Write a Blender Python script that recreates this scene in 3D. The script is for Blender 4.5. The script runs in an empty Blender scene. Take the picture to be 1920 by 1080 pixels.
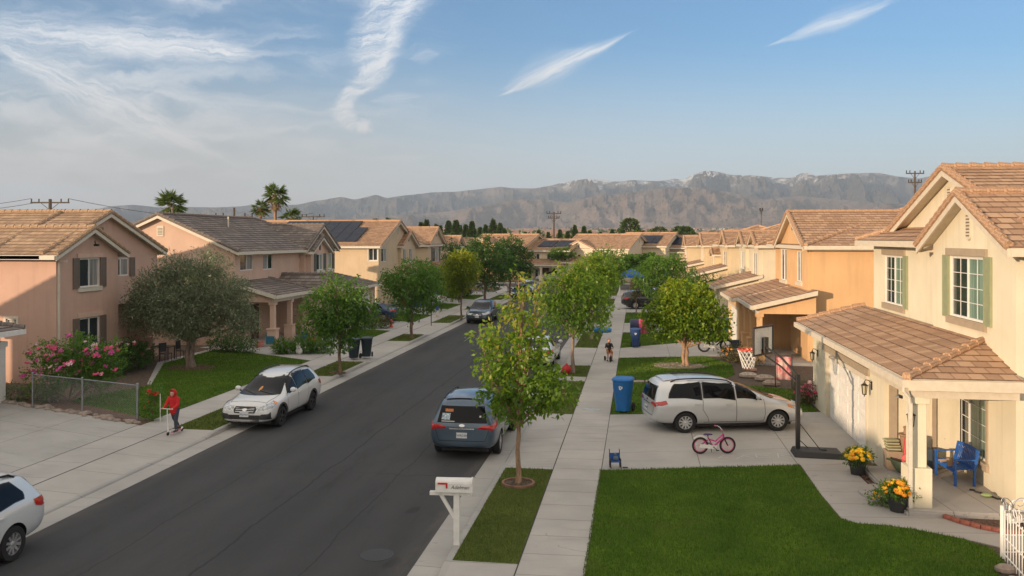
import bpy, bmesh, math, random
import numpy as np
from mathutils import Vector, Matrix, noise
from mathutils.bvhtree import BVHTree
from mathutils.geometry import tessellate_polygon

random.seed(7)
R = math.radians
C = bpy.context.scene
COL = C.collection

# ------------------------------------------------------------------ camera
CAMH = 6.2
TH = math.atan(235 / 1600)
cam_d = bpy.data.cameras.new('camera')
cam = bpy.data.objects.new('camera', cam_d)
COL.objects.link(cam)
cam.location = (0, 0, CAMH)
cam.rotation_euler = (R(90), 0, TH)
cam_d.sensor_width = 36
cam_d.lens = 36 * 1600 / 1920
cam_d.shift_y = -93 / 1920
cam_d.clip_start = 0.1
cam_d.clip_end = 30000
C.camera = cam

# ------------------------------------------------------------------ light
SUN_EL, SUN_AZ = R(8.0), R(222)      # azimuth clockwise from +Y
sv = Vector((math.sin(SUN_AZ) * math.cos(SUN_EL), math.cos(SUN_AZ) * math.cos(SUN_EL), math.sin(SUN_EL)))
sl = bpy.data.lights.new('sun', 'SUN')
sl.energy = 2.3
sl.angle = R(0.6)
sl.color = (1.0, 0.74, 0.50)
so = bpy.data.objects.new('sun', sl)
COL.objects.link(so)
so.rotation_euler = sv.to_track_quat('Z', 'Y').to_euler()
C.view_settings.view_transform = 'Standard'
C.view_settings.look = 'None'
C.view_settings.exposure = 1.19
C.view_settings.gamma = 1
C.cycles.max_bounces = 6
C.cycles.diffuse_bounces = 3
C.cycles.transparent_max_bounces = 8
C.cycles.volume_bounces = 0
C.cycles.use_denoising = True


class NG:
    """tiny node-graph helper"""
    def __init__(s, tree):
        s.t = tree; s.n = tree.nodes; s.l = tree.links
    def node(s, typ, **kw):
        n = s.n.new(typ)
        for k, v in kw.items():
            setattr(n, k, v)
        return n
    def put(s, sock, v):
        if v is None: return
        if isinstance(v, bpy.types.NodeSocket): s.l.new(v, sock)
        else: sock.default_value = v
    def m(s, op, a, b=None, c=None, clamp=False):
        n = s.node('ShaderNodeMath', operation=op); n.use_clamp = clamp
        s.put(n.inputs[0], a)
        if b is not None: s.put(n.inputs[1], b)
        if c is not None: s.put(n.inputs[2], c)
        return n.outputs[0]
    def sstep(s, x, a, b, o0=0.0, o1=1.0):
        n = s.node('ShaderNodeMapRange', interpolation_type='SMOOTHSTEP')
        s.put(n.inputs[0], x); s.put(n.inputs[1], a); s.put(n.inputs[2], b)
        s.put(n.inputs[3], o0); s.put(n.inputs[4], o1)
        return n.outputs[0]
    def lin(s, x, a, b, o0=0.0, o1=1.0):
        n = s.node('ShaderNodeMapRange')
        s.put(n.inputs[0], x); s.put(n.inputs[1], a); s.put(n.inputs[2], b)
        s.put(n.inputs[3], o0); s.put(n.inputs[4], o1)
        return n.outputs[0]
    def noise(s, vec, scale=5, detail=4, rough=0.55, dist=0.0):
        n = s.node('ShaderNodeTexNoise')
        s.put(n.inputs['Vector'], vec); s.put(n.inputs['Scale'], scale); s.put(n.inputs['Detail'], detail)
        s.put(n.inputs['Roughness'], rough); s.put(n.inputs['Distortion'], dist)
        return n.outputs[0]
    def comb(s, x, y, z=0.0):
        n = s.node('ShaderNodeCombineXYZ')
        s.put(n.inputs[0], x); s.put(n.inputs[1], y); s.put(n.inputs[2], z)
        return n.outputs[0]
    def sep(s, v):
        n = s.node('ShaderNodeSeparateXYZ'); s.put(n.inputs[0], v)
        return n.outputs
    def mix(s, f, a, b, blend='MIX'):
        n = s.node('ShaderNodeMix', data_type='RGBA', blend_type=blend)
        s.put(n.inputs[0], f)
        s.put(n.inputs[6], a if isinstance(a, bpy.types.NodeSocket) else (*a[:3], 1))
        s.put(n.inputs[7], b if isinstance(b, bpy.types.NodeSocket) else (*b[:3], 1))
        return n.outputs[2]
    def ramp(s, f, stops, interp='LINEAR'):
        n = s.node('ShaderNodeValToRGB'); cr = n.color_ramp; cr.interpolation = interp
        while len(cr.elements) < len(stops): cr.elements.new(0.5)
        for e, (p, c) in zip(cr.elements, stops):
            e.position = p; e.color = (*c, 1) if not isinstance(c, (int, float)) else (c, c, c, 1)
        s.put(n.inputs[0], f)
        return n.outputs[0]
    def curve(s, x, pts, lo, hi, olo, ohi):
        """piecewise curve through pts over [lo,hi]"""
        t = s.lin(x, lo, hi)
        n = s.node('ShaderNodeFloatCurve')
        cu = n.mapping.curves[0]
        P = [((a - lo) / (hi - lo), (b - olo) / (ohi - olo)) for a, b in pts]
        while len(cu.points) < len(P): cu.points.new(0.5, 0.5)
        for q, (a, b) in zip(cu.points, P): q.location = (a, b)
        n.mapping.update()
        s.put(n.inputs[1], t)
        return s.lin(n.outputs[0], 0, 1, olo, ohi)
    def vscale(s, v, sc):
        n = s.node('ShaderNodeVectorMath', operation='MULTIPLY'); s.put(n.inputs[0], v); n.inputs[1].default_value = sc
        return n.outputs[0]


# ------------------------------------------------------------------ sky with cirrus
W = bpy.data.worlds.new('World'); C.world = W; W.use_nodes = True
g = NG(W.node_tree); W.node_tree.nodes.clear()
sky = g.node('ShaderNodeTexSky', sky_type='NISHITA')
sky.sun_disc = False; sky.sun_elevation = SUN_EL; sky.sun_rotation = SUN_AZ
sky.altitude = 400; sky.air_density = 1.0; sky.dust_density = 1.6; sky.ozone_density = 2.0
dirv = g.node('ShaderNodeTexCoord').outputs['Generated']
dx, dy, dz = g.sep(dirv)
# compass angle from the street's axis and height angle, in tenths of a radian scaled to convenient numbers
az = g.m('ARCTAN2', dx, dy)
hor = g.m('POWER', g.m('ADD', g.m('MULTIPLY', dx, dx), g.m('MULTIPLY', dy, dy)), 0.5)
el = g.m('ARCTAN2', dz, hor)
azr = g.m('ADD', az, TH)
U = g.m('MULTIPLY_ADD', g.m('TANGENT', azr), 1600, 960)
V = g.m('SUBTRACT', 447, g.m('DIVIDE', g.m('MULTIPLY', g.m('TANGENT', el), 1600), g.m('COSINE', azr)))
front = g.sstep(g.m('COSINE', azr), 0.25, 0.5)
nz = g.noise(g.comb(g.m('MULTIPLY', U, .01), g.m('MULTIPLY', V, .01)), 1.6, 5, .6)
nd = g.m('SUBTRACT', nz, 0.5)
Ud = g.m('MULTIPLY_ADD', nd, 60, U)
Vd = g.m('MULTIPLY_ADD', nd, 50, V)
fine = g.noise(g.comb(g.m('MULTIPLY', Ud, .016), g.m('MULTIPLY', g.m('MULTIPLY_ADD', U, .35, Vd), .075)), 1.0, 8, .7, .9)
wisp = g.noise(g.comb(g.m('MULTIPLY', Ud, .0045), g.m('MULTIPLY', Vd, .022)), 1.0, 6, .6, .8)
# tall plume
pc = g.curve(V, [(-120, 790), (0, 742), (60, 715), (120, 702), (160, 676), (200, 645), (225, 650), (255, 668)], -120, 255, 600, 900)
pw = g.curve(V, [(-120, 110), (0, 72), (60, 60), (120, 46), (160, 36), (200, 22), (225, 26), (255, 6)], -120, 255, 0, 140)
d = g.m('DIVIDE', g.m('ABSOLUTE', g.m('SUBTRACT', Ud, pc)), pw)
plume = g.m('MULTIPLY', g.sstep(d, 1.15, 0.35), g.sstep(V, 258, 232))
plume = g.m('MULTIPLY', plume, g.sstep(fine, .36, .66, .2, .85))
pr = g.m('ABSOLUTE', g.m('SUBTRACT', Ud, g.m('ADD', pc, g.m('MULTIPLY', pw, .35))))
core = g.m('MULTIPLY', g.sstep(g.m('DIVIDE', pr, pw), .7, 0.0), g.sstep(V, 240, 205))
plume = g.m('MAXIMUM', plume, g.m('MULTIPLY', core, g.sstep(fine, .32, .6, .3, .85)))
tip = g.m('MULTIPLY', g.sstep(g.m('ABSOLUTE', g.m('SUBTRACT', Ud, 682)), 22, 6), g.sstep(g.m('ABSOLUTE', g.m('SUBTRACT', Vd, 238)), 16, 4))
plume = g.m('MAXIMUM', plume, g.m('MULTIPLY', tip, .8))
def streak(x0, y0, x1, y1, w, strength, skew=0.0, dist=1.0):
    L = math.hypot(x1 - x0, y1 - y0); ux, uy = (x1 - x0) / L, (y1 - y0) / L
    a = g.m('ADD', g.m('MULTIPLY', g.m('SUBTRACT', U, x0), ux), g.m('MULTIPLY', g.m('SUBTRACT', V, y0), uy))
    b = g.m('ADD', g.m('MULTIPLY', g.m('SUBTRACT', U, x0), -uy), g.m('MULTIPLY', g.m('SUBTRACT', V, y0), ux))
    b = g.m('MULTIPLY_ADD', nd, 14 * dist, b)
    t = g.m('DIVIDE', a, L)
    env = g.m('MULTIPLY', g.sstep(t, 0.0, .45), g.sstep(t, 1.0, .5))
    wd = g.m('MULTIPLY_ADD', env, w, 1.5)
    lines = g.noise(g.comb(g.m('MULTIPLY', a, .010), g.m('MULTIPLY', b, .15), x0), 1.0, 7, .66, .5)
    mk = g.m('POWER', g.sstep(g.m('DIVIDE', g.m('ABSOLUTE', b), wd), 1.5, 0), 1.3)
    mk = g.m('MULTIPLY', mk, g.m('MULTIPLY', g.sstep(t, -.02, .12), g.sstep(t, 1.02, .8)))
    return g.m('MULTIPLY', g.m('MULTIPLY', mk, strength), g.sstep(lines, .34, .68, .3, 1.0))
s1 = streak(925, 184, 1200, 52, 17, .9)
s1b = streak(930, 172, 1130, 82, 30, .42)
s2 = streak(1430, 90, 1695, -2, 13, .65)
s2b = streak(1470, 70, 1700, -10, 20, .35)
sA = streak(-60, 60, 470, 325, 46, .95, dist=3)
sB = streak(60, 60, 560, 108, 38, .95, dist=3)
sB2 = streak(-200, 40, 420, 100, 50, .7, dist=3)
sC = streak(200, 158, 640, 215, 12, .35, dist=1)
sD = streak(150, 262, 640, 236, 20, .4, dist=3)
sE = streak(690, 190, 800, 178, 12, .4)
sE2 = streak(765, 112, 828, 100, 13, .4)
sF = streak(680, 300, 830, 292, 7, .4)
sG = streak(860, 274, 980, 284, 4, .3)
sH = streak(560, 276, 650, 262, 9, .3)
sI = streak(-100, 300, 520, 292, 26, .25, dist=3)
veil = g.m('MULTIPLY', g.sstep(U, 950, 150), g.m('MULTIPLY', g.sstep(V, 40, 260, .25, .72), g.sstep(wisp, .34, .66, .15, 1.0)))
veil2 = g.m('MULTIPLY', g.sstep(wisp, .5, .8), g.sstep(U, 1100, 500, 0, .4))
cl = plume
for x in (s1, s1b, s2, s2b, sA, sB, sB2, sC, sD, sE, sE2, sF, sG, sH, sI, veil2):
    cl = g.m('SUBTRACT', 1, g.m('MULTIPLY', g.m('SUBTRACT', 1, cl), g.m('SUBTRACT', 1, x)))
cl = g.m('SUBTRACT', 1, g.m('MULTIPLY', g.m('SUBTRACT', 1, cl), g.m('SUBTRACT', 1, veil)))
cl = g.m('MULTIPLY', cl, front)
cl = g.m('MULTIPLY', cl, g.sstep(el, 0.0, 0.06))
skyc = sky.outputs[0]
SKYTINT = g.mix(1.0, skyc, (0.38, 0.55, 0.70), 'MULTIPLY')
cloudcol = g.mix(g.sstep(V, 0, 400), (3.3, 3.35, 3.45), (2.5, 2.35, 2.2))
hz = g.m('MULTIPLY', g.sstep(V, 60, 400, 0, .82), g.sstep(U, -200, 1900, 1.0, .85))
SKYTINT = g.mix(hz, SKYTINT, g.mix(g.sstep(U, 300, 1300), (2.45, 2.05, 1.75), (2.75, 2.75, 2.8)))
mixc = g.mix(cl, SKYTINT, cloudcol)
# unseen bright overcast added overhead and behind as fill light, warmest on the sun's side
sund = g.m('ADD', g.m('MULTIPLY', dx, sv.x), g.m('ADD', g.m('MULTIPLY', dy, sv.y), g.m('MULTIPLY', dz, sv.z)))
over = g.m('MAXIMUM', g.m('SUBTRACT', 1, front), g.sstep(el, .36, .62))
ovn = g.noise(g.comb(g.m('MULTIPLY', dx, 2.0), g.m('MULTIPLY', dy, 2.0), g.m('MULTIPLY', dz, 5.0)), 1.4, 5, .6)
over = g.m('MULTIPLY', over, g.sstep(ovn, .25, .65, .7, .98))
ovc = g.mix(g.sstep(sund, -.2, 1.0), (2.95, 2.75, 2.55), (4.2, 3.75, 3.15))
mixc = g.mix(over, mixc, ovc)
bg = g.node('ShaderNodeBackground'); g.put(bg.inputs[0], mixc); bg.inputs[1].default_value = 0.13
out = g.node('ShaderNodeOutputWorld'); g.l.new(bg.outputs[0], out.inputs[0])
W.cycles.sampling_method = 'MANUAL'
W.cycles.sample_map_resolution = 512

# ------------------------------------------------------------------ materials
MATS = {}
def newmat(name):
    m = bpy.data.materials.new(name); m.use_nodes = True
    m.node_tree.nodes.clear()
    q = NG(m.node_tree)
    o = q.node('ShaderNodeOutputMaterial')
    b = q.node('ShaderNodeBsdfPrincipled')
    q.l.new(b.outputs[0], o.inputs[0])
    return m, q, b, o
def bump(q, b, h, strength=.3, dist=.02):
    n = q.node('ShaderNodeBump'); n.inputs['Strength'].default_value = strength; n.inputs['Distance'].default_value = dist
    q.put(n.inputs['Height'], h); q.l.new(n.outputs[0], b.inputs['Normal'])
def objco(q): return q.node('ShaderNodeTexCoord').outputs['Object']
def simple(col, rough=.6, metal=0.0, spec=None, coat=0.0, var=0.06, nscale=6.0, bmp=0.0):
    key = ('s', tuple(col), rough, metal, coat, var, nscale, bmp)
    if key in MATS: return MATS[key]
    m, q, b, o = newmat('paint')
    if var:
        n = q.noise(objco(q), nscale, 4)
        lo = tuple(c * (1 - var) for c in col); hi = tuple(min(1, c * (1 + var)) for c in col)
        q.put(b.inputs['Base Color'], q.mix(q.sstep(n, .3, .7), lo, hi))
        q.put(b.inputs['Roughness'], q.sstep(n, .2, .8, max(.02, rough - .06), min(1, rough + .06)))
        if bmp: bump(q, b, q.noise(objco(q), nscale * 12, 3), bmp, .01)
    else:
        b.inputs['Base Color'].default_value = (*col, 1); b.inputs['Roughness'].default_value = rough
    b.inputs['Metallic'].default_value = metal
    if coat: b.inputs['Coat Weight'].default_value = coat; b.inputs['Coat Roughness'].default_value = .04
    MATS[key] = m
    return m
def stucco(col):
    key = ('st', tuple(col))
    if key in MATS: return MATS[key]
    m, q, b, o = newmat('stucco')
    co = objco(q)
    big = q.noise(co, .7, 4, .6); fine_ = q.noise(co, 38, 3, .7)
    st = q.noise(q.vscale(co, (3.0, 3.0, .22)), 1.2, 4, .6)      # faint vertical run-off stains
    c = q.mix(q.sstep(big, .3, .75), tuple(x * .93 for x in col), tuple(min(1, x * 1.05) for x in col))
    c = q.mix(q.m('MULTIPLY', q.sstep(st, .5, .72), .32), c, tuple(x * .72 for x in col))
    x_, y_, z_ = q.sep(co)
    dirt = q.m('MULTIPLY', q.sstep(q.m('ADD', z_, q.m('MULTIPLY', big, .6)), .95, .25), .42)
    c = q.mix(dirt, c, tuple(x * .6 for x in col))
    q.put(b.inputs['Base Color'], c); b.inputs['Roughness'].default_value = .95
    b.inputs['Specular IOR Level'].default_value = .2
    bump(q, b, fine_, .55, .012)
    MATS[key] = m
    return m
def tilemat(ca, cb, name='roof tile'):
    key = ('t', tuple(ca), tuple(cb))
    if key in MATS: return MATS[key]
    m, q, b, o = newmat(name)
    uv = q.node('ShaderNodeUVMap').outputs[0]
    u_, v_, _ = q.sep(uv)
    row = q.m('FLOOR', q.m('DIVIDE', v_, .34))
    off = q.m('MULTIPLY', q.m('MODULO', row, 2.0), .17)
    colf = q.m('DIVIDE', q.m('ADD', u_, off), .34)
    col_ = q.m('FLOOR', colf)
    fr = q.m('FRACT', colf)
    wn = q.node('ShaderNodeTexWhiteNoise', noise_dimensions='3D'); q.put(wn.inputs[0], q.comb(col_, row, 3.1))
    big = q.noise(q.comb(u_, v_), .5, 4, .6); fn = q.noise(q.comb(u_, v_), 14, 4, .7)
    c = q.mix(q.sstep(q.m('ADD', q.m('MULTIPLY', wn.outputs[0], .55), q.m('MULTIPLY', big, .6)), .25, .9), ca, cb)
    c = q.mix(q.m('MULTIPLY', q.sstep(fn, .5, .8), .45), c, tuple(x * .55 for x in ca))
    gap = q.m('MULTIPLY', q.sstep(q.m('ABSOLUTE', q.m('SUBTRACT', fr, .5)), .44, .5), .62)
    c = q.mix(gap, c, tuple(x * .3 for x in ca))
    q.put(b.inputs['Base Color'], c); b.inputs['Roughness'].default_value = .93
    b.inputs['Specular IOR Level'].default_value = .2
    hgt = q.m('ADD', q.m('MULTIPLY', fn, .35), q.m('SUBTRACT', q.m('MULTIPLY', wn.outputs[0], .5), gap))
    bump(q, b, hgt, .6, .03)
    MATS[key] = m
    return m
def glassmat(col=(.015, .02, .022), stripes=None, spec=.4):
    key = ('g', tuple(col), stripes, spec)
    if key in MATS: return MATS[key]
    m, q, b, o = newmat('window glass')
    co = objco(q)
    if stripes:
        x_, y_, z_ = q.sep(co)
        w = q.noise(q.comb(q.m('MULTIPLY', x_, 13), q.m('MULTIPLY', y_, 13), q.m('MULTIPLY', z_, .35)), 1.0, 3, .5, .2)
        q.put(b.inputs['Base Color'], q.mix(q.sstep(w, .3, .7), tuple(c * .5 for c in col), tuple(c * 1.3 for c in col)))
    else:
        n = q.noise(co, .9, 3)
        q.put(b.inputs['Base Color'], q.mix(n, tuple(c * .6 for c in col), tuple(c * 1.4 for c in col)))
    b.inputs['Roughness'].default_value = .06 if not stripes else .5
    b.inputs['Coat Weight'].default_value = spec * .6; b.inputs['Coat Roughness'].default_value = .03; b.inputs['Specular IOR Level'].default_value = spec
    bump(q, b, q.noise(co, 1.1, 2), .05, .05)
    MATS[key] = m
    return m
def carpaint(col, metal=.35):
    key = ('cp', tuple(col), metal)
    if key in MATS: return MATS[key]
    m, q, b, o = newmat('car paint')
    co = objco(q)
    d_ = q.noise(co, 3.0, 4)
    x_, y_, z_ = q.sep(co)
    dust = q.m('MULTIPLY', q.sstep(q.m('ADD', z_, q.m('MULTIPLY', d_, .3)), .8, .35), .35)
    q.put(b.inputs['Base Color'], q.mix(dust, col, tuple(c * .62 + .05 for c in col)))
    b.inputs['Metallic'].default_value = metal
    q.put(b.inputs['Roughness'], q.sstep(d_, .3, .7, .28, .42))
    b.inputs['Coat Weight'].default_value = .9; b.inputs['Coat Roughness'].default_value = .05
    MATS[key] = m
    return m
M_white = simple((.72, .71, .68), .55)
M_trim = simple((.60, .56, .47), .7)
M_fascia = simple((.62, .55, .44), .7)
M_dark = simple((.02, .02, .022), .6)
M_black = simple((.012, .012, .013), .45)
M_rubber = simple((.016, .016, .017), .85, var=.2)
M_chrome = simple((.6, .6, .62), .22, 1.0, var=.03)
M_alloy = simple((.62, .63, .65), .35, .8, var=.04)
M_cglass = glassmat((.004, .005, .006), None, .16)
M_wglass = glassmat((.03, .04, .045))
M_curt = glassmat((.16, .25, .20), True)
M_curt2 = glassmat((.30, .33, .30), True)
M_blind = glassmat((.28, .27, .25), True)
M_steel = simple((.33, .35, .37), .45, .9, var=.1)

# ------------------------------------------------------------------ mesh builder
class MB:
    def __init__(s):
        s.v = []; s.f = []; s.mi = []; s.uv = {}; s.T = Matrix.Identity(4)
        s.mat = 0
    def add(s, vs, fs, uvs=None):
        o = len(s.v)
        for p in vs: s.v.append(tuple(s.T @ Vector(p)))
        for k, f in enumerate(fs):
            if uvs: s.uv[len(s.f)] = uvs[k]
            s.f.append([i + o for i in f]); s.mi.append(s.mat)
        return s
    def box(s, x0, x1, y0, y1, z0, z1):
        vs = [(x, y, z) for z in (z0, z1) for y in (y0, y1) for x in (x0, x1)]
        return s.add(vs, [(0, 2, 3, 1), (4, 5, 7, 6), (0, 1, 5, 4), (2, 6, 7, 3), (0, 4, 6, 2), (1, 3, 7, 5)])
    def cbox(s, c, size, rot=None):
        hx, hy, hz = size[0] / 2, size[1] / 2, size[2] / 2
        M = Matrix.Translation(c) @ (rot.to_matrix().to_4x4() if rot is not None else Matrix.Identity(4))
        vs = [tuple(M @ Vector((x, y, z))) for z in (-hz, hz) for y in (-hy, hy) for x in (-hx, hx)]
        return s.add(vs, [(0, 2, 3, 1), (4, 5, 7, 6), (0, 1, 5, 4), (2, 6, 7, 3), (0, 4, 6, 2), (1, 3, 7, 5)])
    def tube(s, pts, rad, n=8, cap=True, close=False, squash=1.0):
        pts = [Vector(p) for p in pts]
        if isinstance(rad, (int, float)): rad = [rad] * len(pts)
        vs = []; fs = []; up = None
        L = len(pts)
        for i, p in enumerate(pts):
            if close: t = pts[(i + 1) % L] - pts[i - 1]
            else: t = pts[min(i + 1, L - 1)] - pts[max(i - 1, 0)]
            if t.length < 1e-9: t = Vector((0, 0, 1))
            t.normalize()
            if up is None:
                up = Vector((0, 0, 1)) if abs(t.z) < .9 else Vector((1, 0, 0))
            a = (up - t * up.dot(t))
            if a.length < 1e-6: a = t.orthogonal()
            a.normalize(); b = t.cross(a); up = a
            for k in range(n):
                th = 2 * math.pi * k / n
                vs.append(tuple(p + (a * math.cos(th) + b * math.sin(th) * squash) * rad[i]))
        m = L if close else L - 1
        for i in range(m):
            j = (i + 1) % L
            for k in range(n):
                k2 = (k + 1) % n
                fs.append((i * n + k, j * n + k, j * n + k2, i * n + k2))
        if cap and not close:
            fs.append(tuple(range(n))); fs.append(tuple(reversed(range((L - 1) * n, L * n))))
        return s.add(vs, fs)
    def lathe(s, prof, n=20, axis='z', c=(0, 0, 0), closed=False):
        """prof: list of (r, h)"""
        vs = []; fs = []
        for r, h in prof:
            for k in range(n):
                th = 2 * math.pi * k / n
                x, y = r * math.cos(th), r * math.sin(th)
                p = (x, y, h) if axis == 'z' else ((h, x, y) if axis == 'x' else (x, h, y))
                vs.append((p[0] + c[0], p[1] + c[1], p[2] + c[2]))
        P = len(prof)
        for i in range(P if closed else P - 1):
            j = (i + 1) % P
            for k in range(n):
                k2 = (k + 1) % n
                fs.append((i * n + k, i * n + k2, j * n + k2, j * n + k))
        if not closed:
            if prof[0][0] > 1e-4: fs.append(tuple(reversed(range(n))))
            if prof[-1][0] > 1e-4: fs.append(tuple(range((P - 1) * n, P * n)))
        return s.add(vs, fs)
    def ball(s, c, r, n=10, sq=(1, 1, 1)):
        vs = []; fs = []
        m = max(4, n // 2 + 1)
        for i in range(m + 1):
            ph = math.pi * i / m
            for k in range(n):
                th = 2 * math.pi * k / n
                vs.append((c[0] + r * sq[0] * math.sin(ph) * math.cos(th), c[1] + r * sq[1] * math.sin(ph) * math.sin(th), c[2] + r * sq[2] * math.cos(ph)))
        for i in range(m):
            for k in range(n):
                k2 = (k + 1) % n
                fs.append((i * n + k, (i + 1) * n + k, (i + 1) * n + k2, i * n + k2))
        return s.add(vs, fs)
    def poly(s, pts): return s.add(pts, [tuple(range(len(pts)))])
    def prism(s, pts2, z0, z1):
        """vertical prism over a 2d polygon (ccw)"""
        n = len(pts2)
        vs = [(x, y, z0) for x, y in pts2] + [(x, y, z1) for x, y in pts2]
        fs = [(i, (i + 1) % n, n + (i + 1) % n, n + i) for i in range(n)]
        tr = tessellate_polygon([[Vector((x, y, 0)) for x, y in pts2]])
        for t in tr:
            a, b, c = [Vector((*pts2[i], 0)) for i in t]
            if (b - a).cross(c - a).z < 0: t = (t[0], t[2], t[1])
            fs.append(tuple(n + i for i in t)); fs.append(tuple(reversed(t)))
        return s.add(vs, fs)
    def obj(s, name, mats, parent=None, smooth=False, clean=False, bevel=0):
        me = bpy.data.meshes.new(name)
        me.from_pydata(s.v, [], s.f)
        mats = mats if isinstance(mats, (list, tuple)) else [mats]
        for m in mats: me.materials.append(m)
        me.polygons.foreach_set('material_index', s.mi)
        if smooth: me.polygons.foreach_set('use_smooth', [True] * len(s.f))
        if s.uv:
            lay = me.uv_layers.new(name='UVMap')
            for fi, uvs in s.uv.items():
                ls = me.polygons[fi].loop_start
                for k, q in enumerate(uvs): lay.data[ls + k].uv = q
        me.update()
        if clean:
            bm = bmesh.new(); bm.from_mesh(me)
            bmesh.ops.remove_doubles(bm, verts=bm.verts, dist=1e-4)
            bmesh.ops.recalc_face_normals(bm, faces=bm.faces)
            bm.to_mesh(me); bm.free()
        if smooth and hasattr(me, 'set_sharp_from_angle'): me.set_sharp_from_angle(angle=R(40))
        o = bpy.data.objects.new(name, me)
        COL.objects.link(o)
        if parent is not None: o.parent = parent
        if bevel:
            bv = o.modifiers.new('bevel', 'BEVEL'); bv.width = bevel; bv.segments = 2; bv.limit_method = 'ANGLE'
        return o

def tag(o, label=None, cat=None, group=None, kind=None):
    if label: o['label'] = label
    if cat: o['category'] = cat
    if group: o['group'] = group
    if kind: o['kind'] = kind
    return o
def thing(name, label, cat, loc=(0, 0, 0), rz=0.0, group=None):
    o = bpy.data.objects.new(name, None); COL.objects.link(o)
    o.location = loc; o.rotation_euler = (0, 0, rz); o.empty_display_size = .2
    return tag(o, label, cat, group)
KIDS = {}
def copy_tree(o, parent=None):
    c = o.copy(); COL.objects.link(c); c.parent = parent
    for ch in [x for x in COL.objects if x.parent == o]: copy_tree(ch, c)
    return c
def dup(o, loc, rz=None, label=None, scale=None):
    c = copy_tree(o)
    c.location = loc
    if rz is not None: c.rotation_euler = (0, 0, rz)
    if scale: c.scale = (scale,) * 3
    if label: c['label'] = label
    return c
def text_mesh(txt, size, mat, name, parent, loc, rot, extrude=.002, align='CENTER', shear=0.0):
    cu = bpy.data.curves.new(name, 'FONT'); cu.body = txt; cu.size = size; cu.extrude = extrude
    cu.align_x = align; cu.align_y = 'CENTER'; cu.shear = shear
    t = bpy.data.objects.new(name, cu); COL.objects.link(t)
    dg = bpy.context.evaluated_depsgraph_get(); dg.update()
    me = bpy.data.meshes.new_from_object(t.evaluated_get(dg))
    bpy.data.objects.remove(t)
    me.materials.clear(); me.materials.append(mat)
    o = bpy.data.objects.new(name, me); COL.objects.link(o)
    o.parent = parent; o.location = loc; o.rotation_euler = rot
    return o
# ------------------------------------------------------------------ terrain
def terrain_z(r):
    if r < 220: return -0.17
    if r < 700: return -0.17 + (r - 220) * .002
    return .8 + (r - 700) * .0150
def ground_mat():
    m, q, b, o = newmat('valley ground')
    co = objco(q)
    x_, y_, z_ = q.sep(co)
    n1 = q.noise(q.vscale(co, (.0012, .0012, 0)), 3.0, 8, .62, .5)
    n2 = q.noise(q.vscale(co, (.012, .012, 0)), 2.0, 6, .7)
    n3 = q.noise(q.vscale(co, (.05, .05, 0)), 2.0, 4, .7)
    c = q.ramp(q.m('ADD', n1, q.m('MULTIPLY', q.m('SUBTRACT', n2, .5), .35)), [(.3, (.05, .06, .035)), (.45, (.10, .09, .05)), (.52, (.28, .20, .13)), (.6, (.33, .24, .15)), (.66, (.10, .10, .055)), (.8, (.24, .19, .13))])
    c = q.mix(q.sstep(n3, .62, .7), c, (.02, .035, .018))
    q.put(b.inputs['Base Color'], c); b.inputs['Roughness'].default_value = 1
    b.inputs['Specular IOR Level'].default_value = .1
    return m
def make_ground():
    rings = [0, 60, 120, 180, 220, 300, 420, 600, 800, 1100, 1500, 2000, 2600, 3300, 4200, 5200, 6400, 8000, 9500]
    n = 96
    mb = MB(); vs = [(0, 0, terrain_z(0))]; fs = []
    for r in rings[1:]:
        for k in range(n):
            a = 2 * math.pi * k / n
            fz = max(0, math.cos(a - math.pi / 2 - TH))
            z = terrain_z(r) if r < 300 else terrain_z(300) + (terrain_z(r) - terrain_z(300)) * min(1, fz * 1.6)
            z += noise.noise(Vector((math.cos(a) * r * .001, math.sin(a) * r * .001, 3))) * min(10, max(0, (r - 900) * .006))
            vs.append((r * math.cos(a), r * math.sin(a), z))
    for k in range(n): fs.append((0, 1 + k, 1 + (k + 1) % n))
    for i in range(len(rings) - 2):
        for k in range(n):
            a0 = 1 + i * n; b0 = 1 + (i + 1) * n; k2 = (k + 1) % n
            fs.append((a0 + k, b0 + k, b0 + k2, a0 + k2))
    mb.add(vs, fs)
    tag(mb.obj('ground', ground_mat(), smooth=True), kind='structure')
make_ground()

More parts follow.
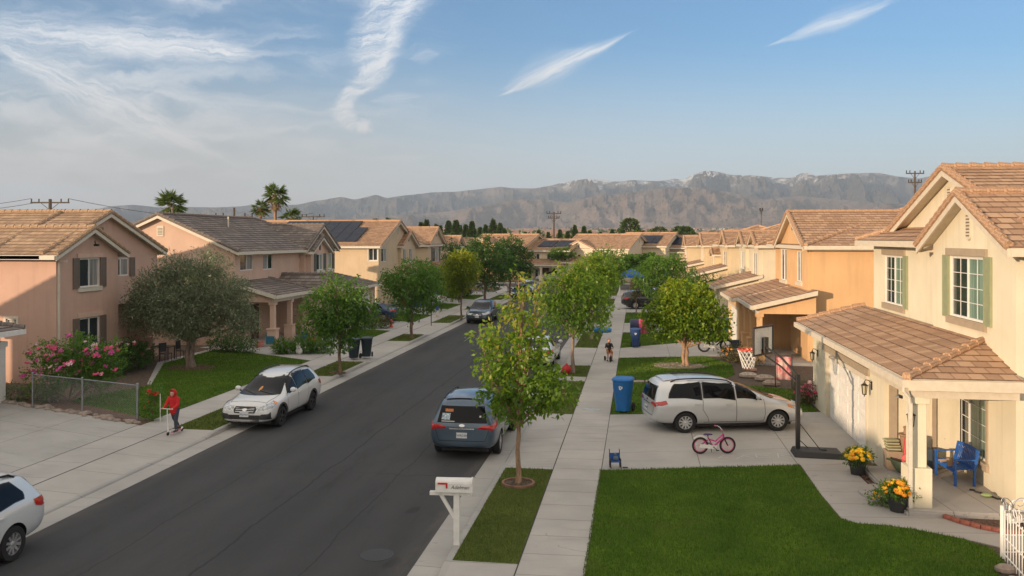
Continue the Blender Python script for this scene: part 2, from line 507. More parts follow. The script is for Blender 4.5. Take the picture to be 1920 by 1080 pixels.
def interp(x, P):
    if x <= P[0][0]: return P[0][1]
    for (a, b), (c, d) in zip(P, P[1:]):
        if x <= c:
            t = (x - a) / (c - a); t = t * t * (3 - 2 * t) * .35 + t * .65
            return b + (d - b) * t
    return P[-1][1]
def mountain_mat(snow):
    m, q, b, o = newmat('mountain rock and scrub')
    co = objco(q); x_, y_, z_ = q.sep(co)
    n1 = q.noise(q.vscale(co, (.0006, .0006, .002)), 2.0, 8, .6)
    n2 = q.noise(q.vscale(co, (.004, .004, .008)), 2.0, 8, .7)
    c = q.ramp(q.m('ADD', q.m('MULTIPLY', n1, .6), q.m('MULTIPLY', n2, .5)), [(.3, (.035, .045, .04)), (.5, (.09, .085, .075)), (.62, (.16, .135, .115)), (.8, (.28, .235, .195))] if snow else [(.3, (.07, .06, .05)), (.5, (.18, .14, .11)), (.62, (.27, .205, .16)), (.8, (.38, .30, .24))])
    scrub = q.noise(q.vscale(co, (.02, .02, .03)), 2.0, 5, .7)
    c = q.mix(q.sstep(scrub, .55, .68), c, (.035, .045, .03))
    if snow:
        s = q.noise(q.vscale(co, (.0035, .0035, .009)), 2.0, 8, .78, .4)
        lvl = q.m('ADD', q.m('MULTIPLY', q.m('SUBTRACT', z_, 412), .0065), q.m('MULTIPLY', q.m('SUBTRACT', s, .5), 9.0))
        xr = q.m('MULTIPLY', q.sstep(x_, -950, -500), q.sstep(x_, 1750, 1250, .3, 1))
        c = q.mix(q.m('MULTIPLY', q.m('MULTIPLY', q.sstep(lvl, .2, 1.0), q.m('MULTIPLY', q.sstep(z_, 345, 430), .85)), xr), c, (.66, .68, .72))
    q.put(b.inputs['Base Color'], c); b.inputs['Roughness'].default_value = 1
    b.inputs['Specular IOR Level'].default_value = .05
    bump(q, b, q.noise(q.vscale(co, (.008, .008, .008)), 1.0, 8, .7), 1.0, 60)
    return m
BACK = [(-400, 430), (0, 425), (80, 408), (115, 400), (170, 393), (215, 385), (250, 383), (300, 388), (345, 387), (405, 388), (450, 386), (480, 382), (555, 383), (595, 375), (640, 368), (665, 373), (705, 364), (725, 370), (760, 365), (815, 359), (855, 358), (890, 354), (940, 349), (960, 351), (1000, 352), (1030, 347), (1050, 342), (1080, 336), (1105, 333), (1130, 336), (1160, 339), (1185, 336), (1235, 338), (1265, 333), (1280, 336), (1300, 325), (1325, 318), (1345, 320), (1370, 326), (1410, 327), (1450, 331), (1480, 332), (1510, 321), (1530, 328), (1550, 326), (1600, 323), (1645, 322), (1690, 330), (1720, 333), (1760, 326), (1920, 330), (2300, 345)]
FOOT = [(-400, 440), (400, 434), (560, 424), (640, 414), (700, 405), (770, 402), (840, 396), (900, 386), (960, 374), (1010, 372), (1060, 378), (1120, 366), (1180, 360), (1240, 352), (1300, 350), (1360, 358), (1430, 372), (1500, 366), (1560, 372), (1650, 380), (1800, 384), (2300, 395)]
def range_mesh(name, prof, r0, r1, r2, mat, amp, seed, nu=620, nr=90, foot=-16):
    us = np.linspace(-420, 2340, nu)
    vs = []; fs = []
    for i in range(nr):
        t = i / (nr - 1)
        for u in us:
            a = math.atan((u - 960) / 1600)           # bearing off the camera axis
            r = (r0 + (r1 - r0) * t / .8) if t < .8 else r1 + (r2 - r1) * (t - .8) / .2
            bear = TH - a + math.pi / 2
            px, py = r * math.cos(bear), r * math.sin(bear)
            crest = (447 - interp(u, prof)) / 1600 * math.cos(a) * r1 + CAMH
            base = terrain_z(r0) + foot
            s = min(1.0, t / .8)
            P = Vector((a * r1 * .0017 + r * .0002, r * .0007, seed))
            w = noise.noise_vector(P * .8) * .55
            rid = noise.ridged_multi_fractal(P * 1.35 + w, 0.9, 2.1, 6, 1.0, 2.0) - 1.1
            rid2 = noise.ridged_multi_fractal(P * 4.0 + w, 0.8, 2.1, 4, 1.0, 2.0) - 1.1
            if t <= .8:
                prof_s = s ** 1.25
                env = 4 * s * (1 - s) if s < .5 else 1 - (2 * s - 1) ** 3
                env = max(env, .02)
                h = base + (crest - base) * prof_s + (rid * amp + rid2 * amp * .22) * env * (crest - base) / 400
                lim = base + (crest - base) * (.15 + .85 * min(1, s * 1.12))
                h = min(h, CAMH + (crest - CAMH) * r / r1 * .985 if s < 1 else crest)
            else:
                h = crest - (t - .8) / .2 * (crest - base) * .6
            vs.append((px, py, h))
    for i in range(nr - 1):
        for k in range(nu - 1):
            a = i * nu + k
            fs.append((a, a + 1, a + nu + 1, a + nu))
    mb = MB(); mb.add(vs, fs)
    tag(mb.obj(name, mat, smooth=False), kind='structure')
range_mesh('mountains', BACK, 5000, 7400, 8600, mountain_mat(True), 230, 3.3, foot=-20)
range_mesh('foothills', FOOT, 3900, 5300, 6300, mountain_mat(False), 280, 9.1, foot=-10)

# ------------------------------------------------------------------ paving materials
def concrete(col=(.34, .33, .31), jy=None, jx=None, skew=0.0, y0=0.0, x0=0.0):
    key = ('c', col, jy, jx, skew, y0, x0)
    if key in MATS: return MATS[key]
    m, q, b, o = newmat('concrete')
    co = objco(q); x_, y_, z_ = q.sep(co)
    ys = q.m('SUBTRACT', y_, q.m('MULTIPLY', x_, skew))
    big = q.noise(co, .55, 5, .6); mid = q.noise(q.comb(q.m('MULTIPLY', x_, .45), q.m('MULTIPLY', ys, 2.2)), 1.2, 6, .65, .4); fn = q.noise(co, 45, 3, .7)
    c = q.mix(q.sstep(big, .3, .72), tuple(v * .88 for v in col), tuple(v * 1.1 for v in col))
    c = q.mix(q.m('MULTIPLY', q.sstep(mid, .5, .78), .5), c, tuple(v * .62 for v in col))
    c = q.mix(q.m('MULTIPLY', q.sstep(fn, .62, .8), .3), c, tuple(v * .6 for v in col))
    spots = q.noise(co, 2.3, 2, .5)
    c = q.mix(q.m('MULTIPLY', q.sstep(spots, .72, .76), .35), c, tuple(v * .5 for v in col))
    jn = None
    if jy:
        cell = q.m('DIVIDE', q.m('SUBTRACT', ys, y0), jy)
        wn = q.node('ShaderNodeTexWhiteNoise', noise_dimensions='1D'); q.put(wn.inputs[1], q.m('FLOOR', cell))
        c = q.mix(q.m('MULTIPLY', wn.outputs[0], .16), c, tuple(v * .7 for v in col))
        d_ = q.m('ABSOLUTE', q.m('SUBTRACT', q.m('FRACT', q.m('ADD', cell, .5)), .5))
        jn = q.sstep(q.m('MULTIPLY', d_, jy), .014, .005)
    if jx:
        cx = q.m('DIVIDE', q.m('SUBTRACT', x_, x0), jx)
        d2 = q.m('ABSOLUTE', q.m('SUBTRACT', q.m('FRACT', q.m('ADD', cx, .5)), .5))
        j2 = q.sstep(q.m('MULTIPLY', d2, jx), .018, .008)
        jn = j2 if jn is None else q.m('MAXIMUM', jn, j2)
    # hairline cracks
    vor = q.node('ShaderNodeTexVoronoi', feature='DISTANCE_TO_EDGE'); q.put(vor.inputs['Vector'], q.node('ShaderNodeVectorMath', operation='ADD').outputs[0])
    vm = vor.inputs['Vector'].links[0].from_node
    q.put(vm.inputs[0], co); q.put(vm.inputs[1], q.comb(q.m('MULTIPLY', mid, .8), q.m('MULTIPLY', big, .8)))
    vor.inputs['Scale'].default_value = .23
    crack = q.m('MULTIPLY', q.m('MULTIPLY', q.sstep(vor.outputs[0], .0025, .0006), q.sstep(big, .55, .62)), .6)
    jn = crack if jn is None else q.m('MAXIMUM', jn, crack)
    c = q.mix(q.m('MULTIPLY', jn, .62), c, (.08, .072, .065))
    q.put(b.inputs['Base Color'], c)
    q.put(b.inputs['Roughness'], q.sstep(big, .2, .8, .8, .95))
    bump(q, b, q.m('SUBTRACT', q.m('MULTIPLY', fn, .25), jn), .5, .012)
    MATS[key] = m
    return m
def asphalt():
    m, q, b, o = newmat('asphalt')
    co = objco(q); x_, y_, z_ = q.sep(co)
    big = q.noise(q.vscale(co, (.25, .12, 1)), 1.0, 6, .65, .3); fn = q.noise(co, 60, 3, .8); mid = q.noise(q.vscale(co, (2.2, .35, 1)), 1.0, 5, .7, .5)
    c = q.mix(q.sstep(big, .3, .7), (.042, .043, .046), (.059, .060, .062))
    c = q.mix(q.m('MULTIPLY', q.sstep(mid, .52, .72), .6), c, (.030, .030, .032))
    c = q.mix(q.m('MULTIPLY', q.sstep(fn, .56, .75), .7), c, (.15, .15, .145))
    # wheel tracks slightly paler, oil drip line between them
    for xc in (-11.2, -9.7, -7.2, -5.7):
        k = q.sstep(q.m('ABSOLUTE', q.m('SUBTRACT', x_, xc)), .55, .05)
        c = q.mix(q.m('MULTIPLY', k, .16), c, (.085, .085, .088))
    # long seam and sealed cracks
    wob = q.m('MULTIPLY', q.m('SUBTRACT', q.noise(q.comb(0.0, y_), .35, 5, .7), .5), .5)
    for xc, wd in ((-8.35, .02), (-6.3, .012), (-10.4, .010)):
        k = q.sstep(q.m('ABSOLUTE', q.m('SUBTRACT', q.m('ADD', x_, wob), xc)), wd * 2.2, wd * .6)
        c = q.mix(q.m('MULTIPLY', k, .7), c, (.02, .02, .022))
    wx = q.m('MULTIPLY', q.m('SUBTRACT', q.noise(q.comb(x_, 0.0), .6, 5, .7), .5), 1.6)
    for yc in (22.2, 31.5, 47, 66, 84):
        k = q.sstep(q.m('ABSOLUTE', q.m('SUBTRACT', q.m('ADD', y_, wx), yc)), .035, .01)
        c = q.mix(q.m('MULTIPLY', q.m('MULTIPLY', k, q.sstep(big, .4, .6)), .7), c, (.02, .02, .022))
    oil = q.noise(q.vscale(co, (1.3, .9, 1)), 1.0, 2, .4)
    c = q.mix(q.m('MULTIPLY', q.m('MULTIPLY', q.sstep(oil, .66, .72), q.sstep(q.m('ABSOLUTE', q.m('SUBTRACT', x_, -5.2)), 1.0, .4)), .55), c, (.022, .021, .02))
    grit = q.m('MULTIPLY', q.m('MAXIMUM', q.sstep(x_, -12.2, -12.8), q.sstep(x_, -4.9, -4.3)), q.sstep(mid, .35, .6, .1, .6))
    c = q.mix(grit, c, (.11, .10, .09))
    q.put(b.inputs['Base Color'], c); b.inputs['Roughness'].default_value = .9
    b.inputs['Specular IOR Level'].default_value = .35
    bump(q, b, fn, .5, .01)
    return m
M_asph = asphalt()
M_walk = concrete((.44, .415, .38), 1.05, None, 0.02, .95)
M_walkL = concrete((.43, .41, .385), 1.5, None, -.02, .3)
M_drive = concrete((.41, .39, .36), 3.4, 2.65, .25, 1.2, -.95)
M_driveL = concrete((.38, .37, .35), 3.6, 2.7, -.35, .7, -16.4)
M_apron = concrete((.42, .40, .37), 1.75, None, .03, .4)
M_gut = concrete((.40, .385, .36), 3.05, None, 0.0, .8)
M_curb = concrete((.37, .36, .34), 3.05, None, 0.0, .8)
M_path = concrete((.40, .37, .34), .95, None, .1, .4)
M_soil = simple((.10, .07, .05), 1.0, var=.45, nscale=9, bmp=.8)
M_mulch = simple((.13, .075, .05), 1.0, var=.6, nscale=22, bmp=1.0)
M_stone = simple((.30, .24, .20), .95, var=.25, nscale=4, bmp=.5)

XG_R, XC_R, XB_R, XS_R0, XS_R1 = -4.27, -3.70, -3.53, -2.24, -.95
XG_L, XC_L, XB_L, XS_L0, XS_L1 = -12.80, -13.42, -13.58, -15.0, -16.4
YN, YF = 6.0, 103.0
RG = [(16.1, 22.8), (30.1, 37.0), (38.3, 41.6), (48.5, 56.5), (63.0, 72.0), (79, 88), (93, 103)]      # parkway grass, right
LG = [(25.9, 33.2), (36.8, 41.3), (50.0, 53.6), (61.2, 67.2), (73, 79), (85, 92), (97, 103)]
def dropped(y, ivs):
    best = 1e9
    for a, b in ivs:
        if a <= y <= b: return 0.0
        best = min(best, abs(y - a), abs(y - b))
    t = min(1, best / 1.0); t = t * t * (3 - 2 * t)
    return -.095 * t
def ysamp(ivs, y0, y1):
    s = {y0, y1}
    for a, b in ivs:
        for e, sg in ((a, -1), (b, 1)):
            for k in range(6): s.add(e + sg * k * .2)
    y = y0
    while y < y1: s.add(y); y += 3
    return sorted(v for v in s if y0 <= v <= y1)
def strip(ys, fa, fb):
    """quad strip between two functions of y -> point"""
    mb = MB(); vs = []; fs = []
    for y in ys: vs += [fa(y), fb(y)]
    for i in range(len(ys) - 1): fs.append((2 * i, 2 * i + 1, 2 * i + 3, 2 * i + 2))
    mb.add(vs, fs); return mb
def extrude_prof(ys, prof):
    """prof(y) -> list of (x,z) giving a surface"""
    mb = MB(); vs = []; fs = []; n = len(prof(ys[0]))
    for y in ys: vs += [(x, y, z) for x, z in prof(y)]
    for i in range(len(ys) - 1):
        for k in range(n - 1):
            a = i * n + k; fs.append((a, a + 1, a + n + 1, a + n))
    mb.add(vs, fs); return mb
# asphalt: street and the cross street at its far end
mb = MB(); mb.prism([(XG_L - .02, YN - 14), (XG_R + .02, YN - 14), (XG_R + .02, 104.5), (-1, 108), (40, 108), (40, 117.5), (-24, 117.5), (-24, 113), (-16, 110), (XG_L - .02, 104)], -.2, -.130)
tag(mb.obj('road', M_asph), kind='structure')
for nm, ivs, xg, xc, xb in (('right', RG, XG_R, XC_R, XB_R), ('left', LG, XG_L, XC_L, XB_L)):
    ys = ysamp(ivs, YN - 14, YF + 1)
    mb = extrude_prof(ys, lambda y: [(xg, -.2), (xg, -.122), (xc, -.135), (xc, -.2)])
    tag(mb.obj('gutter', M_gut, clean=True), kind='structure')
    s = 1 if xb > xc else -1
    mb = extrude_prof(ys, lambda y: [(xc - s * .002, -.2), (xc + s * .012, dropped(y, ivs) - .03), (xc + s * .035, dropped(y, ivs)), (xb, dropped(y, ivs)), (xb, -.2)])
    tag(mb.obj('kerb', M_curb, clean=True), kind='structure')
# aprons (sloping down to the dropped kerb)
def gaps(ivs, y0, y1):
    out_ = []; c = y0
    for a, b in ivs:
        if a > c: out_.append((c, a))
        c = b
    if c < y1: out_.append((c, y1))
    return out_
for ivs, xb, xs in ((RG, XB_R, XS_R0), (LG, XB_L, XS_L0)):
    for a, b in gaps(ivs, YN - 14, YF + 1):
        ys = [y for y in ysamp(ivs, YN - 14, YF + 1) if a <= y <= b]
        mb = extrude_prof(ys, lambda y: [(xb, dropped(y, ivs) - .001), (xs, -.002)])
        tag(mb.obj('driveway_apron', M_apron), kind='structure')
mb = MB(); mb.prism([(XS_R0, YN - 14), (XS_R1, YN - 14), (XS_R1, 104), (XS_R0, 104)], -.2, 0.0)
tag(mb.obj('sidewalk', M_walk), kind='structure')
mb = MB(); mb.prism([(XS_L1, YN - 14), (XS_L0, YN - 14), (XS_L0, 104), (XS_L1, 104)], -.2, 0.0)
tag(mb.obj('sidewalk', M_walkL), kind='structure')
# narrow dark joints along the walks
mb = MB()
for x in (XS_R0, XS_R1): mb.box(x - .012, x + .012, YN - 14, 103, -.05, .0035)
for x in (XS_L0, XS_L1): mb.box(x - .014, x + .014, YN - 14, 103, -.05, .0035)
tag(mb.obj('paving_joint', simple((.05, .045, .04), 1.0)), kind='structure')
# far pavements round the cross street
mb = MB(); mb.prism([(-30, 118.1), (40, 118.1), (40, 120.0), (-30, 120.0)], -.2, 0.0)
mb.prism([(-.95, 104.0), (2, 107.3), (40, 107.3), (40, 105.6), (3, 105.6), (.2, 102.5)], -.2, .001)
mb.prism([(-16.4, 104), (-15, 104), (-13.5, 104), (-17, 109.6), (-24, 112.5), (-24, 111), (-18, 108)], -.2, .001)
tag(mb.obj('sidewalk', M_gut), kind='structure')
# yard soil under everything
mb = MB(); mb.box(XS_R1, 46, -20, 103, -.2, -.012); mb.box(-70, XS_L1, -20, 103, -.2, -.012); mb.box(-60, 60, 120, 175, -.2, -.012)
tag(mb.obj('yard_soil', M_soil), kind='structure')
def slab(name, pts, mat, top=.004): 
    mb = MB(); mb.prism(pts, -.15, top); return tag(mb.obj(name, mat), kind='structure')
# driveways, right side
slab('driveway', [(-.95, 22.9), (4.4, 24.24), (5.3, 24.45), (6.75, 24.8), (6.75, 31.8), (4.0, 31.2), (-.95, 30.2)], M_drive)
slab('driveway', [(-.95, 44.6), (3.6, 45.9), (6.0, 46.5), (8.3, 47), (8.3, 53.5), (3, 52), (-.95, 48.6)], M_drive)
slab('driveway', [(-.95, 56.6), (8.3, 58.5), (8.3, 66), (-.95, 63)], M_drive)
slab('driveway', [(-.95, 72), (8.3, 73.5), (8.3, 81), (-.95, 79)], M_drive)
slab('driveway', [(-.95, 88), (8.3, 89.5), (8.3, 95), (-.95, 93)], M_drive)
# driveways, left side
slab('driveway', [(-16.4, 8), (-16.4, 26.3), (-24.6, 29.9), (-30, 29.9), (-30, 8)], M_driveL)
slab('driveway', [(-16.4, 41.6), (-16.4, 50.0), (-20.5, 52.2), (-23, 52.4), (-23, 45.2), (-19, 43.2)], M_driveL)
slab('driveway', [(-16.4, 55.5), (-16.4, 61.2), (-24, 66), (-24, 58.5)], M_driveL)
slab('driveway', [(-16.4, 67.5), (-16.4, 73), (-22.5, 77), (-22.5, 70.5)], M_driveL)
slab('driveway', [(-16.4, 79), (-16.4, 85), (-22.5, 88), (-22.5, 82)], M_driveL)
slab('driveway', [(-16.4, 92), (-16.4, 97), (-22.5, 99), (-22.5, 94)], M_driveL)
slab('driveway', [(-13, 120), (-7, 120), (-7, 126), (-13, 126)], M_driveL)
# front walk of the nearest house and its porch approach
slab('front_path', [(4.42, 24.22), (4.40, 21.6), (4.47, 19.75), (4.75, 19.45), (5.25, 19.42), (5.75, 19.28), (6.6, 18.8), (7.6, 18.1), (8.4, 18.4), (8.4, 19.3), (6.6, 20.2), (6.2, 20.5), (5.9, 21.3), (5.75, 22.5), (5.7, 24.5)], M_path, .008)
# garden path and mow strip of the first left house
slab('garden_path', [(-16.4, 41.35), (-16.4, 42.3), (-20.5, 44.6), (-24.2, 46.2), (-24.6, 45.4), (-20.8, 43.8)], M_gut, .01)
slab('edging_path', [(-20.6, 33.6), (-23.7, 39.6), (-23.6, 44.6), (-23.2, 44.5), (-23.25, 39.4), (-20.35, 33.5)], M_gut, .02)
# front steps stone path between the two right lawns
for k in range(7):
    x = -.9 + k * .62
    slab('stepping_stone', [(x, 36.95 + .1 * k), (x + .57, 37.05 + .1 * k), (x + .55, 37.6 + .1 * k), (x + .02, 37.5 + .1 * k)], M_stone, .02)

# ------------------------------------------------------------------ lawns
def lawn_mat(a, b_):
    key = ('lw', a, b_)
    if key in MATS: return MATS[key]
    m, q, b, o = newmat('lawn')
    co = objco(q)
    n1 = q.noise(co, .8, 5, .6); n2 = q.noise(co, 30, 3, .8)
    c = q.mix(q.sstep(n1, .3, .7), a, b_)
    c = q.mix(q.m('MULTIPLY', q.sstep(n2, .4, .75), .7), c, tuple(v * .4 for v in a))
    q.put(b.inputs['Base Color'], c); b.inputs['Roughness'].default_value = .95
    b.inputs['Specular IOR Level'].default_value = .1
    bump(q, b, n2, 1.0, .03)
    MATS[key] = m
    return m
def blade_mat(a, b_, name='grass'):
    key = ('bl', a, b_)
    if key in MATS: return MATS[key]
    m, q, b, o = newmat(name)
    at = q.node('ShaderNodeAttribute', attribute_name='tint')
    co = objco(q)
    n1 = q.noise(co, .7, 4, .6); n0 = q.noise(q.vscale(co, (1, .25, 1)), .9, 3, .5)
    c = q.mix(q.sstep(q.m('ADD', q.m('MULTIPLY', at.outputs['Fac'], .6), q.m('MULTIPLY', n1, .5)), .2, .9), a, b_)
    c = q.mix(q.m('MULTIPLY', q.sstep(n0, .5, .75), .35), c, tuple(v * .62 for v in a))
    dry = q.noise(co, .42, 5, .7)
    c = q.mix(q.m('MULTIPLY', q.sstep(dry, .54, .7), .42), c, (.17, .155, .05))
    c = q.mix(q.m('MULTIPLY', q.m('GREATER_THAN', at.outputs['Fac'], .93), .6), c, (.22, .19, .07))
    q.put(b.inputs['Base Color'], c); b.inputs['Roughness'].default_value = .7
    b.inputs['Specular IOR Level'].default_value = .25
    MATS[key] = m
    return m
RNG = np.random.default_rng(5)
def in_poly(x, y, pts):
    ins = np.zeros(len(x), bool); n = len(pts); j = n - 1
    for i in range(n):
        xi, yi = pts[i]; xj, yj = pts[j]
        c = ((yi > y) != (yj > y)) & (x < (xj - xi) * (y - yi) / (yj - yi + 1e-12) + xi)
        ins ^= c; j = i
    return ins
def np_mesh(name, V, F, mat, tint=None, smooth=False, parent=None):
    me = bpy.data.meshes.new(name)
    nv, nf, k = len(V), len(F), F.shape[1]
    me.vertices.add(nv); me.vertices.foreach_set('co', V.astype(np.float32).ravel())
    me.loops.add(nf * k); me.loops.foreach_set('vertex_index', F.astype(np.int32).ravel())
    me.polygons.add(nf); me.polygons.foreach_set('loop_start', np.arange(0, nf * k, k, dtype=np.int32))
    me.polygons.foreach_set('loop_total', np.full(nf, k, dtype=np.int32))
    if smooth: me.polygons.foreach_set('use_smooth', np.ones(nf, bool))
    for m in (mat if isinstance(mat, (list, tuple)) else [mat]): me.materials.append(m)
    if tint is not None:
        a = me.attributes.new('tint', 'FLOAT', 'POINT'); a.data.foreach_set('value', tint.astype(np.float32))
    me.update(calc_edges=True)
    o = bpy.data.objects.new(name, me); COL.objects.link(o)
    if parent is not None: o.parent = parent
    return o
def grass(pts, dens, h, w, mat, zf=None, z0=.0, name='grass', parent=None):
    xs = [p[0] for p in pts]; ys = [p[1] for p in pts]
    A = (max(xs) - min(xs)) * (max(ys) - min(ys)); n = int(A * dens)
    x = RNG.uniform(min(xs), max(xs), n); y = RNG.uniform(min(ys), max(ys), n)
    k = in_poly(x, y, pts); x, y = x[k], y[k]; n = len(x)
    z = np.full(n, z0) if zf is None else zf(x, y)
    th = RNG.uniform(0, 2 * np.pi, n); hh = h * RNG.uniform(.55, 1.25, n); ww = w * RNG.uniform(.7, 1.3, n)
    ln = RNG.uniform(.1, .7, n) * hh; la = RNG.uniform(0, 2 * np.pi, n)
    V = np.empty((n, 3, 3))
    V[:, 0] = np.stack([x - np.cos(th) * ww / 2, y - np.sin(th) * ww / 2, z - .01], 1)
    V[:, 1] = np.stack([x + np.cos(th) * ww / 2, y + np.sin(th) * ww / 2, z - .01], 1)
    V[:, 2] = np.stack([x + np.cos(la) * ln, y + np.sin(la) * ln, z + hh], 1)
    F = np.arange(n * 3).reshape(n, 3)
    t = np.repeat(RNG.random(n), 3)
    return tag(np_mesh(name, V.reshape(-1, 3), F, mat, t, parent=parent), kind='stuff')
G_yard = ((.050, .115, .009), (.125, .21, .020))
G_park = ((.075, .110, .020), (.140, .175, .038))
BM_y, BM_p = blade_mat(*G_yard), blade_mat(*G_park)
LM_y, LM_p = lawn_mat(*G_yard), lawn_mat(*G_park)
def lawn(pts, near, park=False):
    mb = MB(); mb.prism(pts, -.15, .012)
    tag(mb.obj('lawn', LM_p if park else LM_y), kind='structure')
    d, h, w = {0: (1500, .055, .014), 1: (420, .06, .028), 2: (110, .06, .05)}[near]
    if near == 0:
        cx, cy = sum(p[0] for p in pts) / len(pts), sum(p[1] for p in pts) / len(pts)
        pts = [(cx + (x - cx) * 1.012, cy + (y - cy) * 1.010) for x, y in pts]
    grass(pts, d, h, w, BM_p if park else BM_y, z0=.012)
lawn([(-.93, 13.6), (-.93, 22.85), (1.8, 23.55), (4.38, 24.18), (4.37, 21.6), (4.43, 19.72), (4.72, 19.42), (5.25, 19.39), (5.75, 19.25), (6.6, 18.76), (7.0, 18.2), (6.9, 17.3), (6.2, 16.4), (6.2, 13.6)], 0)
lawn([(-.93, 30.25), (-.93, 36.9), (3.4, 37.5), (6.3, 36.2), (6.4, 31.9), (4.0, 31.25)], 1)
lawn([(-.93, 37.65), (-.93, 44.5), (3.6, 45.8), (4.6, 43.0), (4.4, 40.0), (3.6, 38.2)], 1)
lawn([(-.93, 48.7), (-.93, 56.5), (8, 58), (8, 53.6), (3, 52.1)], 1)
lawn([(-.93, 63.1), (-.93, 71.9), (8, 73), (8, 66)], 2)
lawn([(-.93, 79.1), (-.93, 87.9), (8, 89), (8, 81)], 2)
lawn([(-16.42, 27.0), (-16.42, 41.2), (-20.8, 43.6), (-23.2, 44.4), (-23.2, 39.3), (-20.3, 33.4), (-21.5, 29.9), (-19.5, 28.6)], 1)
lawn([(-16.42, 50.2), (-16.42, 55.3), (-22, 57), (-22, 53.2), (-20.5, 52.4)], 1)
lawn([(-16.42, 61.4), (-16.42, 67.3), (-22.5, 70.3), (-23, 66)], 2)
lawn([(-16.42, 73.2), (-16.42, 78.8), (-22.5, 81.8), (-22.5, 77.2)], 2)
lawn([(-16.42, 85.2), (-16.42, 91.8), (-22.5, 93.8), (-22.5, 88.2)], 2)
lawn([(-27, 120.2), (-14, 120.2), (-14, 124), (-27, 124)], 2)
lawn([(-5, 120.2), (6, 120.2), (6, 125), (-5, 125)], 2)
for ivs, xb, xs in ((RG, XB_R, XS_R0), (LG, XB_L, XS_L0)):
    for a, b in ivs:
        mb = MB(); s = 1 if xs > xb else -1
        p = [(xb + s * .01, a), (xb + s * .01, b), (xs - s * .015, b), (xs - s * .015, a)]
        if s > 0: p = p[::-1]
        mb.prism(p, -.15, .006)
        tag(mb.obj('parkway_lawn', LM_p), kind='structure')
        nr = 0 if a < 20 and s > 0 else (1 if a < 55 else 2)
        d, h, w = {0: (1400, .05, .014), 1: (450, .05, .028), 2: (110, .06, .05)}[nr]
        grass(p, d, h, w, BM_p, z0=.006)
# ------------------------------------------------------------------ houses
def clip_strip(poly, b0, b1):
    def cl(P, sgn, lim):
        o = []
        for i in range(len(P)):
            p, q = P[i], P[(i + 1) % len(P)]
            dp, dq = sgn * (p[1] - lim), sgn * (q[1] - lim)
            if dp >= 0: o.append(p)
            if dp * dq < 0:
                t = dp / (dp - dq); o.append((p[0] + (q[0] - p[0]) * t, p[1] + (q[1] - p[1]) * t))
        return o
    P = cl(poly, 1, b0)
    return cl(P, -1, b1) if len(P) > 2 else []
def roof_face(mb, pts, course=.34, lip=.045, thick=.13):
    """tiled slope; pts[0]->pts[1] is the eave, counter-clockwise seen from above"""
    P = [Vector(p) for p in pts]
    e = (P[1] - P[0]).normalized()
    n = None
    for i in range(2, len(P)):
        c = e.cross(P[i] - P[0])
        if c.length > 1e-6: n = c.normalized(); break
    if n.z < 0: n = -n
    s = n.cross(e)
    if s.z < 0: s = -s
    Q = [((p - P[0]).dot(e), (p - P[0]).dot(s)) for p in P]
    def w(a, b, h): return tuple(P[0] + e * a + s * b + n * h)
    bmax = max(q[1] for q in Q)
    k = 0; phase = (P[0].x * .37 + P[0].y * .71) % 1 * 0
    while k * course < bmax - 1e-4:
        b0, b1 = k * course, min(bmax, (k + 1) * course)
        S = clip_strip(Q, b0, b1)
        if len(S) >= 3:
            mb.add([w(a, b, lip * (1 - (b - b0) / course)) for a, b in S], [tuple(range(len(S)))], [[(a, b) for a, b in S]])
            lo = [a for a, b in S if abs(b - b0) < 1e-5]
            if len(lo) >= 2:
                a0, a1 = min(lo), max(lo)
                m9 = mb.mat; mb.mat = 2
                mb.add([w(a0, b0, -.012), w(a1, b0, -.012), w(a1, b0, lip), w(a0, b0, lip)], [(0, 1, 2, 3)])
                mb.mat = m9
        k += 1
    # underside and edges
    m0 = mb.mat; mb.mat = 1
    nq = len(Q)
    mb.add([w(a, b, -thick) for a, b in Q], [tuple(reversed(range(nq)))])
    for i in range(nq):
        a, b = Q[i], Q[(i + 1) % nq]
        mb.add([w(a[0], a[1], -thick), w(b[0], b[1], -thick), w(b[0], b[1], 0), w(a[0], a[1], 0)], [(0, 1, 2, 3)])
    mb.mat = m0
def caps(mb, p0, p1, near=True, r=.115):
    p0, p1 = Vector(p0), Vector(p1); L = (p1 - p0).length; d = (p1 - p0) / L
    if not near:
        mb.tube([p0 + Vector((0, 0, .03)), p1 + Vector((0, 0, .03))], r, 6); return
    n = max(1, round(L / .40)); st = L / n
    for i in range(n):
        a = p0 + d * (i * st) + Vector((0, 0, .045)); b = p0 + d * ((i + 1) * st + .05) + Vector((0, 0, .015))
        mb.tube([a, b], [r, r * .84], 8)
        for k in range(-2, 0): pass
M_lipshade = simple((.15, .10, .07), .95, var=.3)  # dark riser colour stands in for the shade under each tile lip
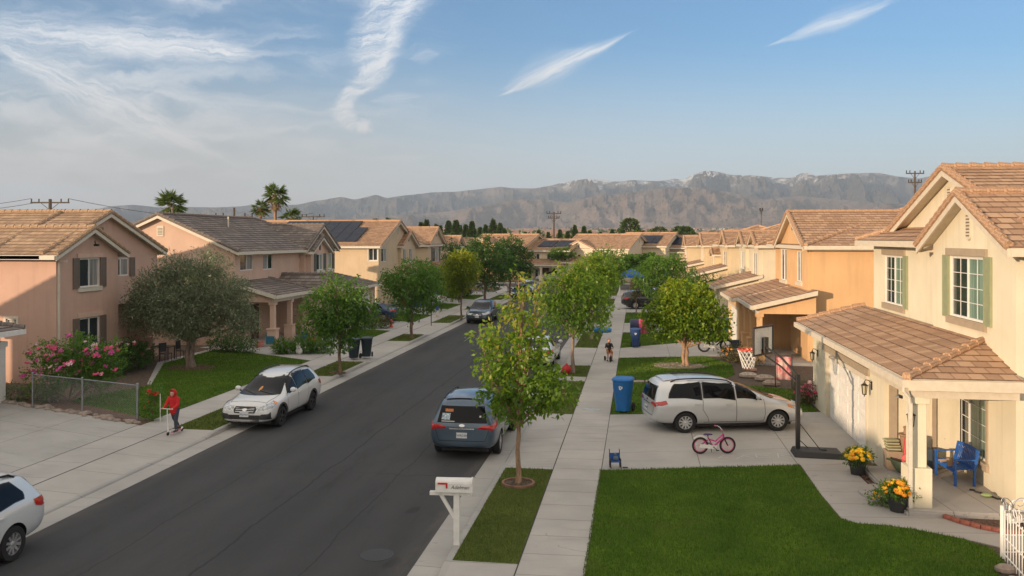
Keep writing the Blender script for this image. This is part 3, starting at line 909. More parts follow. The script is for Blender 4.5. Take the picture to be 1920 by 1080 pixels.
class House:
    def __init__(s, name, label, loc, rz, wall, tiles, trim, near=False, cat='house', group=None, gutter=None):
        s.root = thing(name, label, cat, loc, rz, group)
        s.w = MB(); s.r = MB(); s.t = MB(); s.near = near
        s.wallm, s.tilem, s.trimm = wall, tiles, trim
        s.k = 0
    # wall in the plane through a (x,y) to b (x,y): outward normal is to the right of a->b
    def wall(s, a, b, z0, z1, holes=(), gable=None, reveal=.09):
        a, b = Vector((*a, 0)), Vector((*b, 0)); L = (b - a).length; e = (b - a) / L; n = Vector((e.y, -e.x, 0))
        def P(u, z, d=0): 
            q = a + e * u - n * d; return (q.x, q.y, z)
        us = sorted({0, L} | {h[0] for h in holes} | {h[1] for h in holes})
        zs = sorted({z0, z1} | {h[2] for h in holes} | {h[3] for h in holes})
        mb = s.w
        for i in range(len(us) - 1):
            for j in range(len(zs) - 1):
                uc, zc = (us[i] + us[i + 1]) / 2, (zs[j] + zs[j + 1]) / 2
                if any(h[0] < uc < h[1] and h[2] < zc < h[3] for h in holes): continue
                mb.add([P(us[i], zs[j]), P(us[i + 1], zs[j]), P(us[i + 1], zs[j + 1]), P(us[i], zs[j + 1])], [(0, 1, 2, 3)])
        for h in holes:
            u0, u1, a0, a1 = h[:4]; d = h[4] if len(h) > 4 else reveal
            for (p, q) in (((u0, a0), (u1, a0)), ((u1, a0), (u1, a1)), ((u1, a1), (u0, a1)), ((u0, a1), (u0, a0))):
                mb.add([P(*p), P(*q), P(*q, d), P(*p, d)], [(3, 2, 1, 0)])
        if gable:
            pts = [P(0, z1), P(L, z1)] + [P(u, z) for u, z in gable]
            mb.add(pts, [tuple(range(len(pts)))])
    def window(s, a, b, u0, u1, z0, z1, shutters=None, sill=None, header=None, left=None, right=None, grid=None, surround=None, depth=.06, slider=True, arch=False, one=None, shl=(True, True)):
        """window in the wall a->b; frame mesh is the part, panes, sill, shutters its children"""
        a, b = Vector((*a, 0)), Vector((*b, 0)); e = (b - a).normalized(); n = Vector((e.y, -e.x, 0))
        M = Matrix(((e.x, -n.x, 0, a.x), (e.y, -n.y, 0, a.y), (0, 0, 1, 0), (0, 0, 0, 1)))   # local: u along, v inward, z up
        w, h = u1 - u0, z1 - z0
        f = MB(); f.T = M; t = .05
        d0, d1 = depth - .035, depth + .05
        f.box(u0, u0 + t, d0, d1, z0, z1); f.box(u1 - t, u1, d0, d1, z0, z1)
        f.box(u0 + t, u1 - t, d0, d1, z0, z0 + t); f.box(u0 + t, u1 - t, d0, d1, z1 - t, z1)
        panes = []
        if slider:
            c = (u0 + u1) / 2; f.box(c - t * .5, c + t * .5, d0 - .004, d1, z0 + t, z1 - t)
            panes = [(u0 + t, c - t * .5), (c + t * .5, u1 - t)]
        else: panes = [(u0 + t, u1 - t)]
        if grid:
            for p0, p1 in panes[-grid[2]:] if len(grid) > 2 else panes:
                for i in range(1, grid[0]): 
                    x = p0 + (p1 - p0) * i / grid[0]; f.box(x - .009, x + .009, depth - .012, depth + .004, z0 + t, z1 - t)
                for j in range(1, grid[1]):
                    z = z0 + t + (h - 2 * t) * j / grid[1]; f.box(p0, p1, depth - .013, depth + .004, z - .009, z + .009)
        fo = f.obj('window', M_white, s.root)
        for i, (p0, p1) in enumerate(panes):
            g_ = MB(); g_.T = M; g_.box(p0, p1, depth, depth + .02, z0 + t, z1 - t)
            mt = (left if i == 0 else right) or M_wglass
            g_.obj('pane', mt, fo)
        if sill:
            q = MB(); q.T = M; q.box(u0 - .16, u1 + .16, -.075, -.001, z0 - .20, z0 - .035); q.box(u0 - .13, u1 + .13, -.09, .03, z0 - .035, z0 - .002)
            q.obj('sill', sill, fo)
        if header:
            q = MB(); q.T = M; q.box(u0 - .2, u1 + .2, -.07, -.001, z1 + .03, z1 + .22)
            q.obj('header', header, fo)
        if surround:
            q = MB(); q.T = M; k = .1
            q.box(u0 - k, u0 - .001, -.035, .01, z0 - k, z1 + k); q.box(u1 + .001, u1 + k, -.035, .01, z0 - k, z1 + k)
            q.box(u0 - .001, u1 + .001, -.034, .01, z1 + .001, z1 + k); q.box(u0 - .001, u1 + .001, -.034, .01, z0 - k, z0 - .001)
            q.obj('surround', surround, fo)
        if shutters:
            sw = min(.42, w * .36)
            for i, (x0, x1) in enumerate(((u0 - sw - .05, u0 - .05), (u1 + .05, u1 + sw + .05))):
                if not shl[i]: continue
                q = MB(); q.T = M
                q.box(x0, x1, -.045, -.003, z0 - .05, z1 + .03)
                q.box(x0, x0 + .05, -.058, -.045, z0 - .05, z1 + .03); q.box(x1 - .05, x1, -.058, -.045, z0 - .05, z1 + .03)
                for zz in (z0 - .05, z0 + h * .42, z1 - .02): q.box(x0 + .05, x1 - .05, -.057, -.045, zz, zz + .05)
                z = z0 + .04
                while z < z1 - .06:
                    if not (z0 + h * .42 - .04 < z < z0 + h * .42 + .05): q.box(x0 + .05, x1 - .05, -.054, -.045, z, z + .018)
                    z += .055
                q.obj('shutter', shutters, fo)
        return fo
    def vent(s, a, b, u, z, w=.3, h=.62, mat=None, round_=False):
        a, b = Vector((*a, 0)), Vector((*b, 0)); e = (b - a).normalized(); n = Vector((e.y, -e.x, 0))
        M = Matrix(((e.x, -n.x, 0, a.x), (e.y, -n.y, 0, a.y), (0, 0, 1, 0), (0, 0, 0, 1)))
        f = MB(); f.T = M
        if round_:
            n_ = 7; L_ = []
            for sgn in (1, -1):
                for k in range(n_ + 1):
                    th = math.pi * k / n_
                    L_.append((u + w / 2 * math.cos(th) * sgn, z + h / 2 + sgn * (h / 2 - w / 2) + sgn * w / 2 * math.sin(th)))
            m = len(L_)
            f.add([(x, -.05, zz) for x, zz in L_] + [(x, 0, zz) for x, zz in L_], [tuple(range(m))] + [(i, m + i, m + (i + 1) % m, (i + 1) % m) for i in range(m)])
        else:
            f.box(u - w / 2, u + w / 2, -.04, 0, z, z + h)
        o = f.obj('vent', mat or s.trimm, s.root, clean=True)
        q = MB(); q.T = M
        k = z + .1
        while k < z + h - .08: q.box(u - w * .36, u + w * .36, -.056, -.049, k, k + .035); k += .085
        q.obj('louvre', M_dark if not s.near else simple((.16, .12, .08), .8), o)
    def band(s, x0, x1, y0, y1, z0, z1): s.t.box(x0, x1, y0, y1, z0, z1)
    def slope(s, pts): roof_face(s.r, pts, lip=.028 if s.near else .04)
    def cap(s, a, b): caps(s.r, a, b, s.near)
    def gable_y(s, x0, x1, y0, y1, ze, pitch, ov=.42, rk=.3, front=True, back=True, xr=None, close=None, lo=None):
        """ridge runs back (y); eaves at x0-ov, x1+ov; front rake at y0-rk"""
        xr = (x0 + x1) / 2 if xr is None else xr
        hw = max(xr - x0, x1 - xr) + ov; zr = ze + (hw - ov) * pitch
        ya, yb = y0 - rk, y1 + (rk if back else 0)
        xa, xb = x0 - ov, x1 + ov
        za = zr - (xr - xa) * pitch; zb = zr - (xb - xr) * pitch; dz = .13
        s.slope([(xa, yb, za + dz), (xa, ya, za + dz), (xr, ya, zr + dz), (xr, yb, zr + dz)])
        s.slope([(xb, ya, zb + dz), (xb, yb, zb + dz), (xr, yb, zr + dz), (xr, ya, zr + dz)])
        s.cap((xr, ya - .03, zr + dz), (xr, yb, zr + dz))
        s.cap((xa, ya, za + dz), (xr, ya, zr + dz)); s.cap((xb, ya, zb + dz), (xr, ya, zr + dz))
        th = .2
        for (px, pz) in ((xa, za), (xb, zb)):       # barge boards
            s.t.add([(px, ya - .03, pz + dz - .02), (xr, ya - .03, zr + dz - .02), (xr, ya - .03, zr + dz - th - .04), (px, ya - .03, pz + dz - th - .04),
                     (px, ya + .02, pz + dz - .02), (xr, ya + .02, zr + dz - .02), (xr, ya + .02, zr + dz - th - .04), (px, ya + .02, pz + dz - th - .04)],
                    [(0, 1, 2, 3), (7, 6, 5, 4), (3, 2, 6, 7), (0, 3, 7, 4)])
        # eave fascia / gutter
        s.t.box(xa - .09, xa + .02, ya + .02, yb, za + dz - .2, za + dz - .03)
        s.t.box(xb - .02, xb + .09, ya + .02, yb, zb + dz - .2, zb + dz - .03)
        return zr
    def gable_x(s, x0, x1, y0, y1, ze, pitch, ov=.42, rk=.3, yr=None, hip0=0, hip1=0, zr=None):
        """ridge runs along x; hips optional (length)"""
        yr = (y0 + y1) / 2 if yr is None else yr
        zr = ze + (yr - y0) * pitch; dz = .13
        ya, yb = y0 - ov, y1 + ov
        za = zr - (yr - ya) * pitch; zb = zr - (yb - yr) * pitch
        xa, xb = x0 - (ov if hip0 else rk), x1 + (ov if hip1 else rk)
        ra, rb = xa + hip0, xb - hip1
        s.slope([(xa, ya, za + dz), (xb, ya, za + dz), (rb, yr, zr + dz), (ra, yr, zr + dz)])
        s.slope([(xb, yb, zb + dz), (xa, yb, zb + dz), (ra, yr, zr + dz), (rb, yr, zr + dz)])
        s.cap((ra, yr, zr + dz), (rb, yr, zr + dz))
        for (hp, xe, xr_) in ((hip0, xa, ra), (hip1, xb, rb)):
            s.cap((xe, ya, za + dz), (xr_, yr, zr + dz)); s.cap((xe, yb, zb + dz), (xr_, yr, zr + dz))
            if hp:
                if xe < xr_: s.slope([(xe, yb, zb + dz), (xe, ya, za + dz), (xr_, yr, zr + dz)])
                else: s.slope([(xe, ya, za + dz), (xe, yb, zb + dz), (xr_, yr, zr + dz)])
                s.t.box(xe - .06, xe + .03, ya, yb, za + dz - .2, za + dz - .03)
            else:
                for (py, pz) in ((ya, za), (yb, zb)):
                    x_ = xe + (.0 if xe > xr_ - 1e-6 and xe == xb else -.0)
                    o_ = -.03 if xe == xa else .03
                    s.t.add([(xe + o_, py, pz + dz - .02), (xe + o_, yr, zr + dz - .02), (xe + o_, yr, zr + dz - .24), (xe + o_, py, pz + dz - .24),
                             (xe - o_, py, pz + dz - .02), (xe - o_, yr, zr + dz - .02), (xe - o_, yr, zr + dz - .24), (xe - o_, py, pz + dz - .24)],
                            [(0, 1, 2, 3), (7, 6, 5, 4), (3, 2, 6, 7), (0, 3, 7, 4)])
        s.t.box(xa, xb, ya - .09, ya + .02, za + dz - .2, za + dz - .03)
        s.t.box(xa, xb, yb - .02, yb + .09, zb + dz - .2, zb + dz - .03)
        return zr
    def shed(s, x0, x1, y0, y1, z0, z1, hip0=0, hip1=0, fasc=True):
        """lean-to: eave at y0 (z0) rising to y1 (z1)"""
        s.slope([(x0, y0, z0), (x1, y0, z0), (x1 - hip1, y1, z1), (x0 + hip0, y1, z1)])
        if hip0:
            s.slope([(x0, y1, z0), (x0, y0, z0), (x0 + hip0, y1, z1)]); s.cap((x0, y0, z0), (x0 + hip0, y1, z1))
        if hip1:
            s.slope([(x1, y0, z0), (x1, y1, z0), (x1 - hip1, y1, z1)]); s.cap((x1, y0, z0), (x1 - hip1, y1, z1))
        if fasc:
            s.t.box(x0, x1, y0 - .07, y0 + .02, z0 - .2, z0 - .02)
            for h, x in ((hip0, x0), (hip1, x1)):
                if h: s.t.box(x - .05, x + .03, y0, y1, z0 - .2, z0 - .02)
                else:
                    s.t.add([(x - .04, y0, z0 - .22), (x - .04, y1, z1 - .22), (x - .04, y1, z1 - .0), (x - .04, y0, z0 - .0), (x + .04, y0, z0 - .22), (x + .04, y1, z1 - .22), (x + .04, y1, z1 - .0), (x + .04, y0, z0 - .0)],
                            [(0, 3, 2, 1), (4, 5, 6, 7), (0, 1, 5, 4), (3, 7, 6, 2)])
    def garage_door(s, x0, x1, y, z0, z1, mat=None):
        mb = MB(); mb.box(x0, x1, y + .12, y + .16, z0, z1)
        rows, cols = 4, 4
        for j in range(rows):
            for i in range(cols):
                a = x0 + (x1 - x0) * i / cols + .09; b = x0 + (x1 - x0) * (i + 1) / cols - .09
                c = z0 + (z1 - z0) * j / rows + .09; d = z0 + (z1 - z0) * (j + 1) / rows - .09
                mb.box(a, b, y + .106, y + .12, c, d)
            mb.box(x0, x1, y + .113, y + .12, z0 + (z1 - z0) * j / rows - .006, z0 + (z1 - z0) * j / rows + .006) if j else None
        mb.obj('garage_door', mat or M_garage, s.root)
        q = MB(); q.box(x0 - .11, x0 - .002, y - .03, y + .1, z0, z1 + .002); q.box(x1 + .002, x1 + .11, y - .03, y + .1, z0, z1 + .002); q.box(x0 - .11, x1 + .11, y - .031, y + .1, z1 + .004, z1 + .15)
        q.obj('door_trim', s.trimm, s.root)
    def box_walls(s, x0, x1, y0, y1, z1, front=(), right=(), left=(), gf=None, gl=None, z0=-.1):
        s.wall((x0, y0), (x1, y0), z0, z1, front, gf)
        s.wall((x1, y0), (x1, y1), z0, z1, right, gl)
        s.wall((x1, y1), (x0, y1), z0, z1, (), [( (x1 - x0) - u, z) for u, z in reversed(gf)] if gf else None)
        s.wall((x0, y1), (x0, y0), z0, z1, left, gl)
    def downpipe(s, x, y, z0, z1, kick=True):
        q = MB(); q.box(x - .04, x + .04, y - .08, y - .005, z0, z1)
        q.box(x - .04, x + .04, y - .42, y - .06, z1 - .01, z1 + .06)
        return q.obj('downpipe', s.trimm, s.root)
    def finish(s):
        if s.w.v: s.w.obj('wall', s.wallm, s.root)
        if s.r.v: s.r.obj('roof', [s.tilem, s.trimm, M_lipshade], s.root)
        if s.t.v: s.t.obj('fascia', s.trimm, s.root)

M_garage = simple((.72, .70, .65), .6)
T_red = tilemat((.36, .22, .14), (.52, .34, .22))
T_brown = tilemat((.30, .205, .14), (.47, .33, .22))
T_grey = tilemat((.135, .12, .11), (.25, .21, .19))
S_cream = stucco((.71, .65, .50)); S_orange = stucco((.66, .42, .22)); S_beige = stucco((.62, .50, .33)); S_pale = stucco((.66, .58, .44))
S_pink = stucco((.55, .37, .295)); S_pinkl = stucco((.60, .43, .34)); S_tan = stucco((.58, .46, .32))
M_taupe = simple((.36, .29, .21), .8); M_sage = simple((.27, .30, .18), .7); M_shbrown = simple((.16, .125, .10), .7); M_shgreen = simple((.10, .12, .10), .7)

# ---- nearest house, right side.  local x = -(Y-20.57), local y = X-8.4
def near_house():
    h = House('house', 'cream stucco two-storey house with green shutters and a tiled porch roof, nearest on the right', (8.4, 20.57, 0), -math.pi / 2, S_cream, T_red, M_fascia, near=True)
    # projecting gabled bay (front plane y=0)
    a, b = (-5.4, 0), (0, 0)
    hz = 6.05
    w2 = (5.4 - 4.05, 5.4 - 1.75, 4.12, 5.72)                     # upstairs window with shutters
    w3 = (5.4 - 4.0, 5.4 - 1.62, .74, 2.42)                       # porch window
    h.wall(a, b, -.1, hz, [w2, w3], gable=[(5.4, hz), (2.7, 7.26), (0, hz)])
    h.window(a, b, *w2, shutters=M_sage, sill=M_taupe, header=M_taupe, left=M_wglass, right=M_curt, grid=(2, 4))
    h.window(a, b, *w3, surround=M_taupe, sill=M_taupe, left=M_wglass, right=M_curt, grid=(2, 4))
    h.vent(a, b, 2.7, 6.15, .3, .75, round_=True)
    h.wall((-5.4, .25), (-5.4, 0), -.1, hz)
    h.wall((0, 0), (0, 9), -.1, hz)
    h.gable_y(-5.4, 0, 0, 4.5, hz, .44, ov=.42, rk=.32, back=False)
    # left upper section (plane y=.25) under a skirt roof
    a, b = (-12.6, .25), (-5.4, .25)
    w1 = (12.6 - 11.15, 12.6 - 9.0, 3.95, 5.6)
    h.wall(a, b, -.1, hz, [w1])
    h.window(a, b, *w1, shutters=M_sage, shl=(False, True), sill=M_taupe, header=M_taupe, left=M_wglass, right=M_curt, grid=(2, 4))
    h.shed(-13.05, -5.5, -.25, 1.05, 6.13, 6.62, hip0=1.3)
    # big gable behind
    h.wall((-12.6, .9), (0, .9), 5.9, 6.1, gable=[(12.6, 6.12), (6.3, 8.18), (0, 6.12)])
    h.vent((-12.6, .9), (0, .9), 5.9, 6.95, .3, .8, round_=True)
    h.wall((-12.6, 9), (-12.6, .25), -.1, hz)
    h.wall((0, 9), (-12.6, 9), -.1, hz, gable=[(12.6, 6.1), (6.3, 8.2), (0, 6.1)])
    h.gable_y(-12.6, 0, .9, 9.2, hz, .335, ov=.45, rk=.35)
    # single-storey garage wing, front plane y=-1.9
    G0 = -1.9
    a, b = (-12.6, G0), (-3.35, G0)
    door = (12.6 - 10.35, 12.6 - 5.1, -.05, 2.12, .14)
    h.wall(a, b, -.1, 2.75, [door])
    h.wall((-12.6, .25), (-12.6, G0), -.1, 2.75, gable=[(2.15, 2.76), (2.15, 2.9), (0, 3.5)])
    h.wall((-3.35, G0), (-3.35, 0), -.1, 2.9, gable=[(1.9, 3.45), (0, 2.92)])
    h.garage_door(-10.35, -5.1, G0, 0.0, 2.12)
    q = MB(); q.box(-10.75, -4.75, G0 - .06, G0 - .002, 2.3, 2.5)
    q.obj('door_header', M_taupe, h.root)
    # entry door on the garage wing's side wall
    q = MB(); q.box(-3.349, -3.30, G0 + .12, G0 + .32, .12, 2.3); q.box(-3.349, -3.30, G0 + 1.2, G0 + 1.3, .12, 2.3)
    q.obj('door_trim', M_taupe, h.root)
    # porch roof
    e0, e1 = -13.0, .34
    h.shed(e0, e1, -2.42, 0.01, 3.05, 3.68, hip1=2.2, fasc=False)
    h.r.mat = 0
    h.cap((e0, -2.42, 3.05), (e0, 0, 3.68))
    t = h.t
    t.box(e0, e1 + .06, -2.53, -2.40, 2.86, 3.03); t.box(e1 - .02, e1 + .09, -2.40, .0, 2.80, 3.03)
    t.box(-3.3, .2, -2.28, -2.02, 2.62, 2.86); t.box(-.02, .2, -2.018, -.002, 2.60, 2.82)
    q = MB(); q.box(-13.0, .3, -2.40, -.003, 2.865, 2.88); q.obj('porch_ceiling', M_trim, h.root)
    # porch post and pier at the corner
    q = MB(); q.box(-.30, .24, -2.36, -1.84, -.05, 1.02); q.box(-.20, .14, -2.28, -1.93, 1.02, 2.62); q.box(-.26, .2, -2.33, -1.87, 2.46, 2.618)
    q.obj('porch_post', S_cream, h.root, bevel=.015)
    q = MB(); q.box(.245, .325, -2.37, -2.29, .05, 2.5); q.tube([(.29, -2.33, 2.48), (.31, -2.36, 2.62), (.31, -2.47, 2.76), (.31, -2.48, 2.9)], .04, 8)
    q.obj('downpipe', M_trim, h.root)
    q = MB(); q.tube([(.31, -2.33, .1), (.33, -2.42, .02)], .055, 10); q.obj('downpipe_foot', M_black, h.root)
    # porch slab with step
    q = MB(); q.box(-3.34, .42, -2.42, -.004, -.1, .14); q.box(-3.36, .45, -2.46, .4, -.1, .09)
    q.obj('porch_floor', M_path, h.root, bevel=.01)
    q = MB(); q.prism([(-1.1 + .75 * math.cos(t_), -2.46 - .62 * math.sin(t_)) for t_ in [math.pi * k / 14 for k in range(15)]][::-1], -.1, .075)
    q.obj('step', M_path, h.root, bevel=.01)
    # house number above the garage door
    text_mesh('701', .3, simple((.05, .035, .03), .6), 'house_number', h.root, (-8.7, G0 - .03, 2.66), (R(90), 0, 0), .012)
    h.finish()
    return h
NH = near_house()

def pier(h, x, y, z1, mat, w=.26, base=.5, bz=.95):
    q = MB(); q.box(x - base / 2, x + base / 2, y - base / 2, y + base / 2, -.1, bz); q.box(x - base / 2 - .04, x + base / 2 + .04, y - base / 2 - .04, y + base / 2 + .04, bz, bz + .09)
    q.box(x - w / 2, x + w / 2, y - w / 2, y + w / 2, bz + .09, z1 - .16); q.box(x - w / 2 - .06, x + w / 2 + .06, y - w / 2 - .06, y + w / 2 + .06, z1 - .16, z1)
    q.obj('porch_post', mat, h.root)

# ---- generic two-storey tract house
def tract(label, loc, rz, wall, tiles, W_=12.5, D=11.0, ze=5.55, bays=((0.5, 5.0, .5),), wins=(), side='right', swins=(), garage=None, porch=None, hips=(0, 0), near=False,
          shut=None, pitch=.36, trim=None, solar=None, ridge='x', lowroof=True, main_shift=0, glassr=None, xr=None):
    """local x runs left to right seen from the street, 0..W_; y back"""
    h = House('house', label, loc, rz, wall, tiles, trim or M_trim, near=near)
    fw = [w for w in wins if w[5] == 0]
    def holes(ws, x0): return [(w[0] - x0, w[1] - x0, w[2], w[3]) for w in ws]
    # front main wall
    h.wall((0, 0), (W_, 0), -.1, ze, holes(fw, 0))
    for w in fw: h.window((0, 0), (W_, 0), *w[:4], shutters=w[4], left=w[6] if len(w) > 6 else None, right=w[7] if len(w) > 7 else M_curt2, slider=(w[1] - w[0]) > .7)
    rz_ = ze + D / 2 * pitch
    if ridge == 'x':
        gb = [(D, ze + .0), (D / 2, rz_)]
        gl = [(D / 2, rz_)] if True else None
        for (a, b, hp, sw) in (((W_, 0), (W_, D), hips[1], swins if side == 'right' else ()), ((0, D), (0, 0), hips[0], swins if side == 'left' else ())):
            h.wall(a, b, -.1, ze, [w[:4] for w in sw], gable=None if hp else [(D / 2, rz_)])
            for w in sw: h.window(a, b, *w[:4], slider=(w[1] - w[0]) > .7, surround=M_trim)
            if not hp: h.vent(a, b, D / 2, rz_ - 1.15, .42, .6)
        h.wall((W_, D), (0, D), -.1, ze)
        h.gable_x(0, W_, 0, D, ze, pitch, hip0=hips[0], hip1=hips[1])
    else:
        rr = ze + W_ / 2 * pitch
        for (a, b, sw) in (((W_, 0), (W_, D), swins if side == 'right' else ()), ((0, D), (0, 0), swins if side == 'left' else ())):
            h.wall(a, b, -.1, ze, [w[:4] for w in sw])
            for w in sw: h.window(a, b, *w[:4], slider=(w[1] - w[0]) > .7, surround=M_trim)
        h.wall((W_, D), (0, D), -.1, ze, gable=[(W_ / 2, rr)])
        h.wall((0, .002), (W_, .002), ze - .1, ze, gable=[(W_ / 2, rr)])
        h.vent((0, 0), (W_, 0), W_ / 2, rr - 1.2, .4, .7)
        h.gable_y(0, W_, 0, D, ze, pitch)
    for bi, bb in enumerate(bays):
        x0, x1, pr = bb[:3]; bze = ze - .02 * (bi + 1) + (bb[3] if len(bb) > 3 else 0)
        bw = [w for w in wins if w[5] == bi + 1]
        zr = bze + (x1 - x0) / 2 * (pitch + .1)
        h.wall((x0, -pr), (x1, -pr), -.1, bze, holes(bw, x0), gable=[((x1 - x0) / 2, zr)])
        h.wall((x1, -pr), (x1, 0), -.1, bze); h.wall((x0, 0), (x0, -pr), -.1, bze)
        for w in bw: h.window((x0, -pr), (x1, -pr), w[0] - x0, w[1] - x0, w[2], w[3], shutters=w[4], left=w[6] if len(w) > 6 else None, right=w[7] if len(w) > 7 else M_curt2, slider=(w[1] - w[0]) > .7, sill=h.trimm)
        h.gable_y(x0, x1, -pr, D * .45, bze, pitch + .1, ov=.35, rk=.28, back=False)
        if x1 - x0 > 2.5: h.vent((x0, -pr), (x1, -pr), (x1 - x0) / 2, zr - .85, .26, .5, mat=M_shbrown)
    if garage:
        x0, x1, pr, d0, d1 = garage
        zg = 2.7
        h.wall((x0, -pr), (x1, -pr), -.1, zg, [(d0 - x0, d1 - x0, -.05, 2.15, .14)])
        for a, b in (((x1, -pr), (x1, 0)), ((x0, 0), (x0, -pr))):
            h.wall(a, b, -.1, zg, gable=[(pr, zg + .02), (pr, zg + .75) , (0, zg + .02)] if a[1] < 0 else [(pr, zg + .02), (0, zg + .75)])
        h.garage_door(d0, d1, -pr, 0, 2.15)
        if lowroof: h.shed(x0 - .35, x1 + .35, -pr - .4, .02, zg + .17, zg + 1.0, hip0=.0, hip1=.0)
        else: h.gable_y(x0, x1, -pr, .02, zg, .33, ov=.35, rk=.35, back=False)
    if porch:
        x0, x1, pr, zp = porch[:4]
        h.shed(x0 - .3, x1 + .3, -pr - .35, .02, zp + .2, zp + .95, hip0=1.1 if len(porch) < 5 else porch[4], hip1=1.1 if len(porch) < 6 else porch[5])
        h.t.box(x0 + .01, x1 - .01, -pr - .1, -pr + .15, zp - .225, zp + .02); h.t.box(x0 + .012, x0 + .2, -pr + .152, -.004, zp - .222, zp + .018); h.t.box(x1 - .2, x1 - .012, -pr + .152, -.004, zp - .222, zp + .018)
        q = MB(); q.box(x0 - .1, x1 + .1, -pr - .1, -.002, -.1, .12); q.obj('porch_floor', M_path, h.root)
        for e_, (pa, pb) in (((porch[4] if len(porch) > 4 else 1), ((x0, 0), (x0, -pr))), ((porch[5] if len(porch) > 5 else 1), ((x1, -pr), (x1, 0)))):
            if e_ == 0: h.wall(pa, pb, zp - .22, zp + .04, gable=[(0, zp + .8)] if pa[1] == 0 else [(pr, zp + .8)])
        n = max(2, int((x1 - x0) / 2.6) + 1)
        for k in range(n): pier(h, x0 + .2 + (x1 - x0 - .4) * k / (n - 1), -pr + .05, zp - .22, wall)
        q = MB(); q.box((x0 + x1) / 2 - .5, (x0 + x1) / 2 + .5, -.05, -.004, .12, 2.2); q.obj('front_door', simple((.10, .05, .03), .5), h.root)
    if solar:
        for (u0, u1, b0, b1, nx, ny) in solar:
            # panels on the front (street) or side slope, given as fractions of the slope facing -y (ridge x)
            q = MB()
            za = ze - .42 * pitch + .13
            for i in range(nx):
                for j in range(ny):
                    a0 = u0 + (u1 - u0) * i / nx + .02; a1 = u0 + (u1 - u0) * (i + 1) / nx - .02
                    c0 = b0 + (b1 - b0) * j / ny + .02; c1 = b0 + (b1 - b0) * (j + 1) / ny - .02
                    P = [(a0, c0), (a1, c0), (a1, c1), (a0, c1)]
                    f = (lambda x, y: (x, y, ze + y * pitch + .13 + .14)) if ridge == 'x' else (lambda x, y: (W_ - y, x, ze + y * pitch + .27))
                    top = [f(x, y) for x, y in P]; bot = [(p[0], p[1], p[2] - .04) for p in top]
                    q.add(top + bot, [(0, 1, 2, 3), (4, 7, 6, 5), (0, 4, 5, 1), (1, 5, 6, 2), (2, 6, 7, 3), (3, 7, 4, 0)])
            q.obj('solar_panel', M_solar, h.root, clean=True)
    h.finish()
    return h
M_solar = simple((.008, .012, .024), .45, 0, var=.25, nscale=2); M_solar.node_tree.nodes['Principled BSDF'].inputs['Specular IOR Level'].default_value = .25
RR, LL = -math.pi / 2, math.pi / 2
mg = M_wglass
# right row: origin at far end?  local x=0 is the far (left seen from street) corner -> world Y = oy - x ; near corner x=W
def right_house(label, X, Ynear, W_, **k):
    return tract(label, (X, Ynear + W_, 0), RR, k.pop('wall'), k.pop('tiles', T_red), W_=W_, side='right', **k)
def left_house(label, X, Ynear, W_, **k):
    return tract(label, (X, Ynear, 0), LL, k.pop('wall'), k.pop('tiles', T_brown), W_=W_, side='left', **k)
# R2 orange
h = right_house('orange stucco two-storey house with white-framed windows behind the basketball hoop', 8.6, 43.9, 11.6, wall=S_orange, near=True, ze=5.85, D=13, pitch=.30, ridge='x', hips=(6.2, 6.2),
    bays=((3.2, 11.55, .25),), wins=[(11.6 - 2.95, 11.6 - 1.55, 3.95, 5.55, None, 1), (11.6 - 8.0, 11.6 - 6.1, 3.8, 5.6, None, 1)],
    garage=(1.0, 6.6, 3.0, 1.4, 6.1), porch=(6.9, 12.3, 2.7, 2.72, 0, 0), trim=M_fascia)
h = right_house('pale cream two-storey house with a tall narrow gable, third from the camera on the right', 8.5, 60.4, 12.5, wall=S_pale, near=True, ze=5.75, D=12, pitch=.32, hips=(5, 5),
    bays=((8.6, 12.45, .25), (.8, 5.0, .2)), wins=[(12.5 - 2.9, 12.5 - 1.0, 3.6, 5.2, None, 1), (2.0, 3.9, 3.8, 5.2, None, 2)], garage=(6.0, 12.2, 2.9, 6.6, 11.6), trim=M_fascia)
h = right_house('beige two-storey house with paired gables, fourth from the camera on the right', 8.5, 80.6, 13, wall=S_beige, ze=5.6, D=12, pitch=.32, hips=(5, 5),
    bays=((7.3, 12.95, .25), (1.0, 3.4, .6, -1.0)), wins=[(8.6, 11.6, 3.4, 5.0, None, 1), (1.7, 2.6, 3.5, 4.6, None, 2)], garage=(5.5, 12.5, 2.9, 6.6, 11.6), trim=M_fascia)
h = right_house('beige two-storey house with one steep gable, fifth from the camera on the right', 7.5, 95.5, 9, wall=S_beige, ze=5.45, D=12, pitch=.34, hips=(4, 4),
    bays=((3.5, 8.95, .25),), wins=[(4.6, 5.5, 3.2, 5.0, None, 1), (6.3, 7.6, 3.2, 5.0, None, 1)], garage=(.5, 8.5, 3.4, 2, 6.6), trim=M_fascia)
h = right_house('small-looking beige house near the end of the right-hand row', 6.4, 108.8, 8, wall=S_beige, ze=5.3, D=11, pitch=.34, hips=(4, 4),
    bays=((3.0, 7.95, .25),), wins=[(4.2, 6.4, 3.0, 4.8, None, 1)], garage=(.5, 7.5, 3.2, 2, 6.6), trim=M_fascia)
h = tract('beige house with dark solar panels at the far end of the right-hand row', (3.0, 137, 0), RR, S_tan, T_red, W_=9, ze=4.85, D=11, pitch=.36, side='right', bays=((6.2, 8.95, .2, -.6),), wins=[(7.0, 8.0, 2.8, 4.2, None, 1)],
    ridge='y', solar=[(1.5, 8.5, .6, 3.4, 5, 2)], garage=(.5, 8.5, 3.8, 2, 6.6))
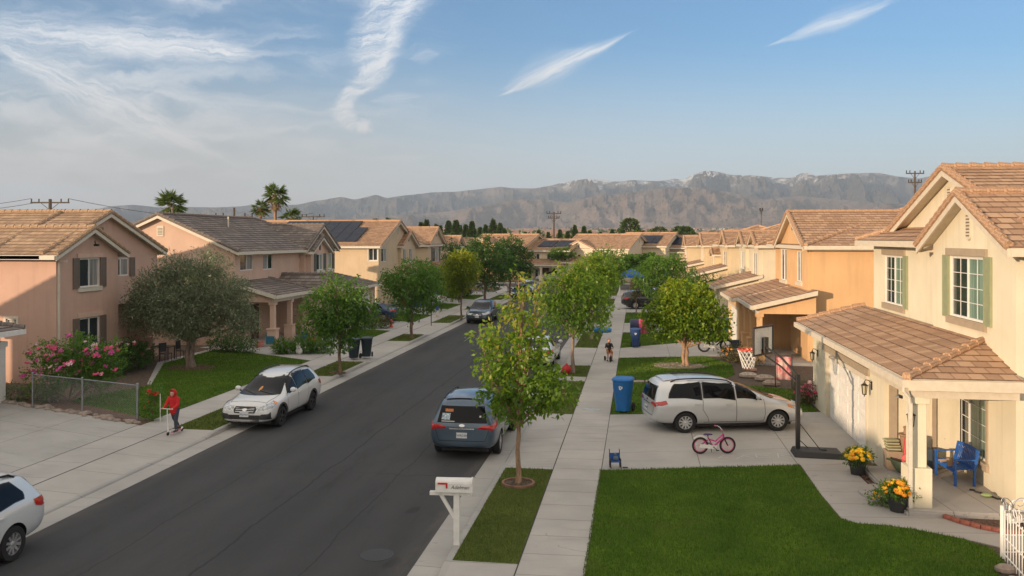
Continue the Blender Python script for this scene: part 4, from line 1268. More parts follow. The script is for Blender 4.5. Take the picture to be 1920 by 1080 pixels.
# L1: nearest left house, pink stucco
def left1():
    h = House('house', 'pink stucco two-storey house with brown shutters, nearest on the left beside the olive tree', (-24.5, 33.14, 0), LL, S_pink, T_brown, M_trim, near=True)
    ze = 5.55
    a, b = (0, 0), (4.4, 0)
    wu = (1.55, 2.95, 4.02, 5.3); wl = (1.55, 2.95, 1.15, 2.63)
    h.wall(a, b, -.1, ze, [wu, wl], gable=[(2.2, 6.57)])
    h.window(a, b, *wu, shutters=M_shbrown, sill=M_trim, header=S_pinkl, left=M_wglass, right=M_blind); h.window(a, b, *wl, shutters=M_shbrown, sill=M_trim, header=S_pinkl, left=M_wglass, right=M_wglass)
    h.wall((4.4, 0), (4.4, .7), -.1, ze); h.gable_y(0, 4.4, 0, 4.5, ze, .46, ov=.4, rk=.3, back=False)
    a, b = (0.0, .7), (8.9, .7)
    w2 = (5.0, 6.35, 4.35, 5.22)
    h.wall(a, b, 2.9, ze, [w2], gable=[(4.45, 7.33)])
    h.window(a, b, *w2, shutters=M_shbrown, left=M_wglass, right=M_blind)
    h.vent(a, b, 4.1, 6.1, .32, .62, mat=M_shbrown)
    h.gable_y(0, 8.9, .7, 7.2, ze, .40, ov=.4, rk=.3, back=False)
    # recessed porch under the upper floor
    h.wall((4.4, 2.4), (8.9, 2.4), -.1, 2.95, [(5.2 - 4.4, 6.1 - 4.4, -.05, 2.1)]); h.wall((4.4, .7), (4.4, 2.4), -.1, 2.95)
    q = MB(); q.box(4.4, 8.9, .7, 2.4, 2.9, 2.95); q.obj('porch_ceiling', S_pink, h.root)
    q = MB(); q.box(5.22, 6.08, 2.46, 2.5, 0, 2.08); q.obj('front_door', simple((.10, .05, .03), .5), h.root)
    pier(h, 8.7, .9, 2.9, S_pink)
    # side wall towards the camera and the long body
    sd = (9.6, 10.9, 2.1, 2.75)
    h.wall((0, 8), (0, 0), -.1, ze, [(8 - 2.35, 8 - 1.85, 2.42, 2.75)])
    h.window((0, 8), (0, 0), 8 - 2.35, 8 - 1.85, 2.42, 2.75, slider=False, surround=M_trim, left=M_blind)
    h.wall((8.9, .7), (8.9, 8), -.1, ze); h.wall((8.9, 8), (0, 8), -.1, ze, gable=[(4.45, 7.33)])
    # main roof: ridge runs back from the street, eaves over the side wall
    h.gable_y(0, 8.9, 3.0, 8, ze, .40, ov=.42, rk=0, back=True)
    h.downpipe(.12, -.0, 0, 5.2)
    q = MB()
    for (x, y) in ((1.9, 5.0), (1.7, 6.6)):
        z = ze + x * .40 + .2
        q.cbox((x, y, z + .12), (.8, 1.1, .05), Matrix.Rotation(-.15, 4, 'Y').to_euler())
    q.obj('roof_vent', M_dark, h.root)
    q = MB(); q.tube([(2.2, -.3, 6.1), (2.2, -.32, 5.95)], .03, 6); q.cbox((2.2, -.38, 5.9), (.12, .2, .1)); q.obj('flood_lamp', M_black, h.root)
    h.finish(); return h
left1()
# L2 pink-beige, ridge parallel with the street, gable end towards camera
h = left_house('pinkish beige two-storey house with a columned porch and dark grey roof', -23.0, 46.4, 15.5, wall=S_pinkl, tiles=T_grey, near=True, ze=5.5, D=9.2, pitch=.43, hips=(0, 3.4),
    bays=((9.6, 15.45, .35), (9.9, 13.2, .7, -.1)), wins=[(.7, 2.4, 4.3, 5.25, None, 0, M_wglass, M_blind), (3.8, 5.2, 4.25, 5.22, None, 0, M_blind, M_wglass), (10.9, 12.2, 3.95, 5.1, M_shgreen, 2), (13.7, 14.9, 3.95, 5.1, M_shgreen, 1)],
    porch=(0.0, 5.2, 2.3, 2.75, 0, .9), garage=(8.2, 15.2, 3.6, 9.2, 14.4))
def porch_gable(h):
    g2 = House.__new__(House); g2.root = h.root; g2.w = MB(); g2.r = MB(); g2.t = MB(); g2.near = True; g2.wallm, g2.tilem, g2.trimm = h.wallm, h.tilem, h.trimm
    g2.wall((5.3, -2.9), (7.9, -2.9), -.1, 2.95, [], gable=[(1.3, 3.75)]); g2.wall((7.9, -2.9), (7.9, 0), -.1, 2.95); g2.wall((5.3, 0), (5.3, -2.9), -.1, 2.95)
    g2.gable_y(5.3, 7.9, -2.9, .02, 2.95, .6, ov=.3, rk=.3, back=False); g2.finish()
porch_gable(h)
q = MB(); q.tube([(5.2, 3.0, 6.7), (5.2, 3.0, 7.6)], .05, 8); q.tube([(5.2, 3.0, 6.75), (5.2, 3.0, 6.82)], .14, 8); q.obj('vent_pipe', M_trim, h.root)
q = MB(); q.tube([(1.3, 4.6, 7.4), (1.3, 4.6, 7.95)], .06, 8); q.ball((1.3, 4.6, 7.98), .1, 8); q.obj('chimney', M_shbrown, h.root)
# L3 beige with solar panels on the slope facing the camera
h = left_house('beige two-storey house with rows of solar panels on its roof, third on the left', -22.5, 72.5, 12, wall=S_tan, tiles=T_red, ze=5.55, D=13, pitch=.36, ridge='y', swins=[(12.1, 12.9, 4.25, 5.3)],
    bays=((6.2, 11.5, .3),), wins=[(.8, 2.4, 4.1, 5.3, None, 0), (7.0, 8.1, 3.9, 5.2, None, 1), (9.2, 10.3, 3.9, 5.2, None, 1)], porch=(5.8, 11.5, 2.0, 2.75))
q = MB()
for j in range(3):
    for i in range(8):
        if j == 2 and i < 1: continue
        x0 = .45 + j * 1.75 + (.0); x1 = x0 + 1.68
        y0 = 2.2 + i * 1.06; y1 = y0 + 1.02
        f = lambda x, y: (x, y, 5.55 + x * .36 + .13 + .15)
        top = [f(x0, y1), f(x0, y0), f(x1, y0), f(x1, y1)]; bot = [(p[0], p[1], p[2] - .045) for p in top]
        q.add(top + bot, [(0, 1, 2, 3), (4, 7, 6, 5), (0, 4, 5, 1), (1, 5, 6, 2), (2, 6, 7, 3), (3, 7, 4, 0)])
q.obj('solar_panel', M_solar, h.root, clean=True)
h = left_house('beige two-storey house with dark shutters and one gable, fourth on the left', -22.5, 89.1, 8, wall=S_tan, tiles=T_red, ze=5.55, D=12, pitch=.36, ridge='x', hips=(0, 4),
    bays=((.02, 7.6, .3),), wins=[(2.0, 5.2, 3.6, 5.2, M_shgreen, 1)], porch=(1, 7.5, 2.0, 2.75))
h = left_house('small beige gabled house, fifth on the left', -22.5, 101.2, 6.4, wall=S_tan, tiles=T_red, ze=5.3, D=7, pitch=.40, bays=((2.0, 6.3, .3),), wins=[(3.0, 4.5, 3.4, 4.8, None, 1)])
h = left_house('grey-beige gabled house in shade, last on the left before the bend', -22.2, 109.3, 5.6, wall=S_pinkl, tiles=T_brown, ze=5.0, D=5, pitch=.40, bays=((1.2, 5.5, .3),), wins=[(2.0, 3.5, 3.2, 4.6, None, 1)])
# far row facing the camera
def far_house(label, X, Y, W_, **k):
    return tract(label, (X, Y, 0), -R(18), k.pop('wall', S_beige), k.pop('tiles', T_red), W_=W_, side='right', **k)
far_house('yellowish house with a red tiled gable, leftmost of the far row facing down the street', -24.8, 124, 9.0, wall=S_orange, ze=4.85, D=10, pitch=.36, bays=((.02, 4.4, .4, .35),), wins=[(.9, 1.3, 2.9, 4.2, None, 1), (2.0, 3.6, 2.8, 4.2, None, 1), (5.2, 6.4, 2.8, 4.2, None, 0)])
far_house('beige house with one small dark solar panel, second from left in the far row', -19.4, 126.5, 6.2, wall=S_beige, ze=4.6, D=8, pitch=.34, bays=(), wins=[(.5, 1.5, 2.9, 4.4, None, 0), (1.8, 2.9, 2.9, 4.4, None, 0), (4.0, 5.2, 3.0, 4.4, None, 0)], solar=[(2.0, 4.2, .2, 1.6, 2, 1)])
far_house('beige house with two blocks of solar panels, centre of the far row', -15.2, 122.5, 5.9, wall=S_pale, ze=4.5, D=8.4, pitch=.33, bays=(), wins=[(.8, 1.35, 2.8, 4.0, None, 0), (2.5, 3.5, 2.8, 4.0, None, 0), (5.0, 5.5, 2.8, 4.0, None, 0), (.6, 1.6, .5, 1.8, None, 0), (3.4, 4.1, .6, 1.9, None, 0)], solar=[(.6, 3.0, .8, 3.4, 3, 2), (3.2, 5.6, .8, 3.4, 3, 2)], porch=(-.6, 5.2, 1.6, 2.3))
far_house('cream house with a front gable, right of centre in the far row', -10.2, 123.5, 9.4, wall=S_pale, ze=4.75, D=10, pitch=.38, bays=((.02, 4.2, .4),), wins=[(1.0, 1.5, 2.9, 3.9, None, 1), (1.9, 2.4, 2.9, 3.9, None, 1), (3.2, 3.7, 2.9, 4.0, None, 1), (5.6, 6.8, 2.9, 4.3, None, 0)], garage=(.2, 8.0, 3.0, 1.2, 5.0))
far_house('cream house with one wide block of solar panels behind the palm', -3.0, 128, 7.4, wall=S_pale, ze=5.1, D=10, pitch=.36, bays=(), wins=[(2.2, 4.0, 2.8, 4.3, None, 0)], solar=[(1.2, 6.0, .6, 3.6, 5, 2)], garage=(.2, 7.0, 3.0, 1.2, 5.0))
far_house('low beige house roof between the trees, behind the right of the far row', 9, 150, 9.0, wall=S_tan, ze=4.6, D=9, pitch=.34, bays=((5, 8.9, .4),), wins=[])
# H0: the garage corner at the left edge and the rest of that house outside the frame
def house0():
    h = House('house', 'white-trimmed garage corner with a dark tiled roof at the left edge', (-23.9, 7.6, 0), LL, stucco((.62, .60, .56)), T_grey, M_white, near=True)
    # local x: Y-8 ; y: -(X+24.9)
    h.wall((3, 0), (21.6, 0), -.1, 2.7, [(5, 10, -.05, 2.1, .14), (12.5, 17.5, -.05, 2.1, .14)]); h.wall((21.6, 0), (21.6, 6), -.1, 2.7); h.wall((3, 6), (3, 0), -.1, 2.7)
    h.garage_door(5, 10, 0, 0, 2.1); h.garage_door(12.5, 17.5, 0, 0, 2.1)
    h.shed(2.6, 22.0, -.7, 6.2, 2.75, 4.3, hip1=3.0)
    q = MB(); q.box(21.3, 21.6, -.22, .06, -.1, 2.1); q.box(21.25, 21.65, -.27, .11, 2.1, 2.3); q.obj('porch_post', M_white, h.root)
    # two-storey body behind
    h.box_walls(0, 14, 5.1, 13.1, 5.3, z0=-.1)
    h.gable_x(0, 14, 5.1, 13.1, 5.3, .5)
    h.wall((14, 5.1), (14, 13.1), 5.2, 5.3, gable=[(4, 7.25)])
    h.finish()
house0()
# the houses of the same row behind the camera; they are what shades the street
OW = ['first', 'second', 'third', 'fourth', 'fifth', 'sixth', 'seventh', 'eighth', 'ninth']
for k, Y in enumerate((-12, -29, -46, -63, -80)):
    tract(OW[k] + ' two-storey house of the left row behind the viewpoint', (-24.5, Y, 0), LL, S_tan, T_brown, W_=14.5, ze=5.55, D=12, pitch=.38, bays=((.5, 6, .5),), wins=[], garage=(7, 14, 3, 8, 13))
for k in range(9):
    tract(OW[k] + ' two-storey house in the next street beyond the left back yards', (-62, -40 + k * 17.5, 0), LL, S_tan, T_brown, W_=14, ze=5.6, D=12, pitch=.4, bays=(), wins=[])
# ------------------------------------------------------------------ vehicles
def eval_mesh(o):
    dg = bpy.context.evaluated_depsgraph_get(); dg.update()
    me = bpy.data.meshes.new_from_object(o.evaluated_get(dg))
    return me
def car_body(stn, lvl=2):
    """stn: stations front to back: (y_low,y_belt,y_top, z_low,z_belt,z_top, w_low,w_mid,w_belt,w_top)"""
    rows = []
    for (yl, yb, yt, zl, zb, zt, wl, wm, wb, wt) in stn:
        zm = zl + (zb - zl) * .5; ym = yl + (yb - yl) * .5
        zq = zl + (zb - zl) * .82; yq = yl + (yb - yl) * .82
        R_ = [(0, yl, zl), (wl * .8, yl, zl), (wl, yl, zl + .09), (wm, ym, zm), (wm * .35 + wb * .65 + .012, yq, zq), (wb, yb, zb), (wt, yt, zt - .05), (wt * .8, yt, zt), (0, yt, zt + .03 * (wt / .6))]
        rows.append(R_)
    vs = []; idx = []
    for R_ in rows:
        ring = []
        for p in R_: ring.append(len(vs)); vs.append(p)
        for p in reversed(R_[1:-1]): ring.append(len(vs)); vs.append((-p[0], p[1], p[2]))
        idx.append(ring)
    fs = []
    n = len(idx[0])
    for i in range(len(idx) - 1):
        for k in range(n):
            fs.append((idx[i][k], idx[i][(k + 1) % n], idx[i + 1][(k + 1) % n], idx[i + 1][k]))
    def capf(r, flip):
        # quads across the width: pair point k with its mirror
        m = n // 2
        for k in range(m):
            a, b = r[k], r[k + 1]; c, d = r[(n - k - 1) % n], r[(n - k) % n]
            q = []
            for v in (a, b, c, d):
                if v not in q: q.append(v)
            if len(q) >= 3: fs.append(tuple(q) if flip else tuple(reversed(q)))
    capf(idx[0], False); capf(idx[-1], True)
    me = bpy.data.meshes.new('body'); me.from_pydata(vs, [], fs); me.update()
    bm = bmesh.new(); bm.from_mesh(me); bmesh.ops.recalc_face_normals(bm, faces=bm.faces); 
    cr = bm.edges.layers.float.new('crease_edge')
    ring5 = {i[5] for i in idx} | {i[n - 5] for i in idx}
    for e in bm.edges:
        a, b = e.verts[0].index, e.verts[1].index
        if a in ring5 and b in ring5: e[cr] = .25
    bm.to_mesh(me); bm.free()
    o = bpy.data.objects.new('body', me); COL.objects.link(o)
    s = o.modifiers.new('s', 'SUBSURF'); s.levels = lvl; s.render_levels = lvl
    m2 = eval_mesh(o); bpy.data.objects.remove(o)
    return m2
def bvh_of(me):
    return BVHTree.FromPolygons([v.co.copy() for v in me.vertices], [tuple(p.vertices) for p in me.polygons])
AX = {'x+': (Vector((4, 0, 0)), Vector((-1, 0, 0)), lambda a, b: Vector((0, a, b))), 'x-': (Vector((-4, 0, 0)), Vector((1, 0, 0)), lambda a, b: Vector((0, a, b))),
      'y+': (Vector((0, 6, 0)), Vector((0, -1, 0)), lambda a, b: Vector((a, 0, b))), 'y-': (Vector((0, -6, 0)), Vector((0, 1, 0)), lambda a, b: Vector((a, 0, b))),
      'z+': (Vector((0, 0, 5)), Vector((0, 0, -1)), lambda a, b: Vector((a, b, 0)))}
def panel(bvh, poly, axis, off=.006, nu=10, nv=8, mb=None):
    """patch lying on the body: poly in the two axes across the projection, row-convex in b"""
    mb = mb or MB()
    o0, d, f = AX[axis]
    bs = [p[1] for p in poly]; b0, b1 = min(bs), max(bs)
    grid = []
    for j in range(nv + 1):
        b = b0 + (b1 - b0) * j / nv; bb = min(max(b, b0 + 1e-4), b1 - 1e-4)
        xs = []
        for i in range(len(poly)):
            p, q = poly[i], poly[(i + 1) % len(poly)]
            if (p[1] - bb) * (q[1] - bb) <= 0 and abs(p[1] - q[1]) > 1e-9:
                xs.append(p[0] + (q[0] - p[0]) * (bb - p[1]) / (q[1] - p[1]))
        if len(xs) < 2: continue
        a0, a1 = min(xs), max(xs); row = []
        for i in range(nu + 1):
            a = a0 + (a1 - a0) * i / nu
            hit = bvh.ray_cast(o0 + f(a, b), d)
            row.append((hit[0] + hit[1] * off) if hit[0] is not None else None)
        grid.append(row)
    vs = []; ix = {}
    for j, r in enumerate(grid):
        for i, p in enumerate(r):
            if p is not None: ix[(j, i)] = len(vs); vs.append(tuple(p))
    fs = []
    for j in range(len(grid) - 1):
        for i in range(nu):
            k = [(j, i), (j, i + 1), (j + 1, i + 1), (j + 1, i)]
            if all(q in ix for q in k):
                P = [Vector(vs[ix[q]]) for q in k]
                if max((P[a] - P[b]).length for a, b in ((0, 1), (1, 2), (2, 3), (3, 0))) < .6:
                    fs.append(tuple(ix[q] for q in k))
    mb.add(vs, fs)
    return mb
def stripe(bvh, pts, axis, w=.007, off=.004, mb=None):
    """thin seam following a polyline on the body"""
    mb = mb or MB(); o0, d, f = AX[axis]
    P = []
    for (a, b), (c, e) in zip(pts, pts[1:]):
        n = max(2, int(math.hypot(c - a, e - b) / .06))
        for i in range(n + 1):
            t = i / n; x, y = a + (c - a) * t, b + (e - b) * t
            L = math.hypot(c - a, e - b); nx, ny = -(e - b) / L * w, (c - a) / L * w
            h1 = bvh.ray_cast(o0 + f(x + nx, y + ny), d); h2 = bvh.ray_cast(o0 + f(x - nx, y - ny), d)
            if h1[0] is not None and h2[0] is not None: P.append((tuple(h1[0] + h1[1] * off), tuple(h2[0] + h2[1] * off)))
            else: P.append(None)
        P.append(None)
    for a, b in zip(P, P[1:]):
        if a and b: mb.add([a[0], a[1], b[1], b[0]], [(0, 1, 2, 3)])
    return mb
def wheel(root, x, y, r, side, spokes=10, dark=False, w=.22):
    t = MB()
    s = side
    t.lathe([(r * .62, -w / 2), (r * .93, -w / 2), (r * .99, -w * .36), (r, 0), (r * .99, w * .36), (r * .93, w / 2), (r * .66, w / 2), (r * .64, w * .3), (r * .64, -w * .3)], 28, 'x', (0, 0, 0), closed=True)
    tw = t.obj('wheel', M_rubber, root, smooth=True); tw.location = (x, y, r)
    q = MB(); o = s * w * .36
    q.lathe([(r * .63, -s * w * .3), (r * .63, s * w * .44), (r * .585, s * w * .44), (r * .575, s * w * .1)], 28, 'x')
    for k in range(spokes):
        th = 2 * math.pi * (k + .5) / spokes
        c, sn = math.cos(th), math.sin(th)
        M = Matrix(((1, 0, 0, 0), (0, c, -sn, 0), (0, sn, c, 0), (0, 0, 0, 1)))
        q.T = M; wd0, wd1 = r * .075, r * (.11 if spokes < 8 else .075)
        a, b = (o - .02 * s, o + .008 * s), (o - .02 * s, o + .02 * s)
        q.add([(a[0], r * .1, -wd0), (a[1], r * .1, -wd0), (a[1], r * .1, wd0), (a[0], r * .1, wd0), (b[0], r * .6, -wd1), (b[1], r * .6, -wd1), (b[1], r * .6, wd1), (b[0], r * .6, wd1)],
              [(0, 1, 2, 3), (7, 6, 5, 4), (0, 4, 5, 1), (1, 5, 6, 2), (2, 6, 7, 3), (3, 7, 4, 0)])
        q.T = Matrix.Identity(4)
    q.lathe([(r * .15, o - .02 * s), (r * .15, o + .02 * s), (0.001, o + .03 * s)], 12, 'x')
    rim = q.obj('rim', M_alloy if not dark else simple((.10, .10, .105), .35, .7), tw, clean=True)
    d = MB(); d.lathe([(r * .60, o - .05 * s), (0.001, o - .05 * s)], 20, 'x'); d.obj('brake_disc', M_dark, tw)
    return tw
CARS = {}
CARS['minivan'] = dict(L=5.08, wb=(1.52, -1.50), r=.345, st=[
    (2.50, 2.47, 2.42, .30, .62, .72, .60, .68, .66, .50), (2.40, 2.36, 2.28, .26, .72, .84, .84, .90, .84, .66), (2.0, 1.95, 1.9, .22, .86, .98, .92, .975, .93, .78),
    (1.25, 1.35, 1.42, .22, .95, 1.06, .94, .99, .965, .82), (.7, .75, .42, .22, .99, 1.52, .94, .99, .965, .72), (.1, .1, -.15, .22, 1.01, 1.69, .94, .99, .965, .72),
    (-.9, -.9, -.9, .22, 1.03, 1.74, .94, .99, .965, .72), (-1.7, -1.7, -1.6, .24, 1.04, 1.72, .94, .99, .965, .71), (-2.25, -2.25, -2.08, .28, 1.04, 1.68, .92, .975, .945, .69), (-2.44, -2.42, -2.28, .34, 1.03, 1.60, .86, .93, .89, .65), (-2.54, -2.49, -2.38, .40, .98, 1.46, .76, .85, .84, .60)],
    side=[[(.98, 1.06), (.20, 1.07), (.20, 1.60), (.50, 1.50)], [(.10, 1.08), (-.88, 1.09), (-.88, 1.645), (-.10, 1.63), (.10, 1.6)], [(-.99, 1.10), (-2.02, 1.12), (-1.98, 1.3), (-1.82, 1.56), (-1.6, 1.63), (-.99, 1.645)]],
    shield=[(-.78, 1.06), (.78, 1.06), (.60, 1.56), (-.60, 1.56)], rear=[(-.73, 1.06), (.73, 1.06), (.62, 1.52), (-.62, 1.52)],
    tailx=[(-2.50, .86), (-2.06, .96), (-2.12, 1.08), (-2.50, 1.05)], taily=[(.48, .88), (.88, .86), (.90, 1.05), (.46, .98)], headx=[(2.36, .64), (1.85, .80), (1.86, .88), (2.3, .76)], heady=[(.42, .62), (.82, .68), (.80, .84), (.44, .72)],
    doors=[(.15, -.93)], handle=[(-.10, .93), (-1.10, .95)], mirror=(.82, 1.12), plate_z=.74, rplate_z=.72, grille=[(-.34, .52), (.34, .52), (.40, .68), (-.40, .68)], rail=((.1, -1.9), .70, 1.70))
CARS['wagon'] = dict(L=4.82, wb=(1.42, -1.33), r=.345, st=[
    (2.38, 2.35, 2.28, .34, .66, .76, .62, .68, .66, .52), (2.28, 2.22, 2.15, .28, .76, .88, .82, .86, .82, .66), (1.9, 1.85, 1.8, .24, .86, .98, .88, .925, .89, .74),
    (1.1, 1.15, 1.20, .24, .93, 1.03, .90, .935, .905, .76), (.6, .6, .42, .24, .97, 1.42, .90, .935, .905, .66), (.05, .05, -.1, .24, .99, 1.59, .90, .935, .905, .66),
    (-.8, -.8, -.8, .24, 1.01, 1.62, .90, .935, .905, .66), (-1.5, -1.5, -1.45, .25, 1.03, 1.60, .90, .935, .90, .65), (-2.05, -2.05, -1.88, .28, 1.04, 1.55, .88, .92, .885, .62), (-2.28, -2.26, -2.08, .34, 1.02, 1.46, .82, .88, .84, .58), (-2.40, -2.34, -2.2, .42, .96, 1.32, .72, .80, .78, .54)],
    side=[[(.86, 1.02), (.10, 1.03), (.10, 1.50), (.40, 1.43)], [(.02, 1.04), (-.82, 1.06), (-.86, 1.54), (-.12, 1.54), (.02, 1.51)], [(-.92, 1.07), (-1.66, 1.11), (-1.72, 1.24), (-1.5, 1.48), (-1.34, 1.52), (-.94, 1.54)]],
    shield=[(-.74, 1.03), (.74, 1.03), (.56, 1.45), (-.56, 1.45)], rear=[(-.66, 1.06), (.66, 1.06), (.54, 1.42), (-.54, 1.42)],
    tailx=[(-2.36, .80), (-1.95, .90), (-1.92, 1.04), (-2.3, 1.04)], taily=[(.52, .84), (.80, .82), (.82, 1.02), (.50, .98)], headx=[(2.30, .68), (1.72, .84), (1.75, .92), (2.22, .82)], heady=[(.44, .66), (.80, .72), (.80, .88), (.42, .78)],
    doors=[(.06, -.87)], handle=[(-.02, .90), (-.98, .93)], mirror=(.72, 1.06), plate_z=.56, rplate_z=.86, grille=[(-.34, .60), (.34, .60), (.40, .70), (.34, .80), (-.34, .80), (-.40, .70)], rail=((.15, -1.75), .63, 1.585))
CARS['sedan'] = dict(L=4.75, wb=(1.40, -1.38), r=.33, st=[
    (2.36, 2.33, 2.28, .30, .60, .68, .60, .66, .64, .50), (2.24, 2.2, 2.12, .24, .68, .80, .82, .86, .82, .66), (1.8, 1.75, 1.7, .20, .80, .90, .86, .905, .87, .72),
    (1.0, 1.05, 1.10, .20, .88, .96, .87, .91, .88, .74), (.5, .5, .30, .20, .90, 1.30, .87, .91, .88, .62), (-.05, -.05, -.15, .20, .91, 1.42, .87, .91, .88, .60),
    (-.7, -.7, -.75, .20, .93, 1.42, .87, .91, .88, .60), (-1.25, -1.25, -1.2, .20, .95, 1.30, .87, .91, .88, .60), (-1.75, -1.75, -1.72, .22, .97, 1.07, .87, .91, .87, .66), (-2.2, -2.18, -2.1, .28, .96, 1.03, .82, .87, .82, .64), (-2.36, -2.32, -2.26, .36, .88, .97, .72, .78, .74, .56)],
    side=[[(.74, .95), (.02, .96), (.02, 1.34), (.28, 1.28)], [(-.06, .97), (-.92, .99), (-.94, 1.32), (-.7, 1.36), (-.06, 1.35)], [(-1.0, 1.0), (-1.36, 1.02), (-1.1, 1.2), (-1.0, 1.28)]],
    shield=[(-.72, .97), (.72, .97), (.52, 1.32), (-.52, 1.32)], rear=[(-.64, 1.06), (.64, 1.06), (.5, 1.32), (-.5, 1.32)],
    tailx=[(-2.30, .76), (-1.92, .86), (-1.92, .94), (-2.26, .94)], taily=[(.40, .78), (.78, .78), (.78, .92), (.40, .90)], headx=[(2.26, .60), (1.7, .76), (1.74, .82), (2.18, .72)], heady=[(.42, .58), (.80, .64), (.78, .78), (.44, .68)],
    doors=[(-.02, -.95)], handle=[(-.12, .84), (-1.08, .87)], mirror=(.62, .98), plate_z=.48, rplate_z=.66, grille=[(-.34, .50), (.34, .50), (.38, .62), (-.38, .62)], rail=None)
BODYCACHE = {}
M_tail = simple((.45, .012, .012), .2, coat=1.0, var=.15, nscale=20); M_amber = simple((.75, .22, .03), .25, coat=1.0, var=.1)
M_head = simple((.42, .44, .46), .12, .4, coat=1.0, var=.5, nscale=16)
M_plate = simple((.66, .67, .68), .5)
M_clad = simple((.03, .03, .032), .6)
def make_car(kind, label, paint, loc, rz, cat='car', clad=False, rails=True, darkrim=False, spokes=10, name='car', group=None, gmat=None, plate='7ABX492', detail=True, amber=True):
    K = CARS[kind]; g_ = gmat or M_cglass
    if kind not in BODYCACHE:
        src = car_body(K['st']); bv = bvh_of(src)
        # cut the wheel openings
        body = bpy.data.objects.new('b', src); COL.objects.link(body)
        R_ = K['r'] * 1.13
        c = MB()
        for y in K['wb']:
            for sx in (1, -1):
                c.lathe([(R_, .62 * sx), (R_, 1.3 * sx)], 28, 'x', (0, y, K['r'] + .01))
        co = c.obj('cut', M_dark, clean=True)
        md = body.modifiers.new('b', 'BOOLEAN'); md.object = co; md.operation = 'DIFFERENCE'; md.solver = 'EXACT'
        me = eval_mesh(body)
        for p in me.polygons: p.use_smooth = True
        if hasattr(me, 'set_sharp_from_angle'): me.set_sharp_from_angle(angle=R(38))
        bpy.data.objects.remove(body); bpy.data.objects.remove(co)
        BODYCACHE[kind] = (me, bv)
    me0, bv = BODYCACHE[kind]
    root = thing(name, label, cat, loc, rz, group)
    me = me0.copy(); me.materials.clear(); me.materials.append(paint); me.materials.append(M_dark)
    for p in me.polygons:
        c_ = p.center
        p.material_index = 0
        for y in K['wb']:
            d_ = math.hypot(c_.y - y, c_.z - K['r'] - .01)
            rad = Vector((0, c_.y - y, c_.z - K['r'] - .01))
            if abs(c_.x) < .64 + .01 and d_ < K['r'] * 1.12: p.material_index = 1
            elif abs(d_ - K['r'] * 1.13) < .03 and abs(p.normal.x) < .3 and p.normal.dot(rad) < 0: p.material_index = 1
    bo = bpy.data.objects.new('body', me); COL.objects.link(bo); bo.parent = root
    L = K['L'] / 2
    def P(name_, mb, m, par=bo, sm=True): return mb.obj(name_, m, par, smooth=sm)
    for sx in ('x+', 'x-'):
        for poly in K['side']:
            # black surround then glass
            cx = sum(p[0] for p in poly) / len(poly); cz = sum(p[1] for p in poly) / len(poly)
            big = [(cx + (p[0] - cx) * 1.06 + (.012 if p[0] > cx else -.012), cz + (p[1] - cz) * 1.05 + (.012 if p[1] > cz else -.012)) for p in poly]
            fr = P('window_frame', panel(bv, big, sx, .004, 12, 8), M_black, root)
            P('side_window', panel(bv, poly, sx, .010, 12, 8), g_, fr)
        if detail:
            sm = MB()
            zt = K['side'][1][0][1]
            d0, d1 = K['doors'][0]
            front = K['side'][0][0][0] + .08
            stripe(bv, [(front, zt - .02), (front + .03, .6), (front - .02, .34)], sx, mb=sm)
            stripe(bv, [(d0, zt), (d0, .36)], sx, mb=sm)
            stripe(bv, [(front - .02, .345), (d1 + .02, .345)], sx, mb=sm)
            stripe(bv, [(d1, zt), (d1 - .02, .78), (d1 + .14, .52), (d1 + .2, .345)], sx, mb=sm)
            P('door_seam', sm, M_black, bo, False)
            hm = MB()
            for (hy, hz) in K['handle']:
                hit = bv.ray_cast(AX[sx][0] + Vector((0, hy, hz)), AX[sx][1])
                if hit[0] is not None:
                    x = hit[0].x; s_ = 1 if x > 0 else -1
                    hm.box(min(x, x + s_ * .035), max(x, x + s_ * .035), hy - .10, hy + .10, hz - .016, hz + .016)
            P('door_handle', hm, paint, bo, False)
        P('tail_light', panel(bv, K['tailx'], sx, .012, 6, 4), M_tail, root)
        P('headlight', panel(bv, K['headx'], sx, .010, 6, 4), M_head, root)
        s_ = 1 if sx == 'x+' else -1
        P('tail_light', panel(bv, [(p[0] * s_, p[1]) for p in K['taily']], 'y-', .013, 8, 4), M_tail, root)
        hl = P('headlight', panel(bv, [(p[0] * s_, p[1]) for p in K['heady']], 'y+', .012, 8, 4), M_head, root)
        if amber:
            hx = K['headx']; P('indicator', panel(bv, [(hx[1][0], hx[1][1] + .0), (hx[1][0] + .16, hx[1][1] - .035), (hx[1][0] + .16, hx[1][1] + .01), (hx[2][0], hx[2][1])], sx, .016, 3, 3), M_amber, hl)
        my, mz = K['mirror']; wx = K['st'][3][8]
        m_ = MB(); m_.ball((s_ * (wx + .10), my, mz + .06), .12, 12, (.95, .55, .72)); mo = P('mirror', m_, paint, root)
        m2 = MB(); m2.tube([(s_ * (wx - .06), my, mz - .06), (s_ * (wx + .06), my, mz + .02)], .03, 6); P('mirror_arm', m2, M_black, mo)
        for y in K['wb']:
            wheel(root, s_ * (K['st'][4][7] - .13), y, K['r'], s_, spokes, darkrim)
